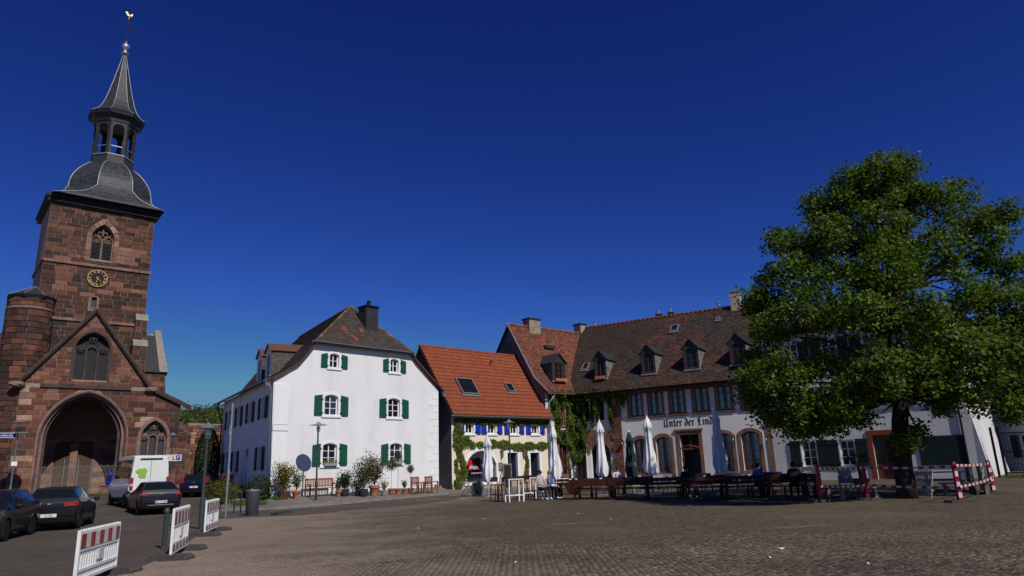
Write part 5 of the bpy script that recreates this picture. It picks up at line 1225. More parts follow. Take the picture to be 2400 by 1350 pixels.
for u_ in (-.6, 8.8): s = MB(MP); s.tube([(u_,5.5,11.5),(u_,5.5,12.05)], .1, 8); s.blob((u_,5.5,12.05), (.16,.16,.08), 8, 4); s.build('vent_pipe', M['galv'], pub)
# blackletter sign: each stroke is a broad pen drawn along a path
def nib(mb, path, wdt, ang=R_(40), s=1.0, ox=0.0, oz=0.0):
    dx, dz = math.cos(ang)*wdt/2, math.sin(ang)*wdt/2
    for (x0,z0), (x1,z1) in zip(path, path[1:]):
        if abs((x1-x0)*dz-(z1-z0)*dx) < 1e-6: continue
        q = [(x0-dx,z0-dz),(x0+dx,z0+dz),(x1+dx,z1+dz),(x1-dx,z1-dz)]
        ar = sum(q[i][0]*q[(i+1)%4][1]-q[(i+1)%4][0]*q[i][1] for i in range(4))
        if ar < 0: q.reverse()
        nib.k += 1; mb.prism([(ox+x*s,oz+z*s) for x, z in q], -.012-.0004*(nib.k % 9), 0)
nib.k = 0
n_st = [[(.0,.9),(.12,1.0),(.2,.9),(.2,.12),(.1,.02),(.32,.12)],[(.2,.8),(.42,1.0),(.58,.88),(.58,.12),(.5,.02),(.72,.12)]]
GL = {'n': (n_st,.82), 'i': ([[(.02,.9),(.16,1.0),(.22,.88),(.22,.12),(.14,.02),(.36,.12)],[(.18,1.28),(.3,1.36)]],.44),
 't': ([[(.2,1.3),(.2,.14),(.28,.02),(.46,.14)],[(.0,.96),(.46,.96)]],.52), 'e': ([[(.42,.18),(.26,.02),(.1,.16),(.1,.84),(.28,1.0),(.46,.84),(.38,.62),(.12,.46)]],.56),
 'r': ([[(.02,.9),(.16,1.0),(.22,.88),(.22,.12),(.12,.02),(.36,.12)],[(.24,.8),(.4,1.0),(.54,.88)]],.58),
 'd': ([[(.12,1.5),(.3,1.34),(.5,1.0),(.54,.3),(.32,.02),(.1,.18),(.1,.8),(.3,1.0),(.5,.9)]],.7),
 'U': ([[(.0,1.35),(.16,1.5),(.3,1.38),(.24,1.0),(.26,.3),(.46,.02),(.76,.2),(.8,1.2)],[(.62,1.5),(.8,1.36),(.8,.1),(.98,.02)],[(.1,.05),(.0,-.2),(.3,.12)]],1.12),
 'L': ([[(.5,1.5),(.24,1.36),(.2,.9),(.34,.5),(.2,.12),(.06,-.1),(.36,.12),(.7,.06)],[(.5,1.5),(.7,1.4)],[(.44,1.2),(.42,.3)]],.92), ' ': ([],.5)}
sg = MB(MP @ Matrix.Translation((0,-.006,0))); x = 6.02; S_ = .312
for chx in 'Unter der Linde':
    for p in GL[chx][0]: nib(sg, p, .20, R_(38), S_, x, 3.62)
    x += GL[chx][1]*S_*1.06
sg.build('sign_lettering', M['black_print'], pub)
# wall lanterns on the tavern
for px, py in ((1464,1042),(1723,1033),(1800,1033)):
    q = on_plane(px, py, P0, 121); u_ = (q-P0).dot(XP); z_ = q.z; s = MB(MP); s.tube([(u_,-.0,z_-.12),(u_,-.2,z_-.16),(u_,-.24,z_+.0)], .014, 6); s.lathe([(.05,0),(.085,.18),(.02,.27)], 6, (u_,-.24,z_)); l_ = s.build('wall_lantern', M['iron'], pub); s = MB(MP); s.lathe([(.04,.02),(.06,.16)], 8, (u_-.03,-.27,z_)); s.build('lamp_glass', M['lampglass'], l_)

# ================================================================== corner house with number 98
eh, ME = root_at('corner_house', E0, XE, 'big white corner house behind the linden with dark shutters and red door frame', 'house')
EW = 9.55; EH = 8.45
gwin = [(1.52,2.30,1.02,2.38),(3.50,4.25,1.0,2.34)]; uwin = [(c-.4,c+.4,z,z+1.3) for z in (3.9,6.5) for c in (1.6,3.7,5.8,8.0)]; ed = (5.15,6.15,.3,2.5); bs = (7.22,9.2,.92,2.32)
mb = MB(ME); wall(mb, [(0,ZB),(EW,ZB),(EW,EH),(0,EH)], [seg_arch(*x,0) for x in gwin+uwin]+[seg_arch(*ed,0)], 0, .25)
mb.add([(0,0,ZB),(0,0,EH),(0,9,EH),(0,9,ZB)], [(0,1,2,3)]); mb.add([(EW,0,ZB),(EW,9,ZB),(EW,9,EH),(EW,0,EH)], [(0,1,2,3)])
mb.add([(EW,.0,ZB),(EW+.55,-.1,ZB),(EW+.12,0,3.2),(EW,0,3.6),(EW,7,ZB),(EW+.55,7,ZB),(EW+.12,7,3.2),(EW,7,3.6)], [(0,1,2,3),(1,5,6,2),(2,6,7,3)])
mb.build('wall', M['greywhite'], eh)
for x in gwin+uwin:
    make_window(eh, ME, *x, 0, .12, 2, 3, fw=.07); h_ = x[3]-x[2]
    shutter(eh, ME, x[0]-.62, x[0]-.06, x[2]-.03, x[3]+.03, M['dkgreen'], 0, hinge=1); shutter(eh, ME, x[1]+.06, x[1]+.62, x[2]-.03, x[3]+.03, M['dkgreen'], 0, hinge=-1)
    s = MB(ME); s.box((x[0]-.08,-.06,x[2]-.1), (x[1]+.08,.0,x[2]-.002)); s.build('sill', M['palestone'], eh)
surround(eh, ME, *ed, 0, .24, M['redwood'], .05, sill=False, name='door_frame')
s = MB(ME); s.box((ed[0],.12,ed[2]), (ed[1],.18,ed[3])); d_ = s.build('door', M['frame_brown'], eh)
for a, b_ in ((.1,.42),(.58,.9)):
    for c, d in ((1.1,1.6),(1.7,2.3)): s = MB(ME); s.box((ed[0]+a,.105,c), (ed[0]+b_,.119,d)); s.build('pane', M['glass'], d_)
for k in range(8): s = MB(ME); a_ = bs[0]+(bs[1]-bs[0])*k/8; s.box((a_+.004,-.05,bs[2]), (a_+(bs[1]-bs[0])/8-.004,-.01,bs[3])); s.build('shop_shutter_board', M['dkgreen'], eh)
text_mesh('house_number', '98', .26, M['black_print'], eh, ME @ Matrix.Translation((4.97,-.02,2.15)), sx=.9)
q = on_plane(2300,1060,E0,130); s = MB(ME); s.tube([(9.22,-.3,EH-.1),(9.22,-.07,EH-.7),(9.22,-.07,.3)], .05, 8); s.build('downpipe', M['iron'], eh)
rf = MB(); PE = lambda u, d, z: Vector((u,d,z-E0.z)); EZ = EH+.02
fs = [(PE(-.4,-.55,EZ), PE(EW+.4,-.55,EZ), PE(EW-3,4.5,EZ+2.1), PE(3,4.5,EZ+2.1)), (PE(EW+.4,-.55,EZ), PE(EW+.4,9.5,EZ), PE(EW-3,4.5,EZ+2.1), PE(EW-3,4.5,EZ+2.1)), (PE(-.4,9.5,EZ), PE(-.4,-.55,EZ), PE(3,4.5,EZ+2.1), PE(3,4.5,EZ+2.1))]
for f in fs: slab(rf, f[:3]+((f[3],) if (f[3]-f[2]).length > .01 else ()), .12)
slab(rf, (PE(EW+.4,9.5,EZ), PE(-.4,9.5,EZ), PE(3,4.5,EZ+2.1), PE(EW-3,4.5,EZ+2.1)), .12)
re_ = rf.build('roof', M['felt'], eh); tl = MB()
for f in fs: tiles(tl, *f, .22, .18, biber(.85, red=(.15,.055,.035), dk=(.05,.04,.034)), .02)
tl.build('roof_tiles', M['tile'], re_)['kind'] = 'stuff'
s = MB(ME); s.box((-.3,-.45,EH-.18), (EW+.3,-.001,EH-.02)); s.build('eave_board', M['frame_brown'], eh)

# shaded neighbour at the right edge, iron gate to its yard
nb0 = C_EYE+(Vector((35.2,51.0,.2))-C_EYE)/SN; nb, MNb = root_at('neighbour_house', nb0, bdir(155), 'grey house standing in shade behind the iron yard gate', 'house', z=.2)
nb.location.z = .2; mb = MB(MNb); nw = [(.6,1.4,.9,2.2),(2.6,3.4,.9,2.2),(.6,1.4,3.8,5.0),(2.6,3.4,3.8,5.0)]; wall(mb, [(-1,0),(7,0),(7,6.5),(-1,6.5)], [seg_arch(*x,0) for x in nw], 0, .2); mb.add([(-1,0,0),(-1,0,6.5),(-1,7,6.5),(-1,7,0)], [(0,1,2,3)]); mb.build('wall', M['greywhite'], nb)
for x in nw: make_window(nb, MNb, *x, 0, .1, 2, 3); shutter(nb, MNb, x[0]-.5, x[0]-.05, x[2], x[3], M['dkgreen'], hinge=1)
rf = MB(MNb); slab(rf, [(-1.3,-.5,6.4),(7.3,-.5,6.4),(7.3,4,9.8),(-1.3,4,9.8)], .15); slab(rf, [(-1.3,4,9.8),(7.3,4,9.8),(7.3,8,6.4),(-1.3,8,6.4)], .15); rf.build('roof', M['slateplain'], nb)
g0 = E0+XE*(EW+.75)+YE*.3; gt_, MG = root_at('yard_gate', g0, XE, 'black wrought iron yard gate beside the white corner house', 'gate', z=gz(g0.x,g0.y))
MG = Matrix.Identity(4)
for x in (0,.28,3.2): s = MB(); s.box((x-.05,-.05,0), (x+.05,.05,2.3)); s.build('gate_post', M['iron'], gt_)
for k in range(24): s = MB(); x = .36+2.8*k/24; s.tube([(x,0,.12),(x,0,1.95+.1*math.sin(PI*k/24))], .013, 5); s.build('gate_bar', M['iron'], gt_)
for z_ in (.2,1.15,2.0): s = MB(); s.box((.3,-.02,z_-.025), (3.2,.02,z_+.025)); s.build('gate_rail', M['iron'], gt_)
s = MB(); 
for k in range(6): s.tube([(.55+.44*k+.16*math.cos(t), 0, .72+.2*math.sin(t)) for t in np.linspace(0,2*PI*.8,9)], .012, 5)
s.build('scrollwork', M['iron'], gt_)

# old sandstone boundary wall between church and white house
bp_ = Q0+XQ*7.6+YQ*2.4; bwall, MBw = root_at('boundary_wall', bp_, bdir(62), 'rough old sandstone wall with small arched gateway beside the church', 'wall')
bo = [(0,.3),(13.5,.3),(13.5,5.2),(8,5.5),(4,5.9),(0,6.1)]; ar = gothic(1.0, 2.1, .3, 2.1, 3.0)
mb = MB(MBw); wall(mb, bo, [ar], 0, .6); mb.box((0,.6,.3), (13.5,.65,5.2)); core = mb.build('wall_core', M['mortar'], bwall)
sl_ = MB(MBw)
for (poly, c, _) in ashlar(course_rows(.3, 5.9, .2, .32), lambda z: subtract(poly_span(bo, z), poly_span(ar, z)), .3, .7, RED+[(.36,.2,.15),(.2,.09,.06)], MBw): stone_geo(sl_, poly, c, .04)
sl_.build('stones', M['stone'], bwall)['kind'] = 'stuff'

# the two groups of houses, moved and scaled about the camera by chosen factors
def place(root, p0, s): root.location = C_EYE+(Vector(p0)-C_EYE)*s; root.scale = (s, s, s)
place(white, W0, SW); place(wine, N0, SN); place(bh, B0, SN); place(pub, P0, SN); place(eh, E0, SN); place(nb, Vector((nb0.x,nb0.y,.35)), SN); place(gt_, Vector((g0.x,g0.y,.3)), SN)
bpy.context.view_layer.update()
# ================================================================== leaves, ivy, linden
def leaf_mesh(name, P, N, size, cols, parent=None, m=None, asp=.8, loc=None):
    """diamond leaves folded along the midrib: positions, facing directions"""
    P = np.asarray(P, np.float32); N = np.asarray(N, np.float32); n = len(P)
    N = N+rng.normal(0, .55, (n,3)); N /= np.linalg.norm(N, axis=1)[:,None]+1e-9
    t = rng.normal(0, 1, (n,3)); t[:,2] -= .6; t -= N*(t*N).sum(1)[:,None]; t /= np.linalg.norm(t, axis=1)[:,None]+1e-9
    b = np.cross(N, t); s = (np.asarray(size)*rng.uniform(.7,1.25,n))[:,None].astype(np.float32)
    a0 = P-t*s*.5; a1 = P+b*s*asp*.5-t*s*.12+N*s*.10; a2 = P+t*s*.55; a3 = P-b*s*asp*.5-t*s*.12+N*s*.10
    V = np.stack([a0,a1,a2,a3],1).reshape(-1,3); I = np.arange(n)[:,None]*4
    F = np.concatenate([I+np.array([[0,1,2]]), I+np.array([[0,2,3]])], 1).reshape(-1,3)
    return np_mesh(name, V, F, m or M['leaf'], np.repeat(np.asarray(cols),2,0), parent, loc)
def leaf_cols(n, pal, lo=.7, hi=1.3):
    pal = np.array(pal); return pal[rng.integers(0,len(pal),n)]*rng.uniform(lo,hi,(n,1))
def uv_on(p0, b, px, py): 
    q = on_plane(px, py, p0, b); return (q-p0).dot(bdir(b)), q.z
def facade_thing(name, label, cat, root): 
    o = thing(name, label, cat); o.location = root.location; o.rotation_euler = root.rotation_euler; o.scale = root.scale; return o
def sample_poly(P, n):
    xs = [p[0] for p in P]; zs = [p[1] for p in P]; out = []
    while len(out) < n:
        u, z = random.uniform(min(xs),max(xs)), random.uniform(min(zs),max(zs))
        if in_poly(u, z, P): out.append((u,z))
    return out
# creeper on the gable house and the tavern end
def creeper(name, label, root, p0, b, regs, holes=(), dens=760, pal=None, size=.125, stems=()):
    t = facade_thing(name, label, 'climbing plant', root); pts = []; nr = []
    for (poly, y0, y1, k) in regs:
        P = [uv_on(p0, b, *q) for q in poly]; ar = abs(sum(P[i][0]*P[(i+1)%len(P)][1]-P[(i+1)%len(P)][0]*P[i][1] for i in range(len(P))))/2
        for (u,z) in sample_poly(P, int(ar*dens*k)):
            if any(in_poly(u, z, h) for h in holes): continue
            d = random.uniform(y0, y1)*(.6+.4*math.sin(u*7+z*3)+.4*math.sin(z*5.3-u*4)); pts.append((u, -abs(d)-.02, z-p0.z)); nr.append((0,-1,.35))
    pal = pal or [(.10,.16,.018),(.13,.19,.022),(.075,.125,.015),(.16,.21,.03),(.055,.095,.014)]
    leaf_mesh('foliage', pts, nr, size, leaf_cols(len(pts), pal), t)
    s = MB()
    for st_ in stems: s.tube([(*(lambda q: (q[0],-.05,q[1]-p0.z))(uv_on(p0,b,*q)),) for q in st_], [.05]+[.025]*(len(st_)-1), 6)
    if stems: s.build('stem', M['bark'], t)
    return t
wB = [uv_on(B0,50,1311,952), uv_on(B0,50,1326,950), uv_on(B0,50,1326,1008), uv_on(B0,50,1311,1008)]
creeper('creeper', 'sunlit green creeper covering the front of the narrow gable house', bh, B0, 50,
  [([(1287,925),(1352,921),(1354,1090),(1340,1082),(1332,1046),(1318,1042),(1300,1030),(1300,980),(1287,985)], .05,.30,1.2), ([(1283,915),(1352,915),(1352,932),(1283,935)], .1,.42,1.3)], [wB], stems=[[(1345,1130),(1342,1050),(1335,960)]])
creeper('creeper', 'hanging strands of green creeper on the shaded tavern end bay', pub, P0, 121,
  [([(1356,912),(1478,906),(1470,935),(1440,925),(1400,930),(1357,940)], .1,.55,1.25), ([(1357,935),(1374,930),(1376,1085),(1366,1092),(1358,1060)], .05,.3,1.2), ([(1382,925),(1394,925),(1392,1000),(1386,1005)], .05,.2,1.0), ([(1395,920),(1412,918),(1408,985),(1399,990)], .1,.35,1.1), ([(1426,915),(1440,915),(1441,990),(1434,1008),(1428,985)], .1,.35,1.2), ([(1412,915),(1470,908),(1465,960),(1452,940),(1440,955),(1420,945)], .1,.3,.8)], stems=[[(1370,1120),(1368,1020),(1364,930)]])
# grape vine on the wine house
def vine(paths):
    t = facade_thing('grape_vine', 'leafy grape vine trained around windows of the cream wine house', 'vine', wine); pts = []; nr = []; s = MB()
    for path, rad, dens in paths:
        Q = [uv_on(N0,46,*q) for q in path]
        for (a, b_) in zip(Q, Q[1:]):
            L = math.hypot(b_[0]-a[0], b_[1]-a[1])
            for _ in range(int(L*dens*1.7)):
                f = random.random(); r_ = rad*1.2*(.65+.35*math.sin((a[0]+f*(b_[0]-a[0]))*6.1+a[1]*3)+.35*random.random()); an = random.uniform(0,2*PI); rr = abs(r_)*math.sqrt(random.random())
                pts.append((a[0]+f*(b_[0]-a[0])+rr*math.cos(an), -random.uniform(.03,.05+.35*rad), a[1]+f*(b_[1]-a[1])+rr*math.sin(an)-N0.z)); nr.append((0,-1,.3))
        s.tube([(q[0],-.05,q[1]-N0.z) for q in Q], [.035]*len(Q), 6)
    leaf_mesh('foliage', pts, nr, .11, leaf_cols(len(pts), [(.13,.19,.02),(.10,.155,.018),(.17,.22,.035),(.08,.13,.015),(.20,.23,.05)]), t); s.build('stem', M['bark'], t)
vine([([(1068,983),(1110,984),(1150,986),(1200,988),(1240,989),(1280,991)], .20, 480), ([(1074,980),(1072,1010),(1071,1045),(1076,1065),(1084,1085),(1086,1105),(1080,1120),(1070,1135)], .26, 560), ([(1069,1130),(1074,1140)], .34, 1500), ([(1078,1045),(1095,1033),(1108,1045)], .22, 420), ([(1120,1042),(1138,1044)], .15, 300), ([(1150,1040),(1180,1042),(1205,1048),(1230,1045),(1260,1046),(1286,1043)], .19, 420), ([(1228,1055),(1235,1080),(1233,1110),(1226,1125)], .15, 420), ([(1068,1080),(1070,1110)], .1, 160)])

# ---- linden tree
T0 = G(2128, 1168); tree = thing('linden_tree', 'large leafy linden tree shading the beer garden on the right', 'tree', T0)
def tpt(px, py, dd=0.0):
    return at_depth(px, py, T0.y+dd)-T0
trunk_path = [Vector((0,0,-.1)), Vector((.0,0,.9)), tpt(2112,1055), tpt(2108,985), tpt(2114,930), tpt(2100,860), tpt(2092,780), tpt(2085,690), tpt(2085,590), tpt(2083,500)]
tk = MB(); tk.tube([trunk_path[0]]+[p+Vector((random.uniform(-.02,.02),0,0)) for p in trunk_path[1:]], [.36,.31,.30,.28,.25,.23,.19,.15,.10,.05], 14)
tk.blob(tpt(2100,1040)+Vector((0,-.05,0)), (.36,.33,.4), 12, 8, jit=.10); tk.blob(tpt(2120,1050)+Vector((.12,-.1,.1)), (.24,.26,.34), 10, 8, jit=.12)
CL = []
def cl(px, py, r, dd): CL.append((px, py, r, dd))
for (px,py,r,dd) in [(2080,430,1.15,0),(2115,395,.8,.2),(2050,410,.8,-.4),(2020,445,1.1,.3),(1985,430,.7,-.3),(2150,440,.8,.2),(1955,485,.95,0),(1905,495,.7,.2),(1935,540,.9,-.6),(1990,560,1.1,.5),(2060,520,1.2,-.5),(2130,480,1.0,.6),(2120,560,1.1,-.8),
  (2200,470,.85,0),(2245,450,.5,.4),(2250,520,.9,-.3),(2310,520,.7,.3),(2355,495,.55,0),(2340,560,.6,-.5),(2220,590,.8,-.8),(2290,600,.7,.5),
  (1870,585,.9,0),(1825,570,.65,.2),(1865,650,.95,-.5),(1800,640,.5,.4),(1920,640,1.1,.8),(1990,660,1.1,-1.2),(2070,640,1.2,-1.4),(1815,710,.8,0),(1765,720,.45,.3),(1880,740,1.0,-1.0),(1800,770,.65,-.4),(1770,690,.5,0),(1960,750,.95,1.0),(2020,740,.9,-1.8),
  (2160,640,.9,.9),(2240,680,.85,-.9),(2370,640,.8,0),(2420,600,.8,.6),(2330,700,.9,-.4),(2400,720,1.0,-.6),(2440,680,.9,.5),(2290,760,1.0,.5),(2370,800,1.1,-.8),(2450,780,1.1,.3),(2300,840,1.1,-1.0),(2400,880,1.1,.0),(2460,860,1.1,.3),(2220,800,1.1,-1.4),(2160,740,.8,-1.6),
  (1790,840,.75,.3),(1770,900,.7,-.5),(1830,880,1.0,-1.2),(1790,950,.75,.0),(1850,950,.95,-1.0),(1900,860,.9,.9),(1910,970,.9,-1.2),(1960,960,.85,.8),(1880,1005,.5,-.6),(1940,1000,.45,-.4),(1990,930,.8,-1.6),(2000,980,.45,-.4),(1830,985,.4,.2),
  (2050,900,.75,-1.6),(2040,830,.9,-1.9),(2060,970,.3,-.5),(2160,880,.8,-1.5),(2200,900,.8,.8),(2220,930,.6,-.6),(2270,920,.75,-1.0),(2330,940,.7,.0),(2200,945,.4,.2),(2390,950,.6,.3),(2440,930,.8,.0),(2370,960,.5,-.6),(2150,1010,.2,-.3),(2130,1040,.22,-.5),
  (1950,850,.9,2.2),(2060,760,1.2,2.6),(2180,780,1.2,2.6),(2270,690,1.1,2.2),(2000,640,1.1,2.2),(2120,600,1.1,2.3),(2330,860,1.1,2.2),(1860,780,.9,1.9),(2000,860,.9,3.0),(2140,900,.9,2.8),(2230,860,1.0,2.8)]: cl(px, py, r*(1-.03*dd*1.0), dd*1.9)
def to_px(p):
    c = CM.transposed() @ (Vector(p)-C_EYE); return 1200+FPX*c.x/-c.z, 675-FPX*c.y/-c.z
GAPS = [(2150,553,42,20),(2205,668,62,24),(1945,678,24,18),(2390,578,48,22),(1868,788,30,22),(1985,790,34,34),(2168,412,18,30),(1878,528,26,18),(2300,640,30,14),(2040,845,26,16),(1765,600,40,50),(2325,448,40,22),(2060,960,26,22),(2245,965,30,18)]   # openings between the boughs
LP = []; LN = []; br = MB(); bfine = MB(); SCL = T0.y/24.0
for (px,py,r,dd) in CL:
    c = tpt(px, py, dd); r *= 1.0
    k = min(range(4,9), key=lambda i: abs(trunk_path[i].z-(c.z-1.4))+(0 if trunk_path[i].z < c.z+.6 else 3)); a = trunk_path[k]; mid = a.lerp(c,.5)+Vector((0,0,.25*(c-a).length*.3-.15)); L = (c-a).length
    br.tube([a, a.lerp(mid,.6)+Vector((random.uniform(-.1,.1),random.uniform(-.1,.1),.05)), mid, mid.lerp(c,.6)+Vector((random.uniform(-.15,.15),random.uniform(-.15,.15),random.uniform(-.05,.15))), c], [min(.14,.05+.018*L),.06,.045,.028,.012], 6)
    nsub = max(5, int(16*r*r+5))
    for _ in range(nsub):
        v = Vector(rng.normal(0,1,3)).normalized(); q = c+Vector((v.x*r, v.y*r, v.z*r*.86))*random.uniform(.5,1.0)
        gx, gy = to_px(q+T0)
        if any(((gx-a_)/c_)**2+((gy-b2)/d_)**2 < 1 for a_, b2, c_, d_ in GAPS): continue
        bfine.tube([c.lerp(q,.05), c.lerp(q,.55)+Vector((0,0,.05)), q], [.014,.009,.004], 4)
        m_ = int(random.uniform(55,95)); sg_ = random.uniform(.19,.31)
        off = np.clip(rng.normal(0, 1, (m_,3)),-1.6,1.6)*np.array([sg_,sg_,sg_*.7]); off[:,2] -= .10*np.abs(off[:,0])
        LP.append(np.array(q)+off); LN.append(np.tile(np.array([v.x*.5,v.y*.5,.75]), (m_,1)))
LP = np.concatenate(LP); LN = np.concatenate(LN); print('linden leaves', len(LP))
tr_o = tk.build('trunk', M['bark'], tree, smooth=True); br.build('limbs', M['bark'], tree, smooth=True); bfine.build('twigs', M['bark'], tree)
leaf_mesh('crown', LP, LN, .135, leaf_cols(len(LP), [(.092,.155,.012),(.118,.188,.015),(.068,.125,.011),(.145,.215,.02),(.052,.10,.010)], .75, 1.25), tree)

# ---- potted plants
def pot(parent, prof, m, rim=True):
    s = MB(); s.lathe(prof, 20); s.build('pot', m, parent, smooth=True, auto=40); r, z = prof[-1]
    s = MB(); s.lathe([(r*.92,z-.05),(r*.3,z-.03)], 14); s.build('soil', M['soil'], parent)
POTS = {'terra': ([(.11,0),(.16,.24),(.165,.245),(.185,.25),(.19,.32),(.175,.325)], 'terra'), 'dark': ([(.16,0),(.19,.04),(.21,.3),(.205,.33)], 'pot_dark'), 'brown': ([(.2,0),(.27,.15),(.29,.36),(.31,.4),(.3,.42)], 'terradark'), 'grey': ([(.13,0),(.19,.2),(.2,.22),(.19,.23)], 'pot_grey')}
def plant(name, label, loc, pk, ps, h, w, pal, n, leaf=.07, stems=5, shape='bush', group='potted plants along the white house', lift=.0):
    t = thing(name, label, 'potted plant', loc, random.uniform(0,6), group); prof, m = POTS[pk]; prof = [(r*ps, z*ps) for r, z in prof]; pot(t, prof, M[m]); z0 = prof[-1][1]
    s = MB(); pts = []; nr = []; n = int(n*1.5)
    if shape == 'standard':
        s.tube([(0,0,z0-.05),(.02,0,z0+h*.4),(0,.01,z0+h*.8)], .012, 6); c = np.array([0,0,z0+h*.86])
        p = rng.normal(0,1,(n,3)); p /= np.linalg.norm(p,axis=1)[:,None]; pts = c+p*w*.5*rng.uniform(.4,1,(n,1)); nr = p
    else:
        tips = []
        for k in range(stems):
            a = 2*PI*k/stems+random.uniform(-.4,.4); r_ = w*.5*random.uniform(.35,1.0); hh = h*random.uniform(.65,1.0); q = Vector((r_*math.cos(a), r_*math.sin(a), z0+hh)); s.tube([(0,0,z0-.04), (q.x*.35,q.y*.35,z0+hh*.5), q], [.012,.009,.004], 5); tips.append(q)
        for _ in range(n):
            q = random.choice(tips); f = random.uniform(.25,1.05); b_ = Vector((q.x*f*f*.9+q.x*.1, q.y*f*f*.9+q.y*.1, z0+(q.z-z0)*f)); o_ = Vector(rng.normal(0,1,3))*w*.13; pts.append(b_+o_); nr.append((b_.x*1.2,b_.y*1.2,.5))
    s.build('stem', M['stem'], t); leaf_mesh('foliage', pts, nr, leaf, leaf_cols(n, pal), t); return t
def Gs(px, py):
    r = ray(px, py); lo, hi = 20.0, 70.0
    for _ in range(34):
        m = (lo+hi)/2; p = C_EYE+r*m
        if p.z > side_z(p): lo = m
        else: hi = m
    return C_EYE+r*lo
GRN = [(.075,.12,.022),(.055,.095,.02),(.10,.14,.03),(.04,.075,.018)]; YEL = [(.22,.20,.02),(.16,.17,.02),(.28,.22,.03),(.24,.13,.02),(.10,.12,.02)]; DKG = [(.03,.06,.02),(.045,.08,.022),(.022,.045,.016)]; OLV = [(.10,.11,.045),(.075,.09,.035),(.13,.12,.05),(.15,.09,.05)]; PAL_ = [(.30,.32,.14),(.2,.25,.08),(.36,.34,.2)]
for nm, lb, px, py, pk, ps, h, w_, pal, n, lf, stn, shp in [
 ('potted_shrub','yellow flowering shrub in large glazed brown pot at house corner',664,1170,'brown',1.0,1.35,1.15,YEL,1500,.075,9,'bush'),
 ('potted_shrub','loose pale leaved shrub in terracotta pot left of the bench',694,1169,'terra',1.3,1.15,.8,GRN+PAL_[:1],420,.08,7,'bush'),
 ('potted_shrub','small green plant in terracotta pot right of the bench',793,1164,'terra',1.0,.7,.6,GRN,300,.07,6,'bush'),
 ('potted_shrub','dense dark green bush in dark pot beside the bench',808,1163,'dark',1.15,.85,.9,DKG,900,.08,8,'bush'),
 ('potted_shrub','wide olive green shrub in dark pot, largest of the row',852,1163,'dark',1.2,1.45,1.5,GRN+OLV,1700,.075,10,'bush'),
 ('potted_shrub','tall thin oleander in big terracotta pot',877,1162,'terra',1.7,1.75,1.5,OLV,1100,.085,11,'bush'),
 ('potted_shrub','white flowering plant in low grey pot',900,1161,'grey',1.0,.55,.5,PAL_,320,.06,6,'bush'),
 ('potted_shrub','round headed little tree in terracotta pot, left of the tall standard',917,1159,'terra',1.05,1.5,.75,GRN,420,.07,1,'standard'),
 ('potted_shrub','tall thin standard tree in terracotta pot, tallest stem of the row',932,1159,'terra',1.05,2.15,.55,DKG+OLV,330,.065,1,'standard'),
 ('potted_shrub','small drooping plant in terracotta pot under the right window',948,1158,'terra',1.0,.45,.45,GRN,200,.06,5,'bush'),
 ('potted_shrub','small standard tree in terracotta pot nearest the garden chairs',962,1157,'terra',1.0,1.25,.5,DKG+GRN,300,.065,1,'standard'),
 ('potted_shrub','low dark leaved plant behind the pots under the window',838,1162,'dark',.8,.55,.9,DKG,420,.07,7,'bush')]:
    plant(nm, lb, Gs(px, py), pk, ps, h, w_, pal, n, lf, stn, shp)
# flowers in the two ground floor window boxes and pots on the steps
def on_root(root, p0, u, d, z): return root.matrix_world @ Vector((u, d, z-p0.z))
for (a,b_,c,d,r,rows), lb in zip(wins[4:], ('yellow and white flowers in the left window box','green plants with white flowers in the right window box')):
    q = on_root(white, W0, (a+b_)/2, -.12, c+.14); t = thing('window_flowers', lb, 'flowers', q, math.atan2(XW.y, XW.x), 'window box flowers'); n = 260
    p = np.stack([rng.uniform(-.42,.42,n), rng.normal(0,.06,n), np.abs(rng.normal(.04,.10,n))],1); leaf_mesh('foliage', p, np.tile([0,-.6,.6],(n,1)), .06, leaf_cols(n, [(.08,.14,.03),(.10,.16,.03),(.5,.45,.06),(.6,.6,.5)] if 'yellow' in lb else [(.06,.11,.03),(.09,.14,.04),(.5,.5,.45)]), t)
for k, (u_, lb, pal) in enumerate(((8.1,'bushy orange heather in grey pot on the side steps',[(.30,.13,.04),(.22,.10,.03),(.14,.12,.03)]),(7.4,'green bushy plant in grey pot on the side steps',[(.10,.12,.03),(.16,.13,.03)]))):
    q = white.matrix_world @ (MWL @ Vector((u_,-.95,1.05-.19*(1+k*2)))); plant('step_plant', lb, q, 'grey', 1.35, .55, .85, pal, 900, .06, 9, 'bush', 'plants on the side steps')
# planting strip and shrubs by the side door
for px, py, h, w_, n, pal, lb in ((605,1160,1.4,1.5,1900,DKG+GRN[:1],'dark green laurel bush at the side wall of the white house'),(520,1168,1.3,1.9,2100,[(.13,.15,.02),(.09,.12,.02),(.16,.17,.03)],'yellow green bush beside the side steps')):
    q = at_depth(px, py, W1.y-.6 if px > 560 else W1.y+1.0); q.z = side_z(q)-.05; t = thing('shrub', lb, 'shrub', q); p = rng.normal(0,1,(n,3)); p /= np.linalg.norm(p,axis=1)[:,None]; p *= rng.uniform(.5,1,(n,1))**.5; p = p*np.array([w_/2,w_/2,h/2])*(1+.18*np.sin(p[:,0:1]*9)*np.cos(p[:,2:3]*8))+np.array([0,0,h/2]); leaf_mesh('foliage', p, p-np.array([0,0,h/2]), .085, leaf_cols(n, pal), t)
    s = MB()
    for k in range(6): a = k*1.05; s.tube([(0,0,0),(.3*w_*math.cos(a)*.5,.3*w_*math.sin(a)*.5,h*.5),(w_*.4*math.cos(a),w_*.4*math.sin(a),h*.75)], [.025,.015,.006], 5)
    s.build('stem', M['stem'], t)
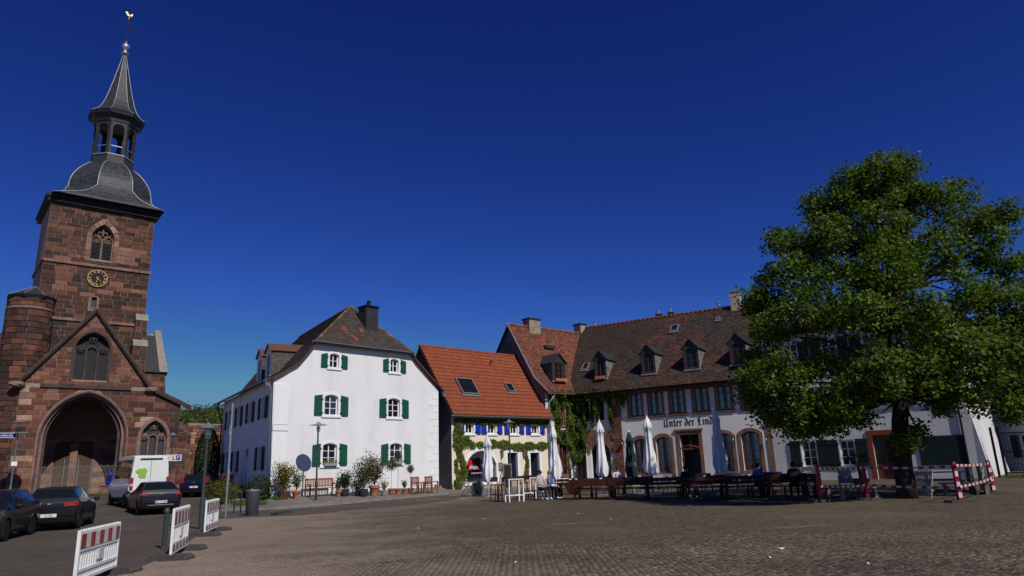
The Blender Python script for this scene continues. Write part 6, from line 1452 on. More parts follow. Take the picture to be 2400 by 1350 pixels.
iv = W1+DW*14.4-XW*.9; t = thing('ivy_hedge', 'dark ivy clad bush at the far corner of the white house', 'hedge', (iv.x,iv.y,gz(iv.x,iv.y))); n = 7000; p = rng.normal(0,1,(n,3)); p /= np.linalg.norm(p,axis=1)[:,None]; p = p*np.array([.8,.8,2.3])+np.array([0,0,2.2]); leaf_mesh('foliage', p, p-np.array([0,0,2.2]), .13, leaf_cols(n, DKG), t); s = MB(); s.tube([(0,0,-.1),(0,0,3.2)], .12, 7); s.build('trunk', M['bark'], t)
# grass tufts along wall foot and kerb
pts = []; 
def tuft_line(a, b_, n, spread):
    for _ in range(n): f = random.random(); q = a.lerp(b_, f); pts.append((q.x+random.gauss(0,spread), q.y+random.gauss(0,spread), q.z))
A_ = Gs(585,1172); B_ = Gs(655,1172); tuft_line(Gs(560,1180), Gs(610,1184), 700, .35); tuft_line(A_, B_, 500, .12)
cq = [Vector((Q0+XQ*u-YQ*1.0)) for u in (-6,-3,0,3,6)]; [tuft_line(Vector((cq[i].x,cq[i].y,gz(cq[i].x,cq[i].y))), Vector((cq[i+1].x,cq[i+1].y,gz(cq[i+1].x,cq[i+1].y))), 260, .3) for i in range(4)]
tuft_line(G(2370,1120), G(2400,1118), 150, .3)
Vg = []; Fg = []; Cg = []
for (x,y,z) in pts:
    for _ in range(3):
        a = random.uniform(0,2*PI); h = random.uniform(.08,.24); w_ = .012; dx, dy = math.cos(a), math.sin(a); n0 = len(Vg); l_ = random.uniform(.0,.12); ox, oy = random.gauss(0,.04), random.gauss(0,.04)
        Vg += [(x+ox-dy*w_,y+oy+dx*w_,z), (x+ox+dy*w_,y+oy-dx*w_,z), (x+ox+dx*l_,y+oy+dy*l_,z+h)]; Fg.append((n0,n0+1,n0+2)); Cg.append(np.array(random.choice([(.08,.13,.02),(.11,.16,.025),(.14,.15,.04)])))
o = np_mesh('grass', Vg, Fg, M['grass'], Cg); tag(o, 'green grass tufts growing along walls and verge', 'grass', kind='stuff')
# ================================================================== street lamps and posts
def z_at(px, py, base): return at_depth(px, py, base.y).z
def lamp(base, top, label, hat=.42, paint=None, name='street_lamp'):
    h = top-base.z; t = thing(name, label, 'street lamp', base, 0, 'street lamps on the square'); pm = paint or M['postgrey']
    s = MB(); s.lathe([(.075,0),(.075,.95),(.05,1.05),(.042,h-.55),(.042,h-.5)], 14); s.build('post', pm, t, smooth=True, auto=40)
    s = MB(); s.lathe([(.06,0),(.08,.02),(.03,.26),(.02,.3)], 12, (0,0,h-.5)); s.build('lamp_holder', M['galv'], t, smooth=True)
    s = MB(); s.lathe([(.03,0),(.085,.04),(.1,.12),(.08,.2),(.03,.24)], 14, (0,0,h-.42)); s.build('lamp_globe', M['lampglass'], t, smooth=True)
    for k in range(3):
        a = k*2.094+.4; s = MB(); s.tube([(.1*math.cos(a),.1*math.sin(a),h-.48),(.12*math.cos(a),.12*math.sin(a),h-.1)], .009, 5); s.build('stay', M['galv'], t)
    s = MB(); s.lathe([(hat,-.012),(hat,.0),(hat*.45,.05),(.12,.10),(.05,.16),(.02,.18)], 28, (0,0,h-.14)); s.lathe([(.05,-.02),(hat-.01,-.014)], 28, (0,0,h-.14)); s.build('lamp_hat', M['galv'], t, smooth=True, auto=35)
    return t
bA = at_depth(740,1177,37.85); lamp(bA, z_at(748,990,bA), 'street lamp with flat disc hat in front of the white gable', .48)
bB = G(470,1240); tB = lamp(bB, z_at(488,993,bB), 'tall near lamp post rising left of the white house', .40)
bC = G(22,1166); bC = at_depth(22,1160,46.0); bC.z = gz(bC.x,bC.y); tC = lamp(bC, z_at(45,985,bC), 'green lamp post with blue street name sign at the left edge', .72, mat('green_patina_paint', (.10,.16,.15), .5))
bD = at_depth(394,1150,45.5); bD.z = gz(bD.x,bD.y); tD = lamp(bD, z_at(404,1015,bD), 'lamp post carrying a parking direction sign behind the white van', .40)
bE = at_depth(1198,1150,41.5); bE.z = gz(bE.x,bE.y); lamp(bE, z_at(1197,984,bE), 'slim dark lamp post in front of the cream wine house', .34)
def face_cam(p): return math.atan2(-p.x, p.y)*1.0
# signs on lamp posts: parts of that lamp
for z_, s0 in ((z_at(45,1020,bC)-bC.z, 1.0),):
    w_ = 1.25; Ms = Matrix.Rotation(face_cam(bC),4,'Z'); s = MB(Ms); s.box((-w_-.06,-.02,z_-.16), (-.06,.02,z_+.16)); sg_ = s.build('street_name_sign', M['white_print'], tC); s = MB(Ms); s.box((-w_-.03,-.024,z_-.13), (-.09,-.0205,z_+.13)); s.build('sign_field', M['blue_enamel'], sg_)
    text_mesh('lettering', 'Arnulfstraße', .19, M['white_print'], sg_, Ms @ Matrix.Translation((-w_/2-.06,-.03,z_-.01)))
    s = MB(Ms); s.box((-.14,-.10,z_-1.95), (.18,-.085,z_-1.68)); s.build('sticker', M['white_print'], tC); s = MB(Ms); s.lathe([(.1,-.012),(.5,-.01),(.3,.06),(.05,.12)], 20, (.22,0,z_+.12)); s.build('second_lamp_hat', M['galv'], tC)
    s = MB(Ms); s.lathe([(.03,0),(.1,.05),(.1,.14),(.03,.2)], 12, (.2,0,z_-.2)); s.build('second_lamp_globe', M['lampglass'], tC)
z_ = z_at(405,1073,bD)-bD.z; Ms = Matrix.Rotation(face_cam(bD),4,'Z'); s = MB(Ms); s.box((-.40,-.10,z_-.20), (.62,-.075,z_+.20)); sg_ = s.build('direction_sign', M['signgrey'], tD)
s = MB(Ms); s.bar((-.1,-.105,z_),(-.32,-.105,z_), .01, .035, up=(0,0,1)); s.bar((-.32,-.105,z_),(-.24,-.105,z_+.09), .01, .03, up=(0,0,1)); s.bar((-.32,-.105,z_),(-.24,-.105,z_-.09), .01, .03, up=(0,0,1)); s.build('arrow', M['black_print'], sg_)
s = MB(Ms); s.box((.30,-.108,z_-.14), (.54,-.101,z_+.15)); s.build('parking_symbol', M['blue_enamel'], sg_); text_mesh('lettering', 'P', .24, M['white_print'], sg_, Ms @ Matrix.Translation((.42,-.112,z_)))
s = MB(Ms); s.prism([(.08,z_-.12),(.12,z_-.12),(.15,z_+.05),(.11,z_+.06)], -.107, -.101); s.prism([(.12,z_-.12),(.24,z_-.12),(.24,z_-.07),(.12,z_-.07)], -.1075, -.101); s.blob((.14,-.104,z_+.1), (.03,.008,.03), 8, 5); s.build('seated_figure_symbol', M['black_print'], sg_)
# sign post seen edge on, flat disc turned away
b_ = G(528,1213); hz_ = z_at(548,945,b_)-b_.z; t = thing('sign_post', 'grey galvanised sign post with edge-on sign near the white house', 'sign post', b_)
s = MB(); s.lathe([(.042,0),(.042,hz_)], 12); s.build('post', M['galv'], t, smooth=True, auto=40); la = math.atan2(b_.x, b_.y)
Ms = Matrix.Rotation(-la+PI/2,4,'Z'); s = MB(Ms); s.box((-.3,.045,hz_-1.35), (.3,.06,hz_-.95)); sp = s.build('sign_plate', M['signback'], t); s = MB(Ms); s.box((-.09,.0,hz_-1.3), (.09,.044,hz_-1.25)); s.build('clamp', M['galv'], sp)
# bollard, hoops, bin, rubber ramp, flat kerb piece
b_ = G(384,1286); t = thing('bollard', 'dark grey iron bollard beside the middle barrier fence', 'bollard', b_); s = MB(); s.lathe([(.09,0),(.09,.03),(.06,.05),(.055,.12),(.055,.80),(.075,.82),(.075,.86),(.055,.9),(.03,.93)], 14); s.build('post', M['postgrey'], t, smooth=True, auto=35); s = MB(); s.lathe([(.062,0),(.066,.03),(.062,.06)], 14, (0,0,.72)); s.build('collar', M['postgrey'], t)
for k, (px, py, lb) in enumerate(((516,1196,'left of two low dark hoop posts by the steps'),(548,1203,'right of two low dark hoop posts by the steps'))):
    b_ = G(px, py); t = tag(MB().tube([(0,0,0),(0,0,.85),(.06,.02,.95),(.2,.08,.95),(.26,.1,.85),(.26,.1,0)], .03, 8).build('bicycle_hoop', M['postgrey'], None, b_, smooth=True), lb, 'hoop', 'low hoops by the steps')
b_ = G(590,1208); t = thing('litter_bin', 'dark grey cylindrical litter bin at the edge of the square', 'litter bin', b_); s = MB(); s.lathe([(.24,0),(.25,.02),(.28,.98),(.27,1.0)], 22); s.build('bin_body', mat('anthracite_bin', (.045,.05,.055), .5, var=.1), t, smooth=True, auto=40); s = MB(); s.lathe([(.285,.975),(.29,1.0),(.29,1.03),(.22,1.04),(.2,.98)], 22); s.build('bin_rim', M['galv'], t, smooth=True, auto=40)
b_ = G(658,1205); b2_ = G(682,1201); tag(MB().box((-.75,-.12,0),(.75,.12,.09)).add([(-.75,-.2,0),(.75,-.2,0),(.75,-.121,.07),(-.75,-.121,.07)],[(0,1,2,3)]).build('rubber_kerb_block', M['darkslab'], None, b_), 'low dark rubber block lying on the road edge', 'rubber block').rotation_euler = (0,0,math.atan2((b2_-b_).y,(b2_-b_).x))
# ---- barrier fences
def fence(pa, pb, z_top, label, near, film, foot_rot):
    t = thing('barrier_fence', label, 'barrier', pa, math.atan2((pb-pa).y,(pb-pa).x), 'white plastic barrier fences'); L = min((pb-pa).length, 2.05); H = z_top; z0 = .10
    for k, x in enumerate((0, L)): s = MB(); s.box((x-.025,-.025,.02), (x+.025,.025,H-.02)); s.build('upright', M['plastic'], t)
    for zz in (H*.93, H*.64, H*.30, z0+.03): s = MB(); s.box((.025,-.022,zz-.022), (L-.025,.022,zz+.022)); s.build('rail', M['plastic'], t)
    n = int(L/.115)
    for k in range(n):
        x = .07+(L-.14)*k/(n-1); s = MB(); s.box((x-.022,-.012,z0), (x+.022,.012,H-.01+.0*k)); s.build('slat', M['plastic'], t)
    for (za, zb_) in ((H*.665, H*.905),)+(((z0+.06, H*.275),) if not near else ()):
        m = 9
        for k in range(m):
            s = MB(); xa = .03+(L-.06)*k/m; xb = .03+(L-.06)*(k+1)/m
            for y_ in (-1,1): s.box((xa,-.029 if y_ < 0 else .0235,za), (xb,-.0235 if y_ < 0 else .029,zb_))
            s.build('film_stripe', film if k % 2 == 0 else M['palefilm'], t)
    s = MB(); s.box((L*.46,-.032,H*.40), (L*.58,.032,H*.58)); s.build('label_plate', M['palefilm'], t)
    for x in (.02, L-.02): s = MB(Matrix.Translation((x,0,0)) @ Matrix.Rotation(foot_rot,4,'Z')); s.prism([(-.42,0),(.42,0),(.42,.05),(.34,.11),(-.34,.11),(-.42,.05)], -.19, .19); s.build('foot_block', M['rubber'], t)
    return t
def fence_px(a, b_, ztop_px, label, near=False, film=None, fr=1.2):
    pa = G(*a); pb = G(*b_); zt = at_depth(ztop_px[0], ztop_px[1], pa.y).z-pa.z; return fence(pa, pb, zt, label, near, film or M['brownfilm'], fr)
n1 = at_depth(166,1400,11.6); n1.z = 0; n2 = n1+bdir(-5)*2.0+Vector((.0,0,0))
def solve_fence(a_px, top_a, b_px, L=2.0):
    """near foot on the ground, far end along the seen top edge, one panel length away"""
    pa = G(*a_px); H = at_depth(top_a[0], top_a[1], pa.y).z; r = ray(*b_px); best = None
    for t_ in np.linspace(6, 40, 3000):
        q = C_EYE+r*t_; e_ = abs((Vector((q.x,q.y))-Vector((pa.x,pa.y))).length-L)+abs(q.z-H)*1.5
        if best is None or e_ < best[0]: best = (e_, Vector((q.x,q.y,0)))
    return pa, best[1], H
for a_px, ta, b_px, lb, near, film in (((172,1385),(186,1240),(281,1214),'nearest white barrier fence with red and white striped band, cut by the frame',True,M['redfilm']), ((399,1313),(411,1190),(444,1179),'middle white barrier fence beside the iron bollard',False,M['brownfilm']), ((479,1257),(485,1172),(513,1160),'farthest white barrier fence near the grey sign post',False,M['brownfilm'])):
    pa, pb, H = solve_fence(a_px, ta, b_px); fence(pa, pb, H, lb, near, film, 1.3); print('fence', pa, pb, H)

# ================================================================== vehicles
def crom(a, n):
    a = np.asarray(a, float); out = []
    for i in range(len(a)-1):
        p0, p1, p2, p3 = a[max(i-1,0)], a[i], a[i+1], a[min(i+2,len(a)-1)]
        for k in range(n):
            t = k/n; out.append(.5*((2*p1)+(-p0+p2)*t+(2*p0-5*p1+4*p2-p3)*t*t+(-p0+3*p1-3*p2+p3)*t**3))
    out.append(a[-1]); return np.array(out)
def vehicle(name, label, loc, heading, st, axles, wr, paint, glass_side, glass_rear, glass_front, cat='car', lower=None, rim=None, tail=None, plate=None, W=1.78, pillars=(), group='parked vehicles', gmat=None, two_tone=None):
    """lofted body: stations (x, ztop, zbelt, halfwidth, zbottom, roof halfwidth); x runs from the rear bumper forward"""
    t = thing(name, label, cat, loc, math.atan2(math.cos(R_(heading)), math.sin(R_(heading))), group)
    S = crom(st, 5); xs = S[:,0]; nS = len(S); ring0 = []
    for (x, zt, zb_, w_, z0, wr_) in S:
        k = max(0, zt-zb_); y6 = w_*.95+(wr_-w_*.95)*min(1, k/.28); z6 = zb_+k*.84
        ring0.append([(0,z0),(w_*.72,z0),(w_*.93,z0+.07),(w_,(z0+zb_)*.52),(w_*.985,zb_-.10),(w_*.95,zb_),(y6,z6),(y6*.84,zt-.012*min(1,k*4)),(0,zt)])
    sub = 4; R = np.stack([crom(r, sub) for r in ring0]); nR = R.shape[1]
    par = np.arange(nR)/sub; L = xs.max()
    V = []; 
    for i in range(nS):
        for j in range(nR): V.append([xs[i], R[i,j,0], R[i,j,1]])
        for j in range(nR): V.append([xs[i], -R[i,j,0], R[i,j,1]])
    V = np.array(V); ra = wr+.055
    inside = np.zeros(len(V), bool); V0 = V.copy()
    for ax in axles:
        d = np.hypot(V[:,0]-ax, V[:,2]-wr); m = (d < ra) & (np.abs(V[:,1]) > W*.30); inside |= m
        sc = ra/np.maximum(d[m],1e-3); V[m,0] = ax+(V[m,0]-ax)*sc; V[m,2] = wr+(V[m,2]-wr)*sc
    groups = {'body': [], 'side_window': [], 'side_window2': [], 'rear_window': [], 'windscreen': [], 'lower': []}
    for i in range(nS-1):
        for j in range(nR-1):
            p = (par[j]+par[j+1])/2; x = (xs[i]+xs[i+1])/2; k = R[i,j:j+2,1].mean()
            for side in (0,1):
                o = side*nR; f = [i*2*nR+o+j, (i+1)*2*nR+o+j, (i+1)*2*nR+o+j+1, i*2*nR+o+j+1]
                if side == 0: f = f[::-1]
                if all(inside[q] for q in f): continue
                g = 'body'
                if 5.2 < p < 6.05 and glass_side[0] < x < glass_side[1] and not any(abs(x-q) < .045 for q in pillars): g = 'side_window' if side == 0 else 'side_window2'
                elif glass_rear and 6.2 < p and glass_rear[0] < x < glass_rear[1] and p < 7.95 or (glass_rear and 6.2 < p and glass_rear[0] < x < glass_rear[1]): g = 'rear_window'
                elif glass_front and 6.2 < p and glass_front[0] < x < glass_front[1]: g = 'windscreen'
                elif p < 2.15: g = 'lower'
                groups[g].append(f)
    cap0 = [j for j in range(nR)]+[nR+j for j in range(nR-1,-1,-1)]; b0 = (nS-1)*2*nR
    def part(nm, fs, m, extra=()):
        if not fs and not extra: return None
        fs = [list(f) for f in fs]+[list(e_) for e_ in extra]; used = sorted({q for f in fs for q in f}); mp = {q:i for i,q in enumerate(used)}
        mb = MB(); mb.add([tuple(V[q]) for q in used], [tuple(mp[q] for q in f) for f in fs]); o = mb.build(nm, m, t, (-L/2,0,0), smooth=True, auto=38); return o
    part('body', groups['body'], paint, ([q for q in cap0[::-1]], [b0+q for q in cap0])); gm_ = gmat or M['carglass']
    part('side_window', groups['side_window'], gm_); part('side_window', groups['side_window2'], gm_); part('rear_window', groups['rear_window'], gm_); part('windscreen', groups['windscreen'], gm_); part('underbody', groups['lower'], lower or M['trim'])
    inner = MB(); inner.box((.5-L/2,-W*.36,.2), (L/2-.6,W*.36,st[len(st)//2][2]-.05)); inner.build('cabin_floor', M['trim'], t)
    for ax in axles:
        for sy in (-1,1):
            Mw = Matrix.Translation((ax-L/2, sy*(W/2-.12), wr)) @ Matrix.Rotation(PI/2,4,'X'); wv = MB(Mw); wv.lathe([(wr*.6,-.1),(wr*.93,-.1),(wr,-.07),(wr,.07),(wr*.93,.1),(wr*.6,.1)], 28); wh = wv.build('wheel', M['tyre'], t, smooth=True, auto=40)
            r_ = MB(Mw); yy = .085*(-sy); r_.lathe([(wr*.62,yy-.012),(wr*.66,yy),(wr*.60,yy+.012)], 24); r_.lathe([(.01,yy-.01),(wr*.16,yy-.01),(wr*.16,yy+.012),(.01,yy+.012)], 10)
            for k in range(7): a = k*2*PI/7; r_.bar((wr*.12*math.cos(a),wr*.12*math.sin(a),yy), (wr*.63*math.cos(a),wr*.63*math.sin(a),yy), .05, .02, up=(0,0,1))
            r_.build('rim', rim or M['alloy'], wh); d_ = MB(Mw); d_.lathe([(.01,-.02*sy*-1),(wr*.61,-.02*sy*-1)], 20); d_.build('brake_shade', M['trim'], wh)
    return t, L, S
M['carglass'] = mat('tinted_car_glass', (.010,.011,.012), .05, spec=.5); M['trim'] = mat('black_car_trim', (.012,.012,.013), .6); M['tyre'] = mat('tyre_rubber', (.018,.018,.018), .85); M['alloy'] = mat('alloy_rim', (.35,.36,.37), .35, metal=.7)
M['carblack'] = mat('black_car_paint', (.006,.006,.007), .35, spec=.35, coat=.35); M['carpurple'] = mat('violet_black_car_paint', (.008,.006,.012), .35, spec=.35, coat=.35); M['carblue'] = mat('dark_blue_car_paint', (.005,.006,.028), .35, spec=.35, coat=.35); M['carwhite'] = mat('white_van_paint', (.74,.75,.72), .35, coat=.5, var=.03, vscale=2, dirt=(.55,.54,.5), dscale=1.2, damt=.3); M['taillight'] = mat('red_tail_lens', (.33,.012,.012), .15, spec=.7, coat=.6); M['taillight_pale'] = mat('pale_tail_lens', (.6,.45,.42), .2); M['plate'] = mat('number_plate_white', (.75,.75,.72), .4)
def rear_bits(t, L, w, zl, lights, plate_z, text, bumper=None, mirrors=None, mz=.98, mx=2.95, handle=None, tl_shape=None):
    for sy in (-1,1):
        s = MB(); y0, y1, z0, z1, dx = lights
        s.add([(-L/2-.03,sy*y0,z0),(-L/2-.012,sy*(y1-.03),z0+.02),(-L/2-.002,sy*(y1-.03),z1),(-L/2-.02,sy*y0,z1-.01),(-L/2+.26,sy*(y1+.085),z0+.06),(-L/2+.28,sy*(y1+.075),z1-.02),(-L/2+.05,sy*(y1+.06),z0+.03),(-L/2+.07,sy*(y1+.055),z1)], [(0,1,2,3),(1,6,7,2),(6,4,5,7)] if sy < 0 else [(3,2,1,0),(2,7,6,1),(7,5,4,6)]); s.build('tail_light', M['taillight'], t)
        if mirrors: s = MB(); s.blob((mx-L/2,sy*(mirrors),mz), (.07,.12,.075), 10, 7); s.build('wing_mirror', M['trim'], t, smooth=True)
    s = MB(); s.box((-L/2-.012,-.62,.60), (-L/2+.03,.62,.612)); s.build('bumper_seam', M['trim'], t); s = MB(); s.box((-L/2-.018,-.05,.88), (-L/2+.02,.05,.93)); s.build('badge', M['galv'], t)
    s = MB(); s.box((-L/2-.02,-.55,.40), (-L/2+.02,.55,.43)); s.build('bumper_strip', M['galv'] if 'compact' in t['label'] else M['trim'], t)
    s = MB(); s.box((-L/2-.022,-.26,plate_z-.055), (-L/2-.008,.26,plate_z+.055)); p = s.build('number_plate', M['plate'], t); s = MB(); s.box((-L/2-.0225,.215,plate_z-.05), (-L/2-.0221,.255,plate_z+.05)); s.build('blue_band', M['blue_enamel'], p)
    text_mesh('lettering', text, .10, M['black_print'], p, Matrix.Translation((-L/2-.026,-.02,plate_z)) @ Matrix.Rotation(-PI/2,4,'Z'))
hatch = [(0,.60,.58,.74,.40,.70),(.03,.88,.86,.82,.30,.74),(.09,1.02,.97,.865,.24,.70),(.22,1.20,.99,.885,.2,.63),(.50,1.39,.99,.89,.18,.60),(1.0,1.46,.97,.89,.17,.60),(1.8,1.47,.95,.89,.17,.61),(2.45,1.41,.93,.89,.17,.60),(2.85,1.20,.91,.89,.17,.62),(3.2,1.00,.90,.885,.17,.70),(3.65,.93,.86,.87,.18,.72),(4.05,.84,.78,.82,.2,.68),(4.22,.66,.64,.74,.28,.6),(4.28,.52,.5,.66,.34,.5)]
def car_at(rear_px, depth=None, heading=0, L=4.28):
    p = G(*rear_px) if depth is None else at_depth(rear_px[0], rear_px[1], depth); q = p+bdir(heading)*(L/2); q.z = gz(q.x,q.y); return q
# near black hatch at the left edge, facing us
hd = 160; c_ = Vector((-16.3,22.1,0)); t, L, S = vehicle('parked_car', 'black hatchback cut by the left frame edge, facing the camera', c_, hd, hatch, (.75,3.35), .31, M['carblack'], (.42,2.95), (.13,.50), (2.55,3.2), pillars=(1.75,), W=1.78); rear_bits(t, L, .86, .9, (.50,.80,.78,.98,.03), .72, 'SB', mirrors=.98)
# black hatch with rear lamp toward us
hd = -22; c_ = Vector((-17.1,26.9,0)); t, L, S = vehicle('parked_car', 'glossy black hatchback with lit red tail lamp near the left edge', c_, hd, hatch, (.75,3.42), .32, M['carblack'], (.42,2.95), (.13,.50), (2.55,3.2), pillars=(1.75,), W=1.78); rear_bits(t, L, .86, .9, (.46,.80,.80,.95,.03), .52, 'S 123', mirrors=.98)
# compact behind the van
hd = -37; c_ = car_at((376,1190), 33.5, hd); t, L, S = vehicle('parked_car', 'violet black compact car in front of the white van', c_, hd, hatch, (.72,3.35), .31, M['carpurple'], (.42,2.95), (.13,.50), (2.55,3.2), pillars=(1.75,), W=1.78); rear_bits(t, L, .86, .9, (.60,.80,.82,.95,.03), .55, 'SB TT 504', mirrors=.98)
# dark blue estate by the wall
estate = [(0,.60,.58,.76,.42,.70),(.03,.90,.88,.83,.30,.78),(.10,1.05,.98,.87,.24,.72),(.30,1.36,.98,.885,.2,.63),(.55,1.45,.98,.89,.18,.62),(1.2,1.48,.97,.89,.17,.62),(2.2,1.48,.95,.89,.17,.62),(2.75,1.40,.93,.89,.17,.61),(3.15,1.22,.92,.89,.17,.62),(3.55,1.00,.91,.885,.17,.70),(3.95,.93,.86,.87,.18,.72),(4.3,.84,.78,.82,.2,.68),(4.45,.66,.64,.74,.28,.6),(4.5,.52,.5,.66,.34,.5)]
hd = -8; c_ = car_at((452,1160), 46.5, hd, 4.5); t, L, S = vehicle('parked_car', 'dark blue estate car parked below the sandstone wall', c_, hd, estate, (.8,3.5), .31, M['carblue'], (.35,3.3), (.10,.36), (2.85,3.55), pillars=(1.2,2.1), W=1.78); rear_bits(t, L, .86, .9, (.62,.82,.85,1.25,.08), .62, 'SB', mirrors=.98, mx=3.3)
# van
van = [(0,1.2,1.15,.93,.46,.9),(.02,2.45,1.20,.985,.42,.84),(.06,2.58,1.22,.99,.42,.84),(.3,2.66,1.24,.99,.40,.84),(1.5,2.70,1.24,.99,.38,.84),(3.2,2.70,1.24,.99,.36,.84),(4.2,2.62,1.24,.99,.36,.82),(4.75,2.10,1.22,.985,.36,.78),(5.2,1.45,1.18,.98,.36,.80),(5.55,1.18,1.08,.95,.36,.8),(5.8,.95,.90,.86,.38,.7),(5.9,.6,.58,.76,.42,.6)]
hd = -40; c_ = car_at((346,1184), 38.2, hd, 5.9); t, L, S = vehicle('delivery_van', 'tall white van with green emblem on its rear doors', c_, hd, van, (1.05,4.75), .34, M['carwhite'], (.35,4.5), None, (4.3,5.25), cat='van', pillars=(1.6,2.9,3.9), W=1.98, rim=M['trim'])
for sy in (-1,1): 
    s = MB(); s.box((-L/2-.02,sy*.80 if sy > 0 else -.96,.86), (-L/2+.04,.96 if sy > 0 else -.80,1.52)); tl_ = s.build('tail_light', M['taillight'], t); s = MB(); s.box((-L/2-.026,sy*.81 if sy > 0 else -.95,1.08), (-L/2-.0205,.95 if sy > 0 else -.81,1.20)); s.build('reversing_lens', M['taillight_pale'], tl_); s = MB(); s.box((4.55-L/2,sy*1.0 if sy > 0 else -1.22,1.35), (4.65-L/2,1.22 if sy > 0 else -1.0,1.7)); s.build('wing_mirror', M['trim'], t)
s = MB(); s.box((-L/2-.024,-.006,.7), (-L/2+.0,.006,2.5)); s.build('door_seam', M['trim'], t)
s = MB(); s.box((-L/2-.06,-.95,.44), (-L/2+.1,.95,.66)); s.build('rear_bumper', M['trim'], t); s = MB(); s.box((-L/2-.03,-.55,2.44), (-L/2+.03,.55,2.5)); s.build('brake_light_bar', M['trim'], t)
s = MB(); s.box((-L/2-.022,.30,.80), (-L/2-.008,.82,.92)); p = s.build('number_plate', M['plate'], t)
s = MB(); s.box((-L/2-.02,-.75,.98), (-L/2-.006,.25,1.02)); s.build('grab_strip', M['trim'], t)
bl = [(.02,.12),(.14,.2),(.22,.16),(.34,.22),(.48,.14),(.50,.02),(.44,-.06),(.48,-.18),(.40,-.3),(.30,-.26),(.22,-.30),(.10,-.18),(.14,-.08),(.02,-.02),(-.04,.06)]
s = MB(Matrix.Translation((-L/2-.022,.70,1.78)) @ Matrix.Rotation(-PI/2,4,'Z')); s.prism([(x*1.05,z*1.05) for x, z in bl[::-1]], -.004, .01); s.build('green_emblem', mat('lime_green_print', (.28,.50,.05), .4), t)
for sy in (1,-1):
    for zz in (1.0,1.85): s = MB(); s.box((-L/2-.03,sy*.93-.03,zz), (-L/2+.06,sy*.93+.03,zz+.1)); s.build('door_hinge', M['trim'], t)
# ================================================================== garden furniture
def wood_bench(loc, rz, label, L=1.5, m=None, group='wooden benches', arms=True):
    m = m or M['teak']; t = thing('garden_bench', label, 'bench', loc, rz, group)
    for k in range(5): s = MB(); y = -.45+.11*k; s.box((-L/2,y,.42), (L/2,y+.085,.45)); s.build('seat_slat', m, t)
    s = MB(); s.box((-L/2,.06,.86), (L/2,.10,.95)); s.build('top_rail', m, t); s = MB(); s.box((-L/2,.05,.50), (L/2,.085,.56)); s.build('lower_rail', m, t)
    n = int(L/.095)
    for k in range(n): s = MB(); x = -L/2+.06+(L-.12)*k/(n-1); s.box((x-.022,.055,.56), (x+.022,.085,.86)); s.build('back_slat', m, t)
    for sx in (-1,1):
        s = MB(); s.box((sx*(L/2-.03)-.03,-.45,0), (sx*(L/2-.03)+.03,-.39,.62 if arms else .42)); s.build('leg', m, t); s = MB(); s.box((sx*(L/2-.03)-.03,.02,0), (sx*(L/2-.03)+.03,.08,.95)); s.build('leg', m, t)
        if arms: s = MB(); s.box((sx*(L/2-.03)-.035,-.47,.62), (sx*(L/2-.03)+.035,.06,.66)); s.build('armrest', m, t)
    return t
pb = Gs(748,1163); rzw = math.atan2(XW.y, XW.x); wood_bench(pb, rzw, 'long brown slatted bench against the white wall behind the lamp', 1.75)
for px, py, lb in ((974,1157,'left of two brown folding garden chairs by the white wall'),(1006,1155,'right of two brown folding garden chairs by the white wall')): c = wood_bench(Gs(px,py), rzw+.1, lb, .62, group='garden chairs by the white house'); c.name = 'garden_chair'; c['category'] = 'chair'
q = Gs(990,1156); t = thing('side_table', 'small dark wooden table between the two garden chairs', 'table', q, rzw)
for k in range(5): s = MB(); s.box((-.28,-.25+.105*k,.56), (.28,-.16+.105*k,.59)); s.build('top_slat', M['darkwood'], t)
for sx in (-1,1):
    for sy in (-1,1): s = MB(); s.box((sx*.25-.02,sy*.2-.02,0), (sx*.25+.02,sy*.2+.02,.56)); s.build('leg', M['darkwood'], t)
q = Gs(1023,1150); tag(MB().lathe([(.13,0),(.13,.36),(.12,.36)], 14).build('terracotta_pipe', M['terra'], None, q), 'upright terracotta pipe at the house corner', 'pipe')
st_ = thing('stone_steps', 'grey stone steps in the gap between white and cream houses', 'steps', (N1-XN*1.0+YN*.6).to_tuple(), math.atan2(XN.y, XN.x)); st_.location.z = .25
for k in range(3): s = MB(); s.box((-.9,.0+.32*k,-.2), (.85,3.0,.12+.16*k)); s.build('step', M['palestone'], st_)
gq = N1-XN*.95+YN*2.6; t = thing('lane_gate', 'dark wooden slat gate closing the lane between the houses', 'gate', (gq.x,gq.y,.3), math.atan2(XN.y, XN.x))
for k in range(14): s = MB(); s.box((-.85+.122*k,0,.3), (-.75+.122*k,.03,1.75)); s.build('slat', M['iron'], t)
for zz in (.6,1.5): s = MB(); s.box((-.85,.031,zz), (.85,.06,zz+.08)); s.build('rail', M['iron'], t)
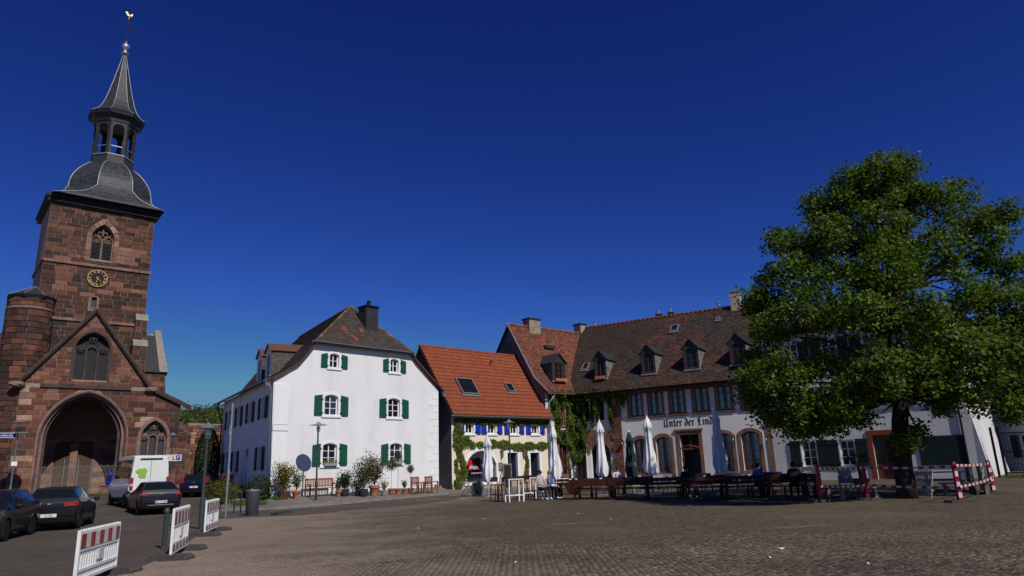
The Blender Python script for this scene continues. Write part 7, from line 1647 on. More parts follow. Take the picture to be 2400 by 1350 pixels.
# ---- parasols, closed
def parasol(loc, h, label, m, folds=7, wmax=.30, text=None, tm=None, base='cross', skirt=.30):
    t = thing('closed_parasol', label, 'parasol', loc, random.uniform(0,6), 'closed parasols of the terraces')
    s = MB(); s.lathe([(.028,0),(.028,h+.05)], 10); s.build('pole', M['whitetrim'], t, smooth=True); s = MB(); s.lathe([(.05,0),(.03,.08),(.012,.1)], 10, (0,0,h)); s.build('finial', M['whitetrim'], t)
    prof = [(h,.05),(h-.12,.12),(h-.35,.19),(h-.55,.235),(h-.58,.18),(h-.9,.17),(h*.62,.20),(h*.5,wmax*.85),(h*skirt+.25,wmax),(h*skirt,wmax*.92)]
    N = folds*6; V = []; F = []
    for i, (z, r) in enumerate(prof):
        for k in range(N):
            a = 2*PI*k/N; f = 1-.12+(.62*(1-abs(math.sin(folds*a/2+.35*math.sin(z*2.1)+.2*math.sin(z*5+a)))**.7)-.18)*min(1,(h-z)*1.2)+.10*math.sin(2*a+z*2.3)+.05*math.sin(3*a+z*7); zz = z-(.22*abs(math.sin(folds*a/2)) if i == len(prof)-1 else 0)
            V.append((r*f*math.cos(a), r*f*math.sin(a), zz))
    for i in range(len(prof)-1):
        for k in range(N): F.append((i*N+k, (i+1)*N+k, (i+1)*N+(k+1)%N, i*N+(k+1)%N))
    c = np_mesh('canopy', V, F, m, None, t, smooth=True)
    for k in range(4): a = k*PI/2; s = MB(); s.tube([(.06*math.cos(a),.06*math.sin(a),h*skirt-.32),(.09*math.cos(a),.09*math.sin(a),h*skirt+.1)], .014, 5); s.build('rib', M['whitetrim'], t)
    s = MB(); s.box((-.32,-.32,0), (.32,.32,.05)); s.lathe([(.06,.05),(.05,.4)], 12); s.build('base', M['galv'], t)
    if text: 
        rz = -t.rotation_euler.z+face_cam(Vector(loc)); text_mesh('lettering', text, .30, tm, t, Matrix.Rotation(rz,4,'Z') @ Matrix.Translation((0,-wmax*1.34,h*.47)), sx=.7)
    return t
for (px, py, Y, tp, lb, m, txt) in ((1145,1156,40.0,(1143,1022),'white closed parasol in front of the shop window','canvas',None),(1303,1160,37.0,(1296,1000),'white closed parasol with dark ring print beside the seated couple','canvas','O'),(1415,1152,37.5,(1407,988),'white closed parasol before the tavern arch','canvas',None),(1484,1150,37.0,(1478,1012),'dark green closed parasol with cream lettering','canvasgreen','GRO'),(1530,1150,35.5,(1520,978),'white closed parasol half in tree shade, left of the tavern door','canvas',None),(1695,1150,33.5,(1679,960),'white closed parasol in full shade, right of the tavern door','canvas',None)):
    b_ = at_depth(px, py, Y); b_.z = gz(b_.x, b_.y); parasol(b_, z_at(tp[0],tp[1],b_)-b_.z, lb, M[m], text=txt, tm=M['cream_print'] if txt == 'GRO' else M['print_grey'], wmax=.30 if m == 'canvas' else .26)
# ---- high tables and stools
def high_table(loc, rz, label):
    t = thing('high_table', label, 'high table', loc, rz, 'high tables of the wine house')
    s = MB(); s.box((-.38,-.38,1.06), (.38,.38,1.10)); s.build('table_top', M['burgundy'], t)
    for sx in (-1,1):
        for sy in (-1,1): s = MB(); s.box((sx*.34-.025,sy*.34-.025,0), (sx*.34+.025,sy*.34+.025,1.06)); s.build('leg', M['whitetrim'], t)
    for sy in (-1,1): s = MB(); s.box((-.32,sy*.34-.02,.28), (.32,sy*.34+.02,.32)); s.build('footrail', M['whitetrim'], t); s = MB(); s.box((-.32,sy*.34-.02,1.0), (.32,sy*.34+.02,1.058)); s.build('apron', M['whitetrim'], t)
    return t
def stool(loc, rz, label):
    t = thing('bar_stool', label, 'bar stool', loc, rz, 'bar stools of the wine house'); m = M['darkwood']
    s = MB(); s.box((-.2,-.2,.74), (.2,.2,.79)); s.build('seat', mat('brown_leather_seat', (.16,.045,.025), .4) if 'leather' not in M else M['leather'], t)
    for sx in (-1,1):
        for sy in (-1,1): s = MB(); s.bar((sx*.21,sy*.21,0),(sx*.17,sy*.17,.74 if sy < 0 else 1.12), .04, .04); s.build('leg', m, t)
        s = MB(); s.bar((sx*.2,-.2,.3),(sx*.2,.2,.3), .03, .03); s.build('stretcher', m, t)
    s = MB(); s.box((-.19,.145,.90), (.19,.18,1.12)); s.build('backrest', m, t); s = MB(); s.bar((-.2,-.2,.3),(.2,-.2,.3), .03, .03); s.build('footrest', M['galv'], t); return t
M['leather'] = mat('brown_leather', (.16,.045,.025), .4, var=.2)
high_table(G(1206,1176), .3, 'near high table with white frame in front of the wine house'); q = at_depth(1250,1165,35.5); q.z = 0; high_table(q, .5, 'far high table with white frame beside the seated couple')
for px, py, lb, rz in ((1164,1174,'leftmost dark wooden bar stool at the near high table',.6),(1182,1175,'dark wooden bar stool with leather seat nearest the near high table',-.4),(1226,1169,'bar stool between the two high tables',2.4),(1236,1166,'bar stool right behind the near high table',-2.5)): stool(G(px,py), rz, lb)
# chalkboard easel, wall menu, lanterns, shop display, bistro table, planter
q = at_depth(1190,1150,40.5); q.z = gz(q.x,q.y); t = thing('chalkboard', 'wood framed chalkboard standing by the wine house door', 'chalkboard', q, math.atan2(XN.y,XN.x)+.2)
s = MB(); s.ring([(-.42,.35),(.42,.35),(.42,1.75),(-.42,1.75)], [(-.34,.43),(.34,.43),(.34,1.67),(-.34,1.67)], -.03, .03); s.build('frame', M['oak'], t); s = MB(); s.box((-.34,-.01,.43), (.34,.01,1.67)); s.build('board', M['chalk'], t)
for sx in (-1,1): s = MB(); s.bar((sx*.38,0,.4),(sx*.4,.02,0), .05, .05); s.bar((sx*.38,.03,1.6),(sx*.38,.5,0), .04, .04); s.build('leg', M['oak'], t)
for u_, lb in ((3.72,'left wall lantern between shop window and door'),(5.55,'right wall lantern between the two doors')):
    q = on_root(wine, N0, u_, -.12, 2.35); t = thing('wall_lantern', lb, 'lantern', q, math.atan2(XN.y,XN.x), 'wall lanterns of the wine house'); s = MB(); s.lathe([(.02,-.32),(.07,-.22),(.10,.22),(.13,.24),(.13,.27),(.03,.32)], 8); s.build('lantern_body', mat('pewter_lantern', (.2,.2,.19), .4, metal=.5), t); s = MB(); s.box((-.03,.0,-.02), (.03,.14,.02)); s.build('bracket', M['iron'], t)
q = on_root(wine, N0, 3.62, -.04, 1.62); t = thing('menu_box', 'grey framed menu box on the wall beside the door', 'menu box', q, math.atan2(XN.y,XN.x)); s = MB(); s.box((-.2,-.02,-.27), (.2,.03,.27)); s.build('frame', mat('brown_menu_frame', (.10,.09,.08), .6), t); s = MB(); s.box((-.15,-.026,-.21), (.15,-.021,.21)); s.build('menu_sheet', mat('menu_print', (.22,.2,.18), .8, var=.4, vscale=14), t)
dcol = [(.5,.45,.35),(.12,.2,.08),(.35,.12,.06),(.6,.6,.56),(.08,.07,.06),(.45,.3,.12)]
for k in range(17):
    u_ = shop[0]+.12+.125*k; hh = random.uniform(.14,.36); q = on_root(wine, N0, u_, .34+.16*(k%2), .85); c = random.choice(dcol)
    if k % 3: tag(MB().lathe([(.045,0),(.05,.02),(.05,hh*.6),(.02,hh*.8),(.02,hh),(.0,hh)], 10).build('wine_bottle', mat('bottle_glass', c, .15, spec=.6), None, q, smooth=True), 'bottle or jar displayed on the shop window sill', 'bottle', 'goods in the shop window')
    else: tag(MB().box((-.07,-.05,0),(.07,.05,hh)).box((-.075,-.055,hh+.001),(.075,.055,hh+.03)).build('gift_box', mat('carton', c, .7), None, q), 'small carton displayed on the shop window sill', 'box', 'goods in the shop window')
q = at_depth(1098,1152,40.5); q.z = gz(q.x,q.y); t = thing('bistro_table', 'folded pale bistro table frame left of the parasol', 'table', q, .4); s = MB(); s.box((-.5,-.35,.76), (.5,.35,.79)); s.build('table_top', M['galv'], t)
for sx in (-1,1): s = MB(); s.bar((sx*.42,-.3,0),(-sx*.2,-.3,.76), .03, .03); s.bar((sx*.42,.3,0),(-sx*.2,.3,.76), .03, .03); s.build('leg_pair', M['postgrey'], t)
q = at_depth(1120,1150,41.0); q.z = gz(q.x,q.y); t = thing('cable_drum', 'dark round drum leaning below the shop window', 'drum', q, math.atan2(XN.y,XN.x)); s = MB(Matrix.Translation((0,0,.42)) @ Matrix.Rotation(PI/2,4,'X')); s.lathe([(.42,-.06),(.42,.06),(.36,.07)], 26); s.build('disc', M['trim'], t, smooth=True, auto=40); s = MB(Matrix.Translation((0,0,.42)) @ Matrix.Rotation(PI/2,4,'X')); s.lathe([(.43,-.07),(.45,-.07),(.45,.07),(.43,.07)], 26); s.build('rim', M['galv'], t, smooth=True, auto=40)
# ---- beer garden tables and benches
def beer_table(loc, rz, label, L=2.2):
    t = thing('beer_table', label, 'beer garden table', loc, rz, 'beer garden tables')
    for k in range(3): s = MB(); s.box((-L/2,-.36+.245*k,.73), (L/2,-.125+.245*k,.765)); s.build('plank', M['darkwood'], t)
    for sx in (-1,1):
        for sy in (-1,1): s = MB(); s.bar((sx*(L/2-.35),sy*.3,0),(sx*(L/2-.35),-sy*.12,.73), .06, .06); s.build('leg', M['iron'], t)
        s = MB(); s.box((sx*(L/2-.35)-.03,-.3,.69), (sx*(L/2-.35)+.03,.3,.729)); s.build('batten', M['darkwood'], t)
    return t
def beer_bench(loc, rz, label, L=2.2, back=True):
    t = thing('beer_bench', label, 'beer garden bench', loc, rz, 'beer garden benches')
    for k in range(2): s = MB(); s.box((-L/2,-.16+.15*k,.44), (L/2,-.02+.15*k,.475)); s.build('seat_plank', M['darkwood'], t)
    for sx in (-1,1): 
        for sy in (-1,1): s = MB(); s.box((sx*(L/2-.25)-.03,sy*.13-.03,0), (sx*(L/2-.25)+.03,sy*.13+.03,.44)); s.build('leg', M['darkwood'], t)
    if back:
        for zz in (.60,.78): s = MB(); s.box((-L/2,.15,zz), (L/2,.18,zz+.13)); s.build('back_plank', M['darkwood'], t)
        for sx in (-1,1): s = MB(); s.box((sx*(L/2-.25)-.03,.181,.3), (sx*(L/2-.25)+.03,.22,.92)); s.build('back_post', M['darkwood'], t)
    return t
def wicker_chair(loc, rz, label, m):
    t = thing('wicker_chair', label, 'wicker chair', loc, rz, 'wicker terrace chairs')
    s = MB(); s.box((-.27,-.27,.38), (.27,.27,.45)); s.build('seat', m, t); s = MB(); s.add([(-.27,.22,.45),(.27,.22,.45),(.27,.27,.45),(-.27,.27,.45),(-.25,.30,.92),(.25,.30,.92),(.25,.34,.92),(-.25,.34,.92)], [(0,1,5,4),(1,2,6,5),(2,3,7,6),(3,0,4,7),(4,5,6,7)]); s.build('backrest', m, t)
    for sx in (-1,1):
        s = MB(); s.box((sx*.27-.03,-.26,.62), (sx*.27+.03,.26,.67)); s.build('armrest', m, t)
        for sy in (-1,1): s = MB(); s.box((sx*.25-.025,sy*.24-.025,0), (sx*.25+.025,sy*.24+.025,.62)); s.build('leg', m, t)
    return t
rows_ = [(1350,34.3,.10,'sunlit dark red beer table beside the seated couple'),(1395,33.6,.12,'second beer table from the seated couple'),(1475,33.0,.15,'beer table in front of the dark green parasol'),(1560,32.0,.18,'shaded beer table left of the tavern door'),(1650,31.0,.2,'shaded beer table in front of the tavern door'),(1745,30.0,.22,'shaded beer table behind the person in blue'),(1845,29.2,.25,'shaded beer table at the right end of the row')]
for k, (px, Y, rz, lb) in enumerate(rows_):
    p = at_depth(px, 1150, Y); p.z = gz(p.x,p.y); ang = -.35+rz; beer_table(p, ang, lb); nv_ = Vector((-math.sin(ang), math.cos(ang), 0))
    sh_ = ('the sunlit table','the second table','the table by the green parasol','the shaded table left of the door','the shaded table before the door','the table behind the person in blue','the rightmost table')[k]
    if k: beer_bench(p-nv_*.75, ang+PI, 'dark bench with back, near side of '+sh_)
    beer_bench(p+nv_*.75, ang, 'dark bench, far side of '+sh_, back=(k % 2 == 0))
for px, py, Y, lb, dk_ in ((1453,1150,37,'grey wicker chair beside the person in white',1),(1496,1150,37.5,'pale grey wicker chair right of the green parasol',0),(1545,1150,37.5,'pale wicker chair under the left arched window',0),(1560,1150,37.6,'second pale wicker chair under the left arched window',0),(1643,1150,36,'pale wicker chair left one of the pair by the door',0),(1658,1150,36.2,'dark wicker chair right one of the pair by the door',1),(1718,1150,35,'grey wicker chair left of the right arched window',0),(1748,1150,35,'grey wicker chair under the right arched window',0),(1795,1150,33.5,'dark wicker chair behind the person in blue',1),(1822,1150,33.5,'pale wicker chair right of the person in blue',0),(1900,1150,32.5,'pale wicker chair under the first shuttered window',0),(1985,1150,31.5,'pale wicker chair near the second shuttered window',0)):
    p = at_depth(px, py, Y); p.z = gz(p.x,p.y); wicker_chair(p, random.uniform(-.5,.5)-.4, lb, M['wickerdark'] if dk_ else M['wicker'])
# little things on the tables
for px, Y in ((1338,34.0),(1352,33.9),(1410,33.6),(1480,33.0),(1565,32.0),(1655,31.0),(1760,30.0)):
    p = at_depth(px, 1150, Y); p.z = gz(p.x,p.y)+.767; t = thing('menu_stand', 'small white menu stand on a beer garden table', 'menu stand', p, random.uniform(-.6,.6), 'menu stands on the tables'); s = MB(); s.add([(-.05,-.03,0),(.05,-.03,0),(.05,.0,.17),(-.05,0,.17),(-.05,.03,0),(.05,.03,0)], [(0,1,2,3),(5,4,3,2)]); s.build('card', M['paper'], t); s = MB(); s.box((-.05,-.03,0), (.05,.03,.012)); s.build('foot', M['oak'], t)
# palms in terracotta tubs
def palm(loc, label, h=1.25, n=16, pr=1.0, pm='terra'):
    t = thing('potted_palm', label, 'potted palm', loc, random.uniform(0,6), 'potted palms of the tavern'); pot(t, [(.22*pr,0),(.30*pr,.3),(.36*pr,.48),(.40*pr,.50),(.40*pr,.55),(.37*pr,.56)], M[pm]); s = MB(); s.tube([(0,0,.5),(.02,0,.5+h*.35)], [.07,.06], 8); s.build('stem', M['bark'], t)
    for k in range(n):
        a = k*2.4; el = random.uniform(.25,1.25); L = h*random.uniform(.6,.85); d = Vector((math.cos(a)*math.cos(el), math.sin(a)*math.cos(el), math.sin(el))); b0 = Vector((.02,0,.5+h*.35)); s = MB(); m_ = 9; side = Vector((-math.sin(a),math.cos(a),0)); tip = b0+d*L*.55; s.tube([b0,tip], [.012,.008], 4)
        for j in range(m_):
            f = (j-(m_-1)/2)/((m_-1)/2)*1.25; dd = (d*math.cos(f)+side*math.sin(f)).normalized(); e1 = tip+dd*L*.48-Vector((0,0,.08*L)); w_ = Vector((0,0,1)).cross(dd).normalized()*.022 if abs(dd.z) < .98 else side*.022; s.add([tip, tip.lerp(e1,.5)+w_, e1, tip.lerp(e1,.5)-w_], [(0,1,2,3)])
        s.c = [random.choice([(.07,.11,.02),(.10,.14,.03),(.05,.085,.018)])]*len(s.f); s.build('frond', M['leaf'], t)
    return t
p = at_depth(1338,1150,42); p.z = gz(p.x,p.y); palm(p, 'fan palm in terracotta tub below the creeper', 1.9, 18); p = at_depth(1435,1150,42); p.z = gz(p.x,p.y); palm(p, 'fan palm at the stone pilaster of the tavern', 1.6, 16); p = at_depth(2022,1150,31.5); p.z = 0; palm(p, 'fan palm in terracotta pot before the second shuttered window', 1.25, 18); p = at_depth(1348,1150,39.5); p.z = 0; t = thing('flower_tub', 'wide terracotta bowl beside the seated couple', 'flower tub', p); pot(t, [(.3,0),(.5,.35),(.62,.5),(.66,.52),(.64,.56)], M['terra'])
n = 220; leaf_mesh('foliage', np.stack([rng.normal(0,.25,n),rng.normal(0,.25,n),.62+np.abs(rng.normal(0,.12,n))],1), np.tile([0,0,1],(n,1)), .09, leaf_cols(n, DKG), t)
# ---- red and white barrier posts with tape
def barrier_post(px, py, h_px, label, w_=.135, sticker=False):
    b_ = G(px, py); h = z_at(h_px[0], h_px[1], b_)-b_.z; t = thing('barrier_post', label, 'barrier post', b_, face_cam(b_)+.5, 'red barrier posts around the tree')
    s = MB(); s.add([(-w_/2,-w_/2,.06),(w_/2,-w_/2,.06),(w_/2,w_/2,.06),(-w_/2,w_/2,.06),(-w_*.40,-w_*.4,h-.06),(w_*.4,-w_*.4,h-.06),(w_*.4,w_*.4,h-.06),(-w_*.4,w_*.4,h-.06),(-w_*.28,-w_*.28,h),(w_*.28,-w_*.28,h),(w_*.28,w_*.28,h),(-w_*.28,w_*.28,h)], [(0,1,5,4),(1,2,6,5),(2,3,7,6),(3,0,4,7),(4,5,9,8),(5,6,10,9),(6,7,11,10),(7,4,8,11),(8,9,10,11)]); s.build('post_body', M['redpl'], t)
    for k in range(3):
        z0 = h*(.12+.26*k); f = lambda z: w_/2-(w_*.1)*(z-.06)/(h-.12)+.004
        s = MB(); a, b2 = f(z0), f(z0+h*.13); s.add([(a,-a*.8,z0),(a,a*.8,z0),(b2,b2*.8,z0+h*.13),(b2,-b2*.8,z0+h*.13)], [(0,1,2,3)])
        if 'white bands' in label or 'rightmost' in label: s.add([(-a*.8,-a,z0),(a*.8,-a,z0),(b2*.8,-b2,z0+h*.13),(-b2*.8,-b2,z0+h*.13)], [(0,1,2,3)])
        s.build('white_band', M['palefilm'], t)
    s = MB(); s.prism([(-.42,0),(.42,0),(.36,.08),(-.36,.08)], -.24, .24); s.build('foot_block', M['rubber'], t); return b_, h
BP = [barrier_post(1926,1176,(1914,1088),'leftmost red barrier post at the end of the beer tables'), barrier_post(2034,1172,(2028,1085),'second red barrier post, in front of the potted palm'), barrier_post(2252,1178,(2243,1082),'large red barrier post with white bands on the sunlit edge'), barrier_post(2330,1158,(2314,1078),'rightmost barrier post in front of the downpipe')]
def tape(a, b_, label):
    n = 18; t = None; d = (b_-a); s0 = Vector((0,0,1))
    root = thing('barrier_tape', label, 'barrier tape', a, 0, 'red and white barrier tapes')
    for k in range(n):
        q = []
        for f in (k/n, (k+1)/n): p = d*f+Vector((0,0,-.035*math.sin(PI*f))); q += [p, p+Vector((0,0,.075))]
        s = MB(); s.add([q[0],q[2],q[3],q[1]], [(0,1,2,3)]); s.build('tape_stripe', M['redfilm2'] if k % 2 else M['palefilm'], root)
M['redfilm2'] = mat('red_tape', (.30,.016,.024), .4); Z = Vector((0,0,1))
for (i, j, ha, hb, lb) in ((0,1,.95,.95,'upper tape between the first two red posts'),(0,1,.42,.42,'lower tape between the first two red posts'),(1,2,.95,.95,'upper tape in front of the tree trunk'),(1,2,.42,.38,'lower tape in front of the tree trunk'),(2,3,.98,.98,'upper tape at the right end'),(2,3,.40,.5,'lower tape at the right end')): tape(BP[i][0]+Z*ha*BP[i][1]*.9+Vector((0,-.13,0)), BP[j][0]+Z*hb*BP[j][1]*.9+Vector((0,-.13,0)), lb)
# benches round the tree, picnic table, slatted board, grey bollards
def low_bench(loc, rz, label, L=1.5):
    t = thing('low_bench', label, 'bench', loc, rz, 'low benches by the tree'); s = MB(); s.box((-L/2,-.17,.40), (L/2,.17,.45)); s.build('seat', M['oak'], t)
    for sx in (-1,1): s = MB(); s.box((sx*(L/2-.15)-.05,-.14,0), (sx*(L/2-.15)+.05,.14,.40)); s.build('leg', M['oak'], t)
low_bench(G(2015,1172), -.2, 'low wooden bench between the two left barrier posts', 1.4); low_bench(G(2265,1160), -.3, 'low wooden bench behind the large red post', 1.6); low_bench(G(1965,1165), -.2, 'low wooden bench right of the leftmost red post', 1.0)
p = G(2215,1150); t = thing('picnic_table', 'wooden picnic table behind the barrier tape', 'picnic table', p, -.35)
for k in range(4): s = MB(); s.box((-.95,-.36+.185*k,.72), (.95,-.185+.185*k,.76)); s.build('plank', M['oak'], t)
for sx in (-1,1):
    for sy in (-1,1): s = MB(); s.bar((sx*.6,sy*.6,0),(sx*.6,-sy*.25,.72), .05, .08); s.build('leg', M['oak'], t)
    s = MB(); s.box((sx*.6-.03,-.7,.34), (sx*.6+.03,.7,.41)); s.build('crossbeam', M['oak'], t)
for sy in (-1,1): s = MB(); s.box((-.95,sy*.62-.13,.412), (.95,sy*.62+.13,.45)); s.build('seat_plank', M['oak'], t)
p = G(2168,1168); t = thing('folded_slat_chair', 'folded white slatted deck chair leaning at the trunk', 'deck chair', p, -1.15); t.scale = (.8,.8,.9)
for k in range(10): s = MB(); s.bar((-.42+.085*k,0,.12),(-.46+.085*k,.28,1.05), .05, .018, up=(0,-1,.2)); s.build('slat', M['wicker'], t)  # slats and leg of the white chair greyed, shade put into the colour
for zz, yy in ((.3,.05),(.9,.24)): s = MB(); s.bar((-.46,yy+.03,zz),(.40,yy+.03,zz), .03, .05); s.build('rail', M['whitetrim'], t)
s = MB(); s.bar((.38,-.1,0),(.36,.3,1.1), .04, .04); s.build('leg', M['wicker'], t)
for px, py, tp, lb, w_ in ((2306,1160,1103,'dark square bollard left of the rightmost post',.16),(2330,1150,1075,'grey square bollard under the rightmost barrier post',.18)):
    b_ = G(px, py); b_.y += .6; h = 1.0; t = thing('square_bollard', lb, 'bollard', b_, .3, 'square bollards by the corner house'); s = MB(); s.box((-w_/2,-w_/2,0), (w_/2,w_/2,h)); s.build('post', M['postgrey'] if 'dark' in lb else M['palestone'], t); s = MB(); s.box((-w_/2-.01,-w_/2-.01,h+.001), (w_/2+.01,w_/2+.01,h+.04)); s.build('cap', M['postgrey'], t)
# blue sack by the porch and litter on the square
q = Q0+XQ*1.62-YQ*.45; q = Vector((q.x,q.y,gz(q.x,q.y)+.95)); t = tag(MB().blob((0,0,.05),(.26,.2,.34),12,9,jit=.16).blob((.05,0,.48),(.15,.13,.18),10,7,jit=.2).build('blue_sack', M['bluetarp'], None, q, smooth=True), 'bright blue plastic sack standing by the porch gate', 'sack')
sp = tag(MB().box((-.5,-.3,-.95),(.5,.3,-.33)).box((-.54,-.34,-.329),(.54,.34,-.27)).build('stone_block', M['stonetrim'], None, q), 'sandstone block carrying the blue sack', 'stone block')
for k, (px, py) in enumerate(((1832,1288),(1805,1309),(2035,1323),(1432,1218),(1355,1205),(1135,1217),(1208,1320),(865,1180),(980,1240))):
    b_ = G(px, py); sz = .07 if k == 0 else .022; tag(MB().blob((0,0,.02),(sz,sz*.7,.015),7,4,jit=.4).build('paper_scrap', M['paper'], None, b_), ('larger white paper scrap right of the middle foreground','tiny white scrap left of the larger paper scrap','tiny white scrap nearest the lower right of the square','tiny white scrap before the beer tables','tiny white scrap below the seated couple','tiny white scrap below the shop window','tiny white scrap in the middle foreground','tiny white scrap on the road by the bench','tiny white scrap left of the square centre')[k], 'litter', 'paper scraps on the square')
# ================================================================== people
def person(label, loc, rz, J, zones, hair, glasses=False, scale=1.0, hairlen=0, group='guests in the beer garden'):
    """one skinned body mesh; J joints, zones: function(point) -> material index"""
    t = thing('person', label, 'person', loc, rz, group)
    names = list(J); idx = {n: i for i, n in enumerate(names)}
    E_ = [('pelvis','waist'),('waist','chest'),('chest','neck'),('neck','head'),('head','crown')]
    for s in 'LR': E_ += [('chest','shoulder'+s),('shoulder'+s,'elbow'+s),('elbow'+s,'wrist'+s),('wrist'+s,'palm'+s),('pelvis','hip'+s),('hip'+s,'knee'+s),('knee'+s,'ankle'+s),('ankle'+s,'toe'+s)]
    RD = dict(pelvis=.15,waist=.14,chest=.155,neck=.055,head=.092,crown=.075,shoulder=.07,elbow=.045,wrist=.032,palm=.035,hip=.11,knee=.065,ankle=.045,toe=.038)
    me = bpy.data.meshes.new('body'); me.from_pydata([J[n] for n in names], [(idx[a],idx[b]) for a,b in E_], []); o = bpy.data.objects.new('body', me); COL.objects.link(o)
    md = o.modifiers.new('skin','SKIN'); sv = me.skin_vertices[0].data
    for n in names:
        k = n.rstrip('LR') if n[-1] in 'LR' and n[:-1] in RD else n; r = RD[k]; sv[idx[n]].radius = (r, r*(.72 if k in ('chest','waist','pelvis') else 1)); sv[idx[n]].use_root = n == 'pelvis'
    sd = o.modifiers.new('sub','SUBSURF'); sd.levels = 2; sd.render_levels = 2
    bpy.context.view_layer.update(); dg = bpy.context.evaluated_depsgraph_get(); bm_ = bpy.data.meshes.new_from_object(o.evaluated_get(dg)); bpy.data.objects.remove(o)
    mb = MB(); mb.add([v.co for v in bm_.vertices], [tuple(p.vertices) for p in bm_.polygons])
    for s, sx in (('L',1),('R',-1)):                           # fingers and thumb
        p = Vector(J['palm'+s]); d = (p-Vector(J['wrist'+s])).normalized(); w_ = d.cross(Vector((0,0,1))); w_ = w_.normalized() if w_.length > .1 else Vector((1,0,0))
        for k, L in enumerate((.062,.075,.08,.072)): b0 = p+w_*(k-1.5)*.019+d*.02; mb.tube([b0, b0+d*L*.55+Vector((0,0,-.008)), b0+d*L*.8+Vector((0,0,-.03))], [.010,.009,.007], 6)
        b0 = p-w_*.03*sx-d*.02; mb.tube([b0, b0-w_*.028*sx+d*.02, b0-w_*.03*sx+d*.05], [.011,.010,.008], 6)
    h = Vector(J['head']); fwd = Vector((0,-1,0)); nose = h+fwd*.095+Vector((0,0,.005)); mb.tube([h+fwd*.085+Vector((0,0,.035)), nose+fwd*.012, h+fwd*.088+Vector((0,0,-.015))], [.008,.016,.008], 6)
    for sx in (-1,1): mb.blob(h+Vector((sx*.09,.0,.005)), (.012,.022,.032), 6, 5)
    b_ = MB(); cen = [sum((Vector(mb.v[i]) for i in f), Vector())/len(f) for f in mb.f]; mb.m = [zones(c) for c in cen]
    o = mb.build('body', person.mats, t, smooth=True)
    s = MB(); s.blob(h+Vector((0,.02,.045)), (.103,.112,.105), 14, 9, jit=.04)
    if hairlen: s.blob(h+Vector((0,.06,-.06)), (.10,.065,.11+hairlen), 12, 8, jit=.06)
    s.build('hair', hair, t, smooth=True)
    f = MB(); [f.blob(h+Vector((sx*.034,-.088,.022)), (.014,.006,.009), 8, 5) for sx in (-1,1)]; f.blob(h+Vector((0,-.088,-.045)), (.026,.006,.006), 8, 5); f.build('face_features', mat('lip_and_eye', (.12,.04,.035), .5) if 'lip' not in M else M['lip'], t)
    if glasses: s = MB(); s.box(tuple(h+Vector((-.075,-.112,.008))), tuple(h+Vector((-.008,-.100,.042)))); s.box(tuple(h+Vector((.008,-.112,.008))), tuple(h+Vector((.075,-.100,.042)))); s.box(tuple(h+Vector((-.009,-.108,.028))), tuple(h+Vector((.009,-.103,.036)))); s.bar(h+Vector((.075,-.105,.034)), h+Vector((.095,.0,.03)), .006, .008); s.bar(h+Vector((-.075,-.105,.034)), h+Vector((-.095,.0,.03)), .006, .008); s.build('sunglasses', M['black_print'], t)
    t.scale = (scale,)*3; return t
M['lip'] = mat('lip_and_eye', (.12,.04,.035), .5)
person.mats = [M['skin'], M['tee_grey'], M['jeans'], M['whitecloth'], M['denim'], M['blackcloth'], M['bluecloth'], M['burgundy']]
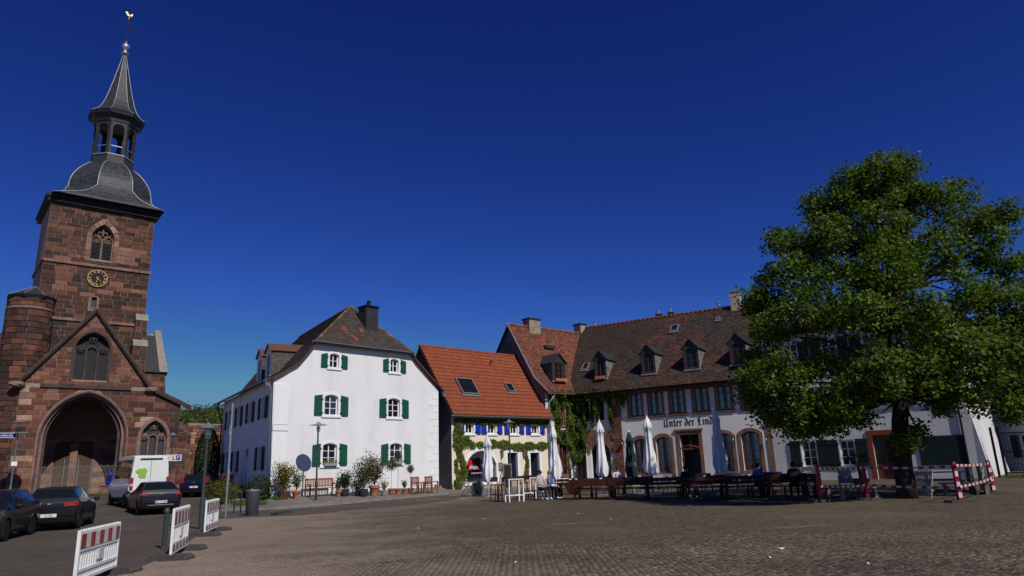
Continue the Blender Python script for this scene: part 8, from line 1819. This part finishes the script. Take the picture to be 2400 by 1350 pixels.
def seated(lean=0.0, hands=(.16,-.42,.78), knees=-.44, turn=0.0, zs=.0):
    J = dict(pelvis=(0,0,.55), waist=(0,lean*.4+.0,.75), chest=(0,lean*.8,.98), neck=(0,lean,1.14), head=(turn*.03,lean-.025,1.25), crown=(turn*.03,lean-.02,1.33))
    for s, sx in (('L',1),('R',-1)):
        J['shoulder'+s] = (sx*.18,lean*.85,1.04); J['elbow'+s] = (sx*.25,lean*.6-.10,.78); J['wrist'+s] = (sx*hands[0],hands[1]+.09,hands[2]); J['palm'+s] = (sx*hands[0]*.85,hands[1],hands[2])
        J['hip'+s] = (sx*.09,-.03,.53); J['knee'+s] = (sx*.13,knees,.54); J['ankle'+s] = (sx*.13,knees-.02,.10); J['toe'+s] = (sx*.14,knees-.17,.05)
    return J
def zone(shirt, legs, shoes, sleeve='short'):
    def f(c):
        if c.z > 1.125: return 0
        if c.z < .13: return shoes
        if c.z < .60 and c.y < .2: 
            return legs
        arm = abs(c.x) > .205 or c.y < -.20
        if arm and c.z < (.90 if sleeve == 'short' else 0.0) and c.z > .62: return 0
        if sleeve == 'long' and c.y < -.30 and c.z > .66: return 0
        return shirt
    return f
def at_g(px, Y): p = at_depth(px, 1150, Y); p.z = gz(p.x,p.y); return p
ang0 = -.35+.10
pm_ = at_g(1268,34.2); person('man in grey shirt and sunglasses seated beside the parasol', pm_, .75, seated(.06,(.10,-.40,.66)), zone(1,2,3), M['hair_dark'], True)
pw_ = at_g(1288,34.6); person('woman in denim jacket with fair hair seated next to the man', pw_, 1.1, seated(-.02,(.13,-.40,.80)), zone(4,5,3,'long'), M['hair_fair'], True, .97, .04)
person('person in white shirt bent over the table by the pilaster', at_g(1446,37.2), .3, seated(-.22,(.12,-.30,1.06)), zone(3,5,5), M['hair_dark'])
person('person in dark clothes seated before the tavern door', at_g(1612,30.6), 2.5, seated(.05,(.14,-.38,.78)), zone(5,2,3,'long'), M['hair_dark'])
person('person in blue shirt leaning on the shaded table', at_g(1778,29.2), 2.2, seated(-.10,(.14,-.40,.80)), zone(6,5,5,'long'), M['hair_dark'])
person('person in black seated at the right end of the tables', at_g(1866,27.9), 2.9, seated(.0,(.14,-.40,.78)), zone(5,5,5,'long'), M['hair_dark'])
for k, (dx, px, Y, rz) in enumerate(((0,1277,34.5,.5),(0,1446,37.35,.3),(0,1612,30.75,2.5),(0,1778,29.35,2.2),(0,1866,28.05,2.9))):
    beer_bench(at_g(px,Y), rz+PI*0, ('dark bench under the seated couple','bench under the person in white','bench under the person in dark clothes before the door','bench under the person in blue','bench under the person in black at the right end')[k], 1.3 if k else 1.5, back=False)
print('objects', len(bpy.data.objects))
